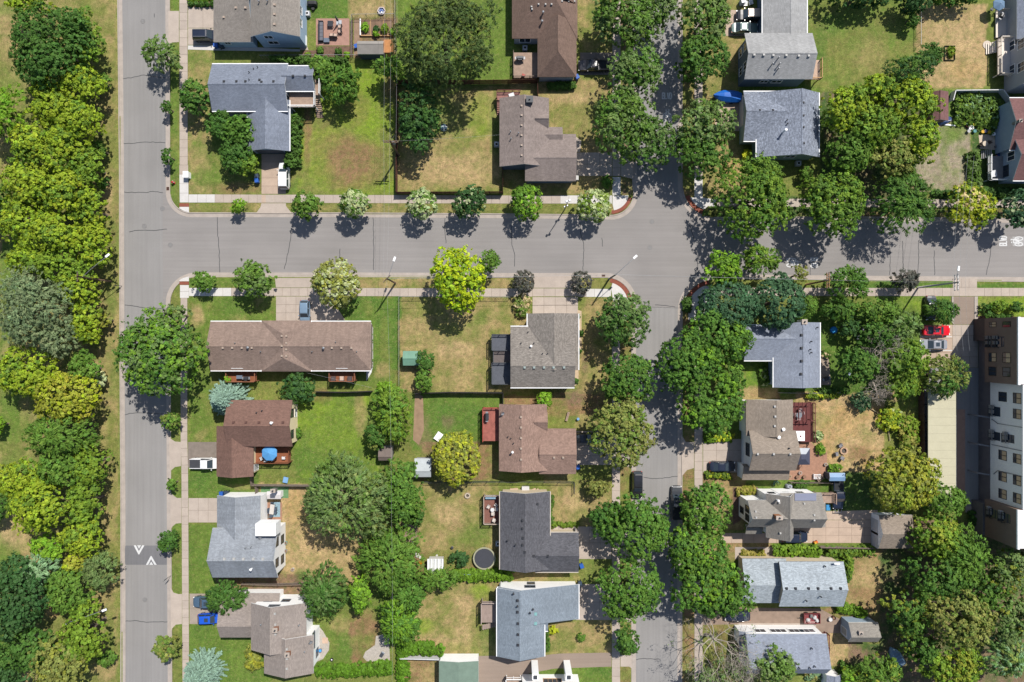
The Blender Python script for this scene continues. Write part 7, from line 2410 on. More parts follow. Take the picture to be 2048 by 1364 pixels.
# guy wires at pole 2
cable('first guy wire of the fence corner pole', [top(798, 311, 8.6), top(783, 268, 0.1)], .014, 0)
cable('second guy wire of the fence corner pole', [top(798, 311, 8.0), top(790, 268, 0.1)], .014, 0)
cable('service drop to the long duplex', [top(760, 770, 7.0), top(625, 744, 3.2)], sag=.2)


def sign(label, px, py, h, deg, w=.6, hh=.6, mat=None, post=None):
 x, y = P(px, py)
 t = thing('sign_post', label, 'sign', (x, y, 0), math.radians(deg), 'signs by the speed hump')
 mb = MB(); mb.box(-.03, -.03, -.1, .03, .03, h); mb.build('post', post or DARKM, t)
 mb = MB(); mb.box(-w / 2, -.07, h - hh, w / 2, -.035, h); mb.build('sign_plate', mat or GREYM, t)


sign('upper grey sign post on the kerb by the wood beside the speed hump', 239.5, 1130, 2.4, 30, .7)
sign('lower grey sign post on the kerb by the wood past the speed hump', 240, 1158, 2.2, 20, .6)
sign('dark square sign post on the verge past the speed hump', 342, 1151, 2.3, 40, .7, .7, DARKM)
sign('yellow sign post at the wood edge by the hump', 216, 1099, 2.0, 10, 1.1, .5, M('yellow_plate', c(244, 178, 20), .6, .04, 2))
sign('small sign post by the junction on the wood side', 243, 572, 2.0, 20, .5, .5, DARKM)

# hydrant, utility box, bins
x, y = P(348, 366)
t = thing('fire_hydrant', 'red fire hydrant on the verge near the T junction', 'fire hydrant', (x, y, 0))
HR = M('hydrant_red', c(206, 48, 48), .5, .06, 3)
mb = MB(); mb.cyl(0, 0, -.05, .7, .17, .14, 12); mb.cyl(0, 0, .0, .08, .26, n=12); mb.build('barrel', HR, t)
mb = MB(); mb.cyl(0, 0, .7, .85, .2, .08, 12); mb.build('bonnet', HR, t)
for a in (0, 1.57, 3.14):
 mb = MB(); mb.tube([(0, 0, .5), (.3 * math.cos(a), .3 * math.sin(a), .5)], .085, 8); mb.build('outlet', M('hydrant_cap', c(228, 200, 200), .5, .06, 3), t)
x, y = P(374, 350, .6)
t = thing('utility_box', 'white utility cabinet beside the sidewalk above the junction', 'utility box', (x, y, 0))
mb = MB(); mb.box(-.42, -.5, 0, .42, .5, 1.1); mb.build('cabinet', WHITEP, t)
mb = MB(); mb.box(-.46, -.54, 1.1, .46, .54, 1.16); mb.build('lid', WHITEP, t)
mb = MB(); mb.box(-.45, -.02, .1, -.42, .02, 1.05); mb.build('door_seam', GREYM, t)


def bin_(label, px, py, deg, col, lid=None):
 x, y = P(px, py, .6)
 t = thing('wheelie_bin', label, 'bin', (x, y, .02), math.radians(deg), 'wheeled rubbish bins')
 m = M(*col)
 mb = MB(); mb.hexa([(-.24, -.28, .1), (.24, -.28, .1), (.24, .28, .1), (-.24, .28, .1), (-.31, -.36, 1.0), (.31, -.36, 1.0), (.31, .36, 1.0), (-.31, .36, 1.0)]); mb.build('body', m, t)
 mb = MB(); mb.hexa([(-.34, -.39, 1.0), (.34, -.39, 1.0), (.34, .39, 1.0), (-.34, .39, 1.0), (-.30, -.34, 1.09), (.30, -.34, 1.09), (.30, .36, 1.12), (-.30, .36, 1.12)]); mb.build('lid', M(*lid) if lid else m, t)
 for s in (-.26, .26):
  mb = MB(); mb.tube([(s - .04, .33, .13), (s + .04, .33, .13)], .13, 10); mb.build('wheel', RUBBER, t)
 mb = MB(); mb.bar((-.25, .42, .95), (.25, .42, .95), .04, .04); mb.build('handle', m, t)


BB = ('bin_blue', c(52, 110, 206), .55, .06, 2)
BD = ('bin_dark', c(70, 86, 104), .6, .06, 2)
bin_('blue bin with white sticker left of the tan drive', 514.5, 362, 10, BB); bin_('dark lidded bin just above the blue bin by the tan drive', 514.5, 353, 5, BD)
bin_('blue bin at the corner of the brown hip roofed house', 1154, 155, 30, BB); bin_('blue bin at the corner of the rose roofed garage', 1155.5, 934, 15, BB); bin_('blue bin beside the charcoal garage corner', 1163, 1131, 20, BB)
bin_('blue bin at the north wall of the white dormer house', 444, 987, 0, BB); bin_('dark bin next to the blue bin at the white dormer house', 454, 986, 4, BD); bin_('blue bin in the shade of the first garage wall', 433, 92, 90, BB); bin_('dark bin beside the blue bin at the first garage wall', 444, 93, 90, BD)
bin_('teal lidded bin beside the drooping feathery tree', 419, 1186, 0, ('bin_teal', c(80, 160, 170), .6, .05, 2))
bin_('dark bin beside the white wall of the slate blue garage', 1160, 1166, 10, BD)
bin_('pale bin at the corner of the taupe garage', 1153, 357, 0, ('bin_pale', c(226, 224, 220), .6, .05, 2))

# ------------------------------------------------------------------ garden furniture
def put(px, py, z, deg, name, label, cat, group=None):
 x, y = P(px, py, z + .4)
 return thing(name, label, cat, (x, y, z), math.radians(deg), group)


def chair(label, px, py, z, deg, col, group, s=.6, cushion=None):
 t = put(px, py, z, deg, 'garden_chair', label, 'chair', group)
 m = M(*col)
 a = s / 2
 mb = MB(); mb.box(-a, -a, .38, a, a, .45); mb.build('seat', M(*cushion) if cushion else m, t)
 mb = MB(); mb.box(-a, a - .07, .45, a, a, .88); mb.build('backrest', m, t)
 for i in (-1, 1):
  mb = MB(); mb.box(i * a - .03, -a, .58, i * a + .03, a - .08, .63); mb.build('armrest', m, t)
  for j in (-1, 1):
   mb = MB(); mb.box(i * (a - .05) - .025, j * (a - .05) - .025, 0, i * (a - .05) + .025, j * (a - .05) + .025, .38); mb.build('leg', m, t)


def table(label, px, py, z, deg, lx, ly, col, round_=False, h=.72, group='garden tables', legs=None):
 t = put(px, py, z, deg, 'garden_table', label, 'table', group)
 m = M(*col)
 mb = MB()
 if round_:
  mb.cyl(0, 0, h - .05, h, lx / 2, n=20)
 else:
  mb.box(-lx / 2, -ly / 2, h - .05, lx / 2, ly / 2, h)
 mb.build('tabletop', m, t)
 for i in (-1, 1):
  for j in (-1, 1):
   mb = MB(); q = .33 if round_ else .45
   mb.box(i * lx * q - .03, j * ly * q - .03, 0, i * lx * q + .03, j * ly * q + .03, h - .05); mb.build('leg', legs or m, t)
 return t


def parasol(label, px, py, z, r, h, col, n=8, square=False, sides=None):
 x, y = P(px, py, z + h)
 t = thing('parasol', label, 'parasol', (x, y, z), 0, 'garden parasols')
 m = M(*col)
 pts = [(r * math.cos(6.2832 * (i + .5) / n), r * math.sin(6.2832 * (i + .5) / n), h - .45) for i in range(n)]
 for i in range(n):
  mb = MB(); a, b = pts[i], pts[(i + 1) % n]
  mb.poly([a, b, (0, 0, h)]); mb.poly([a, b, (b[0], b[1], b[2] - .12), (a[0], a[1], a[2] - .12)]); mb.build('canopy_panel', m, t)
  mb = MB(); mb.bar((0, 0, h - .03), (a[0], a[1], a[2] - .03), .025, .025); mb.build('rib', GREYM, t)
 mb = MB(); mb.cyl(0, 0, 0, h + .08, .03, n=7); mb.build('pole', GREYM, t)
 mb = MB(); mb.cyl(0, 0, 0, .1, .28, n=14); mb.build('base', DARKM, t)


def grill(label, px, py, z, deg, lx=.9, col=None):
 t = put(px, py, z, deg, 'barbecue_grill', label, 'grill', 'barbecue grills')
 m = M(*(col or ('grill_black', (.03, .03, .035), .4, .1, 2)))
 mb = MB(); mb.box(-lx / 2, -.3, .55, lx / 2, .3, .85); mb.build('firebox', m, t)
 mb = MB(); loft(mb, [(-lx / 2, .22, .84, .9, 1.0, .8), (-lx / 2 + .08, .31, .84, .98, 1.16, .6), (lx / 2 - .08, .31, .84, .98, 1.16, .6), (lx / 2, .22, .84, .9, 1.0, .8)]); mb.build('lid', m, t, None, True)
 mb = MB(); mb.bar((-lx * .3, -.34, 1.0), (lx * .3, -.34, 1.0), .03, .03); mb.build('handle', GREYM, t)
 for s in (-1, 1):
  mb = MB(); mb.box(s * lx / 2, -.22, .8, s * (lx / 2 + .28), .22, .84); mb.build('side_shelf', GREYM, t)
 for i in (-1, 1):
  for j in (-1, 1):
   mb = MB(); mb.box(i * lx * .4 - .03, j * .22 - .03, 0, i * lx * .4 + .03, j * .22 + .03, .55); mb.build('leg', DARKM, t)


CG = ('charcoal_wicker', c(66, 68, 76), .85, .10, 4)
CB = ('beige_cushion', c(226, 196, 178), .9, .06, 3)
# pink patio by the topmost house
t = put(642, 62, .03, 90, 'garden_sofa', 'long charcoal sofa on the pink patio', 'sofa')
mb = MB(); mb.box(-1.75, -.36, .05, 1.75, .36, .32); mb.build('base', M(*CG), t)
mb = MB(); mb.box(-1.75, .26, .32, 1.75, .40, .75); mb.build('backrest', M(*CG), t)
for s in (-1.75, 1.63):
 mb = MB(); mb.box(s, -.36, .32, s + .12, .26, .58); mb.build('armrest', M(*CG), t)
for i in range(5):
 mb = MB(); mb.box(-1.6 + i * .64, -.33, .32, -1.0 + i * .64, .24, .45); mb.build('cushion', M('slate_cushion', c(124, 126, 136), .9, .06, 3), t)
table('charcoal fire table on the pink patio', 661, 48, .03, 0, .95, .95, CG, h=.6)
table('low grey ottoman table at the foot of the long charcoal sofa', 653, 80, .03, 0, 1.0, .75, ('slate_top', c(120, 132, 150), .8, .05, 2), h=.42)
for i, (a, b, d, s) in enumerate(((680, 53, -100, 'upper right'), (680, 62, -75, 'lower right'), (663, 71, 180, 'bottom left'), (671, 71.5, 175, 'bottom right'))):
 chair(f'{s} of the four beige cushioned chairs on the pink patio', a, b, .03, d, CG, 'chairs on the pink patio', .66, CB)
t = put(677, 44, .03, 0, 'folded_parasol', 'folded grey parasol on a square base on the pink patio', 'parasol')
mb = MB(); mb.box(-.45, -.45, 0, .45, .45, .1); mb.build('base', M('pale_slab', c(206, 212, 220), .8, .05, 2), t)
mb = MB(); mb.tube([(0, 0, .1), (-.05, .05, 2.6)], .035, 7); mb.build('pole', DARKM, t)
mb = MB(); mb.tube([(-.02, .02, 1.0), (-.04, .04, 1.8), (-.05, .05, 2.7)], [.2, .14, .04], 9); mb.build('folded_canopy', M('grey_canvas', c(120, 116, 122), .9, .06, 3), t)
# hexagonal sandbox
x, y = P(763, 22, .2)
t = thing('sandbox', 'white hexagonal sandbox full of blue toys', 'sandbox', (x, y, 0))
for i in range(6):
 a, b = [(.66 * math.cos(q), .66 * math.sin(q)) for q in (6.2832 * i / 6, 6.2832 * (i + 1) / 6)]
 mb = MB(); mb.bar((*a, .18), (*b, .18), .13, .34); mb.build('side_board', M('blush_board', c(244, 226, 222), .7, .05, 2), t)
mb = MB(); mb.cyl(0, 0, .02, .10, .58, n=6); mb.build('sand', M('toy_sand', c(176, 186, 206), .9, .15, 6), t)
for i, (a, b, m) in enumerate(((.15, .1, 'blue'), (-.2, .05, 'blue'), (.02, -.22, 'white'), (-.1, .26, 'blue'))):
 t2 = thing('toy', ('largest blue', 'left blue', 'white', 'upper blue')[i] + ' toy in the hexagonal sandbox', 'toy', (x + a, y + b, .105), i, 'toys in the hexagonal sandbox')
 mb = MB(); mb.cyl(0, 0, 0, .14, .11, .14, 10); mb.build('bucket', M('toy_blue', c(90, 130, 220), .5, .05, 3) if m == 'blue' else WHITEP, t2)
 mb = MB(); mb.tube([(-.13, 0, .14), (0, 0, .26), (.13, 0, .14)], .012, 4); mb.build('handle', WHITEP, t2)
# vegetable garden of raised beds
x, y = P(752, 56)
t = thing('raised_bed', 'timber framed vegetable bed above the grey shed', 'garden bed', (x, y, 0))
mb = MB(); mb.box(-2.55, -1.35, -.05, 2.75, 1.35, .22); mb.build('soil', SOIL, t)
for q in ((-2.75, -1.5, -2.6, 1.5), (-2.75, -1.5, 2.9, -1.36), (-.95, -1.36, -.87, 1.36), (1.3, -1.36, 1.38, 1.36)):
 mb = MB(); mb.box(q[0], q[1], 0, q[2], q[3], .34); mb.build('frame_board', WOODL if q[0] > -2.7 or q[2] > 0 else WHITEP, t)
for i, (a, b, r_, col_) in enumerate(((731, 55, 8, 'bright'), (770, 58, 8, 'ygd'), (752, 68, 6, 'bright'), (786, 64, 5, 'bright'), (752, 58, 4, 'dg'))):
 shrub(('tall leafy plants at the left of the timber framed bed', 'leafy plants at the right of the timber framed bed', 'low green plants at the bottom of the timber framed bed', 'small plants at the far right of the timber framed bed', 'single dark plant in the centre of the timber framed bed')[i], a, b, r_, 1.0, col_, name='vegetable_plant', cat='plant', ry=[12, 11, 4, 6, 6][i], group='vegetable plants')
t = put(714, 92, .02, 20, 'wheelbarrow', 'blue wheelbarrow beside the grey roofed timber shed', 'wheelbarrow')
mb = MB(); mb.hexa([(-.3, -.22, .35), (.3, -.22, .35), (.3, .22, .35), (-.3, .22, .35), (-.45, -.34, .65), (.5, -.34, .65), (.5, .34, .65), (-.45, .34, .65)]); mb.build('tray', M('barrow_blue', c(40, 104, 206), .5, .06, 3), t)
mb = MB(); mb.tube([(.55, -.04, .2), (.55, .04, .2)], .2, 12); mb.build('wheel', RUBBER, t)
for s in (-1, 1):
 mb = MB(); mb.bar((.5, s * .1, .25), (-.9, s * .3, .55), .045, .045); mb.build('handle', DARKM, t)
# play dome
x, y = P(887, 254, .3)
t = thing('play_dome', 'small round white and teal play dome with dark openings', 'play dome', (x, y, 0))
for k in range(8):
 mb = MB()
 for a0 in range(4):
  f0, f1 = a0 / 4 * 1.5, (a0 + 1) / 4 * 1.5
  q = []
  for f, kk in ((f0, k), (f0, k + 1), (f1, k + 1), (f1, k)):
   a = 6.2832 * kk / 8
   q.append((.68 * math.cos(f) * math.cos(a), .68 * math.cos(f) * math.sin(a), .62 * math.sin(f)))
  mb.poly(q)
 mb.build('dome_panel', M('dome_teal', c(176, 214, 214), .5, .06, 3) if k % 3 else WHITEP, t)
for a, f in ((.5, .5), (2.0, .9), (3.3, .45), (4.4, .8), (5.4, .55), (2.6, .5)):
 mb = MB(); d = Vector((math.cos(f) * math.cos(a), math.cos(f) * math.sin(a), math.sin(f)))
 mb.tube([d * .60, d * .70], .15, 9); mb.build('opening', M('dome_hole', c(40, 70, 84), .8, .05, 3), t)
# deck furniture of the blue parasol house, the blue rug patio
parasol('big sky blue parasol on the chestnut deck', 537, 907, 1.3, 1.35, 2.3, ('sky_canvas', c(100, 176, 238), .85, .04, 2))
for i, (a, b, d) in enumerate(((523, 917, -60), (532, 920, 180), (546, 918, 200))):
 chair(('left', 'middle', 'right')[i] + ' white chair under the sky blue parasol', a, b, 1.3, d, ('white_plastic', c(246, 246, 246), .5, .03, 2), 'white chairs under the blue parasol', .5)
table('small white side table at the right of the chestnut deck', 567, 916, 1.3, 0, .55, .45, ('white_plastic', c(246, 246, 246), .5, .03, 2), h=.5)
t = put(571, 960, .02, -12, 'folding_bench', 'pale blue folding bench beside the weathered board fence', 'bench')
mb = MB(); mb.box(-.42, -.5, .36, .42, .5, .42); mb.build('seat', M('pale_blue_plastic', c(140, 190, 240), .6, .05, 2), t)
for i in (-1, 1):
 for j in (-1, 1):
  mb = MB(); mb.box(i * .36 - .03, j * .42 - .03, 0, i * .36 + .03, j * .42 + .03, .36); mb.build('leg', GREYM, t)
t = put(549, 1020, .03, 0, 'outdoor_rug', 'pale blue patterned rug under the patio table', 'rug')
mb = MB(); mb.box(-.85, -1.3, .004, .85, 1.3, .016); mb.build('rug', M('rug_blue', c(160, 190, 204), .95, .25, 5, fine=.2), t)
table('long white patio table on the pale blue rug', 545, 1018, .046, -8, .75, 1.7, ('stone_white', c(230, 224, 218), .7, .05, 2))
for i, (a, b, d) in enumerate(((545, 1007, 0), (551, 1017, -90), (551, 1024, -90), (540, 1024, 90), (543, 1031, 175), (539, 1019, 90))):
 chair(('top', 'upper right', 'lower right', 'lower left', 'bottom', 'upper left')[i] + ' slate chair at the long white patio table', a, b, .046, d, ('slate_metal', c(96, 110, 128), .6, .06, 3), 'chairs at the long white patio table', .5)
grill('dark grill against the east wall of the white dormer house', 524, 1005, .03, 90, .9)
grill('dark grey barbecue lower on the east wall of the white dormer house', 524, 1028, .03, 90, .8, ('grill_grey', c(110, 112, 116), .5, .06, 2))
t = put(525, 1015, .03, 0, 'cool_box', 'red cool box beside the grills', 'cool box')
mb = MB(); mb.box(-.3, -.22, 0, .3, .22, .4); mb.build('body', M('cooler_red', c(214, 60, 56), .5, .05, 3), t)
mb = MB(); mb.box(-.32, -.24, .4, .32, .24, .5); mb.build('lid', M('cooler_red', c(214, 60, 56), .5, .05, 3), t)
t = put(533, 1035, .03, 0, 'doormat', 'grey doormat on the brick patio of the white dormer house', 'mat')
mb = MB(); mb.box(-.36, -.28, .004, .36, .28, .02); mb.build('mat', M('mat_grey', c(128, 122, 112), .95, .1, 4), t)
for i, (a, b, r_) in enumerate(((571, 1102, .28), (585, 1139, .28), (571, 1086, .3))):
 t = put(a, b, 0, 0, 'planter', ('grey round planter by the white east wall', 'white round planter in the tan yard', 'teal planter by the white east wall')[i], 'planter', 'round planters')
 mb = MB(); mb.cyl(0, 0, 0, .45, r_ * .8, r_, 14); mb.build('pot', M('planter_' + 'abc'[i], (c(176, 184, 190), c(240, 240, 238), c(150, 200, 190))[i], .7, .05, 3), t)
 mb = MB(); mb.cyl(0, 0, .40, .452, r_ * .86, n=14); mb.build('soil', SOIL, t)
# duplex decks
for i, (a, b, d) in enumerate(((667, 757, 180), (684, 757, 180), (700, 757, 180))):
 chair(('left', 'middle', 'right')[i] + ' cushioned seat on the right duplex deck', a, b, 1.7, d, ('dark_wicker', c(96, 84, 86), .85, .08, 4), 'seats on the right duplex deck', .75, CB if i == 1 else None)
grill('dark barbecue on the left duplex deck', 494, 756, 1.7, 0, .8)
table('grey table on the left duplex deck', 480, 754, 1.7, 0, 1.0, .6, ('slate_top', c(120, 132, 150), .8, .05, 2))
shrub('yellow green potted plant on the left duplex deck', 465, 757, 6, 1.0, 'bright', name='potted_plant', cat='plant').location.z = 1.7
# red deck
grill('large black oval barbecue on the weathered red deck', 974, 833, 1.6, 90, 1.2)
# charcoal house deck
table('white bistro table on the plum deck', 985, 1019, 1.2, 0, .7, .7, ('white_plastic', c(246, 246, 246), .5, .03, 2), True)
for i, (a, b, d) in enumerate(((977, 1013, 60), (992, 1010, -40), (993, 1018, -90), (986, 1027, 180), (988, 1040, 160))):
 chair(('left', 'top', 'right', 'lower', 'lowest')[i] + ' pale chair on the plum deck', a, b, 1.2, d, ('bone_plastic', c(232, 222, 214), .6, .04, 2), 'pale chairs on the plum deck', .52)
t = put(981, 995, 1.2, 0, 'water_tank', 'pale blue rounded tub on the plum deck', 'tub')
mb = MB(); loft(mb, [(-.95, .1, 0, .2, .35, .8), (-.85, .3, 0, .3, .55, .8), (.85, .3, 0, .3, .55, .8), (.95, .1, 0, .2, .35, .8)]); mb.build('tub', M('tub_blue', c(176, 208, 228), .5, .05, 2), t, None, True)
mb = MB(); mb.box(-.7, -.2, .56, .7, .2, .59); mb.build('cover', M('tub_cover', c(150, 184, 206), .6, .06, 2), t)
# clutter between rose and charcoal houses
t = put(1051, 978, .0, 0, 'storage_bench', 'white storage chest behind the charcoal house', 'chest')
mb = MB(); mb.box(-.6, -.45, 0, .6, .45, .6); mb.build('body', M('chest_white', c(230, 230, 232), .6, .05, 2), t)
mb = MB(); mb.box(-.64, -.49, .6, .64, .49, .68); mb.build('lid', M('chest_white', c(230, 230, 232), .6, .05, 2), t)
for i, (a, b, d, l) in enumerate(((1028, 979, 4, 1.4), (1034, 982, -6, 1.3), (1066, 980, 20, 1.0), (1074, 982, 60, .8))):
 t = put(a, b, 0, d, 'plank', ('upper pale plank', 'lower pale plank', 'short plank right of the white chest', 'tilted plank right of the white chest')[i] + ' behind the charcoal house', 'plank', 'planks behind the charcoal house')
 mb = MB(); mb.box(-l / 2, -.12, 0, l / 2, .12, .12); mb.build('board', D_PALE, t)
# fire rings
def fire_ring(label, px, py, r, col):
 x, y = P(px, py, .2)
 t = thing('fire_pit', label, 'fire pit', (x, y, 0), 0, 'garden fire pits')
 n = 14
 for i in range(n):
  a = 6.2832 * i / n
  mb = MB(); mb.obox(r * math.cos(a), r * math.sin(a), 0, .24, 6.2832 * r / n - .02, .32 + .02 * (i % 3), a); mb.build('stone', M(*col), t)
 mb = MB(); mb.cyl(0, 0, .0, .06, r - .1, n=14); mb.build('ash', M('ash_grey_bed', c(112, 104, 96), .95, .2, 6), t)


fire_ring('stone ring fire pit on the lawn left of the plum deck', 935, 991, .38, ('pale_stone', c(222, 206, 184), .9, .1, 3))
fire_ring('sandy stone fire pit on the parched lawn', 1687.5, 901.5, .55, ('sand_stone', c(222, 184, 152), .9, .1, 3))
for i, (a, b, d) in enumerate(((1681, 891, 30), (1673, 908, 100), (1684, 916, 150))):
 chair(('upper', 'left', 'lower')[i] + ' grey chair around the sandy stone fire pit', a, b, 0, d, ('pewter_mesh', c(150, 150, 156), .7, .06, 3), 'grey chairs around the fire pit', .62)
# picnic bench near red deck yard
t = put(877, 873, .02, 55, 'picnic_bench', 'white slatted bench beside the round yellow olive tree', 'bench')
for i in range(4):
 mb = MB(); mb.box(-.75, -.5 + i * .27, .42, .75, -.28 + i * .27, .47); mb.build('slat', WHITEP, t)
for i in (-1, 1):
 mb = MB(); mb.box(i * .6 - .04, -.45, 0, i * .6 + .04, .5, .42); mb.build('leg', GREYM, t)
# trampoline
x, y = P(968.5, 1117, .9)
t = thing('trampoline', 'round black trampoline with pale rim beside the charcoal house', 'trampoline', (x, y, 0))
mb = MB(); mb.cyl(0, 0, .86, .88, 1.68, n=36); mb.build('mat', M('trampoline_mat', c(74, 76, 84), .7, .05, 2, fine=.03), t)
mb = MB(); mb.ring(1.70, 1.94, .85, .90, 36); mb.build('pad', M('rim_pad', c(182, 180, 150), .7, .08, 2), t)
for i in range(8):
 a = 6.2832 * i / 8
 mb = MB(); mb.tube([(1.85 * math.cos(a), 1.85 * math.sin(a), 0), (1.85 * math.cos(a), 1.85 * math.sin(a), .85)], .03, 6); mb.build('leg', GREYM, t)
# orange slide
x, y = P(842, 1124, .3)
t = thing('play_slide', 'orange play slide beside the white grid roofed hut', 'slide', (x, y, 0), math.radians(40))
OR = M('slide_orange', c(246, 160, 40), .5, .05, 2)
mb = MB(); mb.hexa([(-.75, -.22, .02), (.6, -.22, .75), (.6, .22, .75), (-.75, .22, .02), (-.75, -.22, .08), (.6, -.22, .82), (.6, .22, .82), (-.75, .22, .08)]); mb.build('chute', OR, t)
for s in (-1, 1):
 mb = MB(); mb.bar((-.75, s * .24, .12), (.62, s * .24, .9), .06, .16); mb.build('side_wall', OR, t)
 mb = MB(); mb.box(.56, s * .2 - .03, 0, .62, s * .2 + .03, .8); mb.build('leg', DARKM, t)
for i, (a, b, r_) in enumerate(((829, 1108, .35), (835, 1112, .42), (840, 1116, .3), (824, 1090, .3), (826, 1084, .24), (873, 1112, .2))):
 t = put(a, b, 0, i * 40, 'garden_rock', ('small white rock above the orange slide', 'largest white rock above the orange slide', 'white rock touching the orange slide', 'pale rock at the end of the stony bed', 'small pale rock above the stony bed end', 'yellow green clump stone by the play hut')[i], 'rock', 'garden rocks')
 mb = MB(); loft(mb, [(-r_, r_ * .3, 0, .1, r_ * .4, .7), (-r_ * .5, r_ * .8, 0, .15, r_ * .7, .6), (r_ * .4, r_ * .75, 0, .16, r_ * .6, .65), (r_, r_ * .25, 0, .08, r_ * .3, .7)]); mb.build('rock', M('white_rock', c(226, 222, 214), .9, .08, 3, bump=.3), t, None, False)
t = put(904, 1096, 0, 20, 'garden_gnome', 'small dark lawn ornament above the low dark shrub', 'ornament')
mb = MB(); mb.cyl(0, 0, 0, .4, .22, .14, 10); mb.build('base', GREYM, t)
mb = MB(); mb.cyl(0, 0, .4, .7, .26, .05, 10); mb.build('top', DARKM, t)
# boat under tarp
x, y = P(1456, 192, 1)
t = thing('covered_boat', 'boat on a trailer under a bright blue tarp', 'boat', (x, y, 0), math.radians(176))
TB = M('tarp_blue', c(24, 116, 222), .55, .06, 1.5, bump=.3)
mb = MB(); loft(mb, [(-2.3, .75, .5, .9, 1.25, .8), (-1.6, .98, .45, 1.0, 1.5, .55), (-.4, 1.05, .42, 1.05, 1.75, .4), (.8, .98, .42, 1.05, 1.65, .35), (1.7, .65, .5, 1.0, 1.4, .3), (2.5, .12, .8, 1.0, 1.2, .5)]); mb.build('tarp', TB, t, None, True)
mb = MB(); mb.tube([(2.2, 0, .45), (3.1, 0, .45)], .06, 6); mb.build('tow_bar', DARKM, t)
for s in (-1, 1):
 mb = MB(); mb.tube([(-.8, s * .95 - .08, .3), (-.8, s * .95 + .08, .3)], .3, 12); mb.build('wheel', RUBBER, t)
mb = MB(); mb.box(-2.75, -.22, .6, -2.35, .22, 1.2); mb.build('outboard_motor', M('motor_cream', c(228, 216, 206), .5, .05, 2), t)
# rubbish heap at the top right drive: white boxes / chairs
for i, (a, b, d) in enumerate(((1484, 5, 10), (1491, 7, 5), (1502, 4, 20))):
 t = put(a, b, 0, d, 'stacked_chair', ('bright blue shaded white box at the top edge by the tan topped car', 'white slatted chair at the top edge by the tan topped car', 'white slatted chair further right at the top edge')[i], 'chair' if i else 'box', 'white things above the tan topped car')
 if i == 0:
  mb = MB(); mb.box(-.35, -.4, 0, .35, .4, 1.2); mb.build('body', M('ice_box', c(210, 226, 244), .6, .05, 2), t)
  mb = MB(); mb.box(-.38, -.43, 1.2, .38, .43, 1.28); mb.build('lid', WHITEP, t)
 else:
  for k in range(4):
   mb = MB(); mb.box(-.32, -.4 + k * .2, .4 + k * .05, .32, -.26 + k * .2, .44 + k * .05); mb.build('slat', WHITEP, t)
  for s in (-.28, .28):
   mb = MB(); mb.box(s - .03, -.35, 0, s + .03, .35, .4); mb.build('leg', WHITEP, t)
# wooden deck clutter at the brown hip house
grill('grey barbecue on the plank deck of the brown hip roofed house', 1040, 118, .7, 0, 1.2, ('grill_grey', c(110, 112, 116), .5, .06, 2))
chair('small red chair on the plank deck', 1047, 151, .7, 150, ('deck_red', c(206, 110, 100), .7, .06, 3), None, .5)
table('white table on the mauve back deck of the taupe house', 1023, 191, 1.6, 20, .9, .6, ('white_plastic', c(246, 246, 246), .5, .03, 2))
# leafy garden things
x, y = P(1668, 660, .3)
t = thing('paddling_pool', 'round bright blue paddling pool on the shady lawn', 'pool', (x, y, 0))
mb = MB(); mb.ring(.5, .6, 0, .35, 24); mb.build('rim', M('pool_rim', c(40, 140, 230), .5, .04, 2), t)
mb = MB(); mb.cyl(0, 0, .02, .28, .51, n=24); mb.build('water', WATER, t)
for i, (a, b, col_, cat_) in enumerate(((1718, 675, ('white_plastic', c(246, 246, 246), .5, .03, 2), 'white'), (1734, 668, ('orange_fabric', c(214, 128, 92), .8, .06, 3), 'orange'), (1725, 659, ('pewter_mesh', c(150, 150, 156), .7, .06, 3), 'grey'))):
 chair(f'{cat_} garden chair on the lawn right of the blue pool', a, b, 0, 40 * i, col_, 'chairs right of the blue pool', .6)
chair('lone pale chair in the deep shade of the leafy garden', 1697, 749, 0, 60, ('ice_plastic', c(206, 222, 240), .5, .03, 2), None, .6)
grill('black grill on the grey paver terrace of the T shaped roof', 1651, 757, .03, 20, .8)
# pergola and patio of the sandy house
x, y = P(1603, 825, 2.6)
t = thing('pergola', 'maroon slatted pergola over the deck of the sandy house', 'pergola', (x, y, 0))
for i in range(6):
 mb = MB(); mb.box(-1.9 + i * .68, -1.55, 2.55, -1.8 + i * .68, 1.75, 2.72); mb.build('rafter', D_MAR, t)
for s in (-1.45, 1.6):
 mb = MB(); mb.box(-1.95, s, 2.4, 2.3, s + .1, 2.56); mb.build('beam', D_MAR, t)
for a in (-1.9, 1.75):
 for b in (-1.4, 1.6):
  mb = MB(); mb.box(a, b, 0, a + .12, b + .12, 2.4); mb.build('post', D_MAR, t)
table('round grey glass table under the maroon pergola', 1597, 830, 1.0, 0, 1.0, 1.0, ('grey_glass', c(150, 156, 164), .3, .05, 3), True)
for i, (a, b, d) in enumerate(((1589, 829, 90), (1604, 826, -80), (1597, 838, 180), (1600, 820, 0))):
 chair(('left', 'right', 'lower', 'upper')[i] + ' pale chair at the round grey glass table', a, b, 1.0, d, ('blush_plastic', c(216, 190, 190), .6, .06, 3), 'chairs at the round grey glass table', .5)
x, y = P(1600, 872, 1.9)
t = thing('parasol', 'square white parasol below the maroon pergola', 'parasol', (x, y, .03), 0, 'garden parasols')
q = [(-.8, -.85), (.8, -.85), (.8, .85), (-.8, .85)]
for i in range(4):
 mb = MB(); a, b = q[i], q[(i + 1) % 4]; mb.poly([(*a, 1.9), (*b, 1.9), (0, 0, 2.15)]); mb.poly([(*a, 1.9), (*b, 1.9), (*b, 1.78), (*a, 1.78)]); mb.build('canopy_panel', WHITEP, t)
mb = MB(); mb.cyl(0, 0, 0, 2.2, .035, n=8); mb.build('pole', GREYM, t)
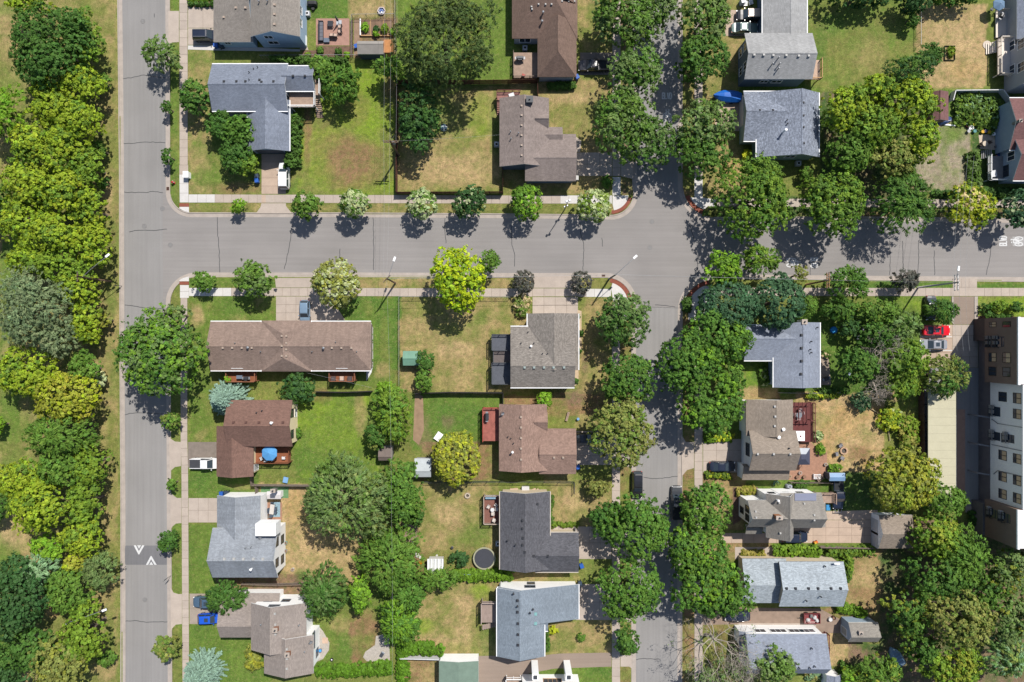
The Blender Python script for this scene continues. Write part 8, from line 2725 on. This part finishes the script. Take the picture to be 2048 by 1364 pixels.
mb = MB(); mb.cyl(0, 0, 2.14, 2.24, .16, .1, 10); mb.build('vent_cap', M('plum_cap', c(150, 84, 100), .8, .05, 3), t)
x, y = P(1606, 914, 2.9)
t = thing('gazebo', 'square gazebo with one pale face on the brick patio', 'gazebo', (x, y, .03))
GZ = M('gazebo_canvas', c(206, 212, 220), .8, .05, 2)
a, b, h1, h2 = 1.42, .5, 2.3, 2.95
lo = [(-a, -a), (a, -a), (a, a), (-a, a)]
hi = [(-b, -b), (b, -b), (b, b), (-b, b)]
for i in range(4):
 mb = MB(); j = (i + 1) % 4
 mb.poly([(*lo[i], h1), (*lo[j], h1), (*hi[j], h2), (*hi[i], h2)]); mb.poly([(*lo[i], h1), (*lo[j], h1), (*lo[j], h1 - .2), (*lo[i], h1 - .2)])
 mb.build('canopy_panel', GZ if i == 2 else M('gazebo_navy', c(84, 88, 110), .8, .05, 2), t)
 mb = MB(); mb.cyl(lo[i][0] * .96, lo[i][1] * .96, 0, h1, .04, n=7); mb.build('pole', DARKM, t)
mb = MB(); mb.poly([(-.36, -.36, h2 + .12), (.36, -.36, h2 + .12), (.36, .36, h2 + .12), (-.36, .36, h2 + .12)])
for i in range(4):
 p_, q_ = hi[i], hi[(i + 1) % 4]; mb.poly([(*p_, h2 + .01), (*q_, h2 + .01), (q_[0] * .72, q_[1] * .72, h2 + .12), (p_[0] * .72, p_[1] * .72, h2 + .12)])
mb.build('vent_canopy', M('gazebo_navy', c(84, 88, 110), .8, .05, 2), t)
for i, (a, b, lab, col_) in enumerate(((1596, 889, 'dark plant stand above the gazebo', 'dk'), (1601, 946, 'white pot left of the patio wall shrubs', 'w'), (1580, 953, 'cream pot at the far left of the patio wall', 'cr'), (1595, 954, 'brown pot along the patio wall', 'br'), (1609, 954, 'second brown pot along the patio wall, right of the first', 'br'), (1646, 898, 'pink pot in the round patio shrub', 'pk'), (1652, 929, 'white planter at the right corner of the brick patio', 'w'))):
 t = put(a, b, .03, 0, 'planter', lab, 'planter', 'pots on the brick patio')
 mb = MB(); mb.cyl(0, 0, 0, .42, .2, .28, 12); mb.build('pot', M('pot_' + {'dk': 'dark', 'w': 'white', 'cr': 'cream', 'br': 'brown', 'pk': 'pink'}[col_], {'dk': c(60, 60, 64), 'w': c(240, 240, 240), 'cr': c(236, 216, 176), 'br': c(130, 90, 70), 'pk': c(216, 186, 176)}[col_], .7, .06, 3), t)
 mb = MB(); mb.cyl(0, 0, .36, .425, .24, n=12); mb.build('soil', SOIL, t)
for i, (a, b, d) in enumerate(((1634, 953, 0), (1640, 956, 30))):
 t = put(a, b, .03, d, 'patio_rack', ('white rack', 'tilted brown rack')[i] + ' stored by the blue tin roof', 'rack', 'racks by the blue tin roof')
 for k in range(4):
  mb = MB(); mb.box(-.6, -.4 + k * .24, .5, .6, -.32 + k * .24, .56); mb.build('bar', WHITEP if i == 0 else D_WOOD, t)
 for s in (-.55, .5):
  mb = MB(); mb.box(s, -.42, 0, s + .05, .42, .5); mb.build('side', WHITEP if i == 0 else D_WOOD, t)
# behind the cross gabled house
t = put(1577, 972, 0, 0, 'covered_grill', 'grey covered grill by the north wall of the cross gabled house', 'grill')
mb = MB(); loft(mb, [(-.45, .25, 0, .5, .9, .7), (-.3, .34, 0, .6, 1.05, .6), (.3, .34, 0, .6, 1.05, .6), (.45, .25, 0, .5, .9, .7)]); mb.build('cover', M('cover_grey', c(178, 184, 196), .8, .06, 2), t, None, True)
mb = MB(); mb.box(-.15, -.1, 1.06, .15, .1, 1.1); mb.build('strap', DARKM, t)
t = put(1553, 969, 0, 15, 'bicycle', 'bicycle lying against the hedge by the cross gabled house', 'bicycle')
for sx in (-.5, .5):
 mb = MB(); mb.ring(.27, .33, .1, .15, 16, 0, sx, 0); mb.build('wheel', RUBBER, t)
mb = MB()
for a, b in (((-.5, 0), (-.1, .1)), ((-.1, .1), (-.2, .5)), ((-.5, 0), (-.2, .5)), ((-.1, .1), (.35, .5)), ((-.2, .5), (.35, .5)), ((.35, .55), (.5, 0))):
 mb.bar((*a, .16), (*b, .16), .045, .045)
mb.build('frame', M('bike_teal', c(70, 140, 150), .5, .05, 3), t)
mb = MB(); mb.bar((.3, .62, .2), (.5, .5, .2), .05, .05); mb.build('handlebar', BLACKM, t)
t = put(1676, 1018, .02, 0, 'trailer', 'small open metal frame trailer below the dark blue pickup', 'trailer')
for q in ((-.6, -.6, -.52, .7), (.52, -.6, .6, .7), (-.04, -.6, .04, .7)):
 mb = MB(); mb.box(q[0], q[1], .45, q[2], q[3], .52); mb.build('rail', GREYM, t)
for yy in (-.62, .64):
 mb = MB(); mb.box(-.64, yy, .40, .64, yy + .06, .56); mb.build('end_rail', GREYM, t)
for s in (-1, 1):
 mb = MB(); mb.tube([(s * .7 - .06, 0, .25), (s * .7 + .06, 0, .25)], .25, 12); mb.build('wheel', RUBBER, t)
t = put(1654, 1014, .02, 0, 'water_butt', 'blue lidded tub by the back steps of the cross gabled house', 'tub')
mb = MB(); mb.box(-.3, -.45, 0, .3, .45, .8); mb.build('body', M('tub_bright_blue', c(70, 160, 220), .5, .05, 2), t)
mb = MB(); mb.box(-.33, -.48, .8, .33, .48, .88); mb.build('lid', M('tub_bright_blue', c(70, 160, 220), .5, .05, 2), t)
t = put(1632, 1085, .03, 20, 'play_car', 'orange toy ride on at the edge of the long concrete drive', 'toy')
mb = MB(); mb.box(-.35, -.2, .1, .35, .2, .35); mb.build('body', M('toy_orange', c(244, 120, 50), .5, .05, 3), t)
mb = MB(); mb.box(-.3, -.16, .35, 0, .16, .55); mb.build('seat', M('toy_yellow', c(240, 190, 60), .5, .05, 3), t)
for i in (-1, 1):
 for j in (-1, 1):
  mb = MB(); mb.tube([(i * .24, j * .2 - .03, .1), (i * .24, j * .2 + .03, .1)], .1, 8); mb.build('wheel', RUBBER, t)
# tubs on the brown asphalt, silver boat
for i, (a, b, m) in enumerate(((1661, 1239, ('white_plastic', c(246, 246, 246), .5, .03, 2)), (1668, 1236, ('brown_tub', c(110, 76, 68), .7, .06, 3)))):
 t = put(a, b, .03, 0, 'tub', ('white round tub on the brown asphalt', 'brown round tub on the brown asphalt')[i], 'tub', 'tubs on the brown asphalt')
 mb = MB(); mb.ring(.28, .33, 0, .5, 16); mb.build('side', M(*m), t)
 mb = MB(); mb.cyl(0, 0, 0, .3 if i else .46, .285, n=16); mb.build('fill', SOIL if i else M(*m), t)
x, y = P(1793, 1314, .5)
t = thing('upturned_boat', 'silver blue ribbed boat hull lying in the lower right shade', 'boat', (x, y, 0), math.radians(120))
SB = M('hull_silver', c(150, 184, 212), .45, .08, 2, metal=.3)
mb = MB(); loft(mb, [(-1.7, .95, 0, .45, .65, .7), (-.8, 1.05, 0, .5, .8, .65), (.3, 1.0, 0, .5, .8, .6), (1.2, .62, 0, .42, .65, .5), (1.8, .1, 0, .25, .4, .5)]); mb.build('hull', SB, t, None, True)
for i in range(5):
 mb = MB(); xx = -1.45 + i * .55; w_ = (.98, 1.04, 1.05, .98, .75)[i]; z_ = (.70, .80, .85, .83, .72)[i]
 mb.tube([(xx, -w_ * .95, .45), (xx, -w_ * .6, z_ + .0), (xx, 0, z_ + .05), (xx, w_ * .6, z_), (xx, w_ * .95, .45)], .035, 5); mb.build('rib', GREYM, t)
# garden of the red brown roofed house
t = put(1886, 240, 0, 8, 'covered_trailer', 'dark blue tarp covered heap below the red brown shed', 'tarp heap')
mb = MB(); loft(mb, [(-1.5, .5, 0, .3, .5, .8), (-.9, .8, 0, .5, .9, .6), (.4, .75, 0, .5, .8, .6), (1.5, .35, 0, .3, .4, .7)]); mb.build('tarp', M('tarp_navy', c(66, 92, 140), .6, .1, 2, bump=.3), t, None, True)
mb = MB(); mb.bar((-1.2, -.4, .8), (1.2, -.3, .7), .04, .04); mb.build('rope', WHITEP, t)
for i, (a, b, d, l) in enumerate(((1890, 247, 10, 1.6), (1902, 249, -5, 2.0), (1880, 252, 30, 1.4))):
 t = put(a, b, 0, d, 'plank', ('upper timber', 'long white pole', 'lower left timber')[i] + ' in the heap below the red brown shed', 'plank', 'timbers below the red brown shed')
 mb = MB(); mb.box(-l / 2, -.1, 0, l / 2, .1, .14); mb.build('board', D_PALE if i != 1 else WHITEP, t)
t = put(1947, 224, .6, 70, 'orange_canoe', 'orange curved plastic sled in the vegetable garden', 'sled')
mb = MB(); loft(mb, [(-.55, .12, 0, .08, .1, .8), (-.3, .26, .0, .1, .14, .8), (.3, .26, 0, .1, .14, .8), (.55, .12, .05, .12, .16, .8)]); mb.build('shell', M('sled_orange', c(250, 120, 40), .5, .05, 3), t, None, True)
mb = MB(); mb.bar((.5, -.1, .16), (.5, .1, .16), .03, .03); mb.build('handle', BLACKM, t)
CL = [('white crate', 1943, 255, WHITEP), ('yellow bucket', 1949, 248, None), ('dark red crate', 1938, 250, None), ('timber crate', 1952, 245, WOODL), ('teal basin', 1950, 262, None), ('grey basket', 1938, 262, GREYM), ('yellow basin', 1966, 263, None), ('yellow watering can', 1979, 264, None), ('white bucket', 1988, 268, WHITEP), ('violet cushion', 1972, 262, None), ('blue barrel', 2004, 258, None), ('blue cushion', 1998, 310, None), ('blue tub', 1998, 282, None), ('pink toy', 1993, 314, None), ('grey bucket', 1994, 292, GREYM)]
CM = {'yellow': c(240, 190, 40), 'dark': c(110, 50, 46), 'teal': c(90, 160, 160), 'violet': c(130, 120, 160), 'blue': c(40, 110, 190), 'pink': c(232, 140, 140)}
for nm_, a, b, m in CL:
 t = put(a, b, .03, hash(nm_) % 7 * 20 if False else len(nm_) * 17, nm_.split(' ', 1)[1].replace(' ', '_').replace('red_', ''), nm_ + ' among the patio clutter of the red brown roofed house', nm_.split()[-1], 'patio clutter of the red brown roofed house')
 mm = m or M('clutter_' + nm_.split()[0], CM[nm_.split()[0]], .6, .06, 3)
 if 'crate' in nm_:
  for q in ((-.4, -.3, .4, -.25), (-.4, .25, .4, .3), (-.4, -.25, -.35, .25), (.35, -.25, .4, .25)):
   mb = MB(); mb.box(q[0], q[1], 0, q[2], q[3], .4); mb.build('side', mm, t)
  mb = MB(); mb.box(-.35, -.25, 0, .35, .25, .1); mb.build('bottom', mm, t)
 else:
  mb = MB(); mb.cyl(0, 0, 0, .4, .22, .28, 12); mb.build('body', mm, t)
  mb = MB(); mb.ring(.24, .30, .4, .44, 12); mb.build('rim', mm, t)
table('cream round table on the cream paver patio', 1968, 288, .03, 0, .9, .9, ('cream_top', c(232, 214, 192), .7, .05, 2), True)
for i, (a, b) in enumerate(((1966, 289), (1977, 284))):
 chair(('left', 'right')[i] + ' dark chair on the cream paver patio', a - 4 + i * 6, b, .03, 60 + i * 120, ('umber_chair', c(96, 80, 74), .8, .06, 3), 'dark chairs on the cream paver patio', .5)
table('white cloth covered table on the grey boards deck', 1985, 348, 1.2, 10, 1.0, 1.1, ('white_cloth', c(246, 246, 246), .8, .03, 2))
# cream deck corner
grill('dark barbecue on the cream terrace of the corner house', 2000, 34, .5, 60, .7)
parasol('grey blue parasol at the top of the cream terrace', 2002, 6, .4, 1.1, 2.3, ('parasol_grey_blue', c(120, 150, 180), .85, .05, 2), 6)
t = put(1977, 88, 0, 0, 'stone_pad', 'cream round stone landing at the foot of the cream deck steps', 'stone')
mb = MB(); mb.cyl(0, 0, -.05, .08, .75, n=12); mb.build('slab', M('cream_stone', c(238, 222, 206), .9, .06, 2), t)
t = put(1901, 105, 0, 0, 'ground_bed', 'square wire edged vegetable plot in the dry yard', 'garden bed')
for q in ((-.9, -1.25, -.86, 1.25), (.86, -1.25, .9, 1.25), (-.9, -1.25, .9, -1.21), (-.9, 1.21, .9, 1.25)):
 mb = MB(); mb.box(q[0], q[1], 0, q[2], q[3], .3); mb.build('edging', M('dark_edging', c(80, 90, 70), .8, .06, 2), t)
shrub('low leafy crop in the square plot of the dry yard', 1901, 105, 9, .35, 'ygd', [('oly', .4)], name='vegetable_plant', cat='plant', ry=12)
# pebble pad figures, tyre, small things
t = put(768, 1284, .03, 20, 'wire_sculpture', 'grey curled metal sculpture on the pebble pad', 'sculpture')
for i in range(4):
 mb = MB(); mb.ring(.22, .32, .15 * i, .15 * i + .06, 14, 0, .22 * math.cos(i * 1.7), .3 * math.sin(i * 1.7)); mb.build('ring', GREYM, t)
t = put(764, 1309, .03, 60, 'lounge_chair', 'white and grey lounge chair on the pebble pad', 'chair')
mb = MB(); mb.box(-.5, -.28, .3, .25, .28, .36); mb.build('seat', DARKM, t)
mb = MB(); mb.hexa([(.25, -.28, .3), (.7, -.28, .75), (.7, .28, .75), (.25, .28, .3), (.25, -.28, .36), (.7, -.28, .81), (.7, .28, .81), (.25, .28, .36)]); mb.build('backrest', WHITEP, t)
for i in (-1, 1):
 for xx in (-.4, .3):
  mb = MB(); mb.box(xx - .03, i * .24 - .03, 0, xx + .03, i * .24 + .022, .3); mb.build('leg', GREYM, t)
t = put(662.5, 1321, 0, 0, 'ring_planter', 'black round ring on the lawn left of the pebble pad', 'ring')
mb = MB(); mb.ring(.14, .30, 0, .18, 18); mb.build('ring', BLACKM, t)
mb = MB(); mb.cyl(0, 0, 0, .06, .14, n=12); mb.build('fill', WHITEP, t)
t = put(641, 1300, .03, 0, 'bird_bath', 'blue bird bath in the gravel by the white east wall', 'bird bath')
mb = MB(); mb.cyl(0, 0, 0, .6, .14, .1, 10); mb.build('pedestal', GREYM, t)
mb = MB(); mb.ring(.22, .34, .6, .68, 16); mb.build('bowl', M('bath_blue', c(120, 140, 180), .6, .05, 3), t)
mb = MB(); mb.cyl(0, 0, .56, .63, .24, n=16); mb.build('water', WATER, t)
t = put(649, 1283, .03, 0, 'stepping_slab', 'square pale stepping slab in the gravel by the white east wall', 'slab')
mb = MB(); mb.box(-.5, -.5, -.02, .5, .5, .04); mb.build('slab', D_PALE, t)
t = put(782, 1205, 0, 75, 'ladder', 'white ladder lying below the wide feathery tree', 'ladder')
for s in (-.18, .18):
 mb = MB(); mb.box(-1.1, s - .03, .1, 1.1, s + .03, .18); mb.build('rail', M('ladder_white', c(226, 226, 230), .6, .04, 2), t)
for i in range(7):
 mb = MB(); mb.box(-1.0 + i * .33, -.15, .12, -.95 + i * .33, .15, .16); mb.build('rung', M('ladder_white', c(226, 226, 230), .6, .04, 2), t)
t = put(1135, 833, 0, 75, 'garden_bench', 'weathered bench on the bare soil by the rose brown house', 'bench')
for i in range(2):
 mb = MB(); mb.box(-.8, -.18 + i * .2, .4, .8, -.02 + i * .2, .45); mb.build('slat', D_WOOD, t)
for s in (-.65, .65):
 mb = MB(); mb.box(s - .04, -.18, 0, s + .04, .2, .4); mb.build('leg', D_WOOD, t)
t = put(1156, 838, 0, 0, 'bird_feeder', 'small white and blue yard ornament in the shade of the olive tree', 'ornament')
mb = MB(); mb.cyl(0, 0, 0, .5, .06, n=8); mb.build('post', WHITEP, t)
mb = MB(); mb.cyl(0, 0, .5, .62, .26, .22, 12); mb.build('dish', M('pale_blue_plastic', c(140, 190, 240), .6, .05, 2), t)
for i, (a, b) in enumerate(((1150, 633), (1158, 667), (1157, 702), (1151, 731), (1152, 761))):
 shrub(('first', 'second', 'third', 'fourth', 'fifth')[i] + ' small plant from the drive in the sandy gravel strip', a + (5 if i < 2 else 0), b, 2.6, .35, 'gd', name='border_plant', cat='plant', group='plants in the sandy gravel strip')
for i, (a, b, r_) in enumerate(((738, 668, 3.5), (741, 683, 4), (739, 700, 3), (740, 722, 4))):
 shrub(('top', 'second from the top', 'third from the top', 'lowest')[i] + ' green tuft in the white stone strip beside the duplex', a, b, r_, .5, 'rich', name='border_plant', cat='plant', ry=6, group='plants in the white stone strip')
t = put(626, 68, 0, 0, 'storage_bench', 'white garden box beside the east wall of the topmost house', 'chest')
t.location = (*P(609, 82, .4), .03)
mb = MB(); mb.box(-.35, -.8, 0, .35, .8, .6); mb.build('body', WHITEP, t)
mb = MB(); mb.box(-.38, -.83, .6, .38, .83, .66); mb.build('lid', WHITEP, t)
t = put(625, 8, 0, 0, 'covered_grill', 'black covered grill with two pots at the top of the topmost house', 'grill')
mb = MB(); loft(mb, [(-.8, .4, 0, .6, .9, .7), (-.5, .5, 0, .7, 1.1, .6), (.5, .5, 0, .7, 1.1, .6), (.8, .4, 0, .6, .9, .7)]); mb.build('cover', BLACKM, t, None, True)
mb = MB(); mb.cyl(.1, -.8, 0, .5, .28, n=12); mb.build('pot', BLACKM, t)
pave('path', [(600, -40), (614, -40), (614, 92), (617, 100), (600, 100)], CONC, 0.022)

dups = {k: v for k, v in LABELS.items() if len(v) > 1}
if dups:
 print('DUPLICATE LABELS', {k: v for k, v in list(dups.items())[:20]})
print('objects', len(bpy.data.objects), 'tris', sum(sum(len(p.vertices) - 2 for p in m.polygons) if len(m.polygons) < 3000 else 2 * len(m.polygons) for m in bpy.data.meshes))
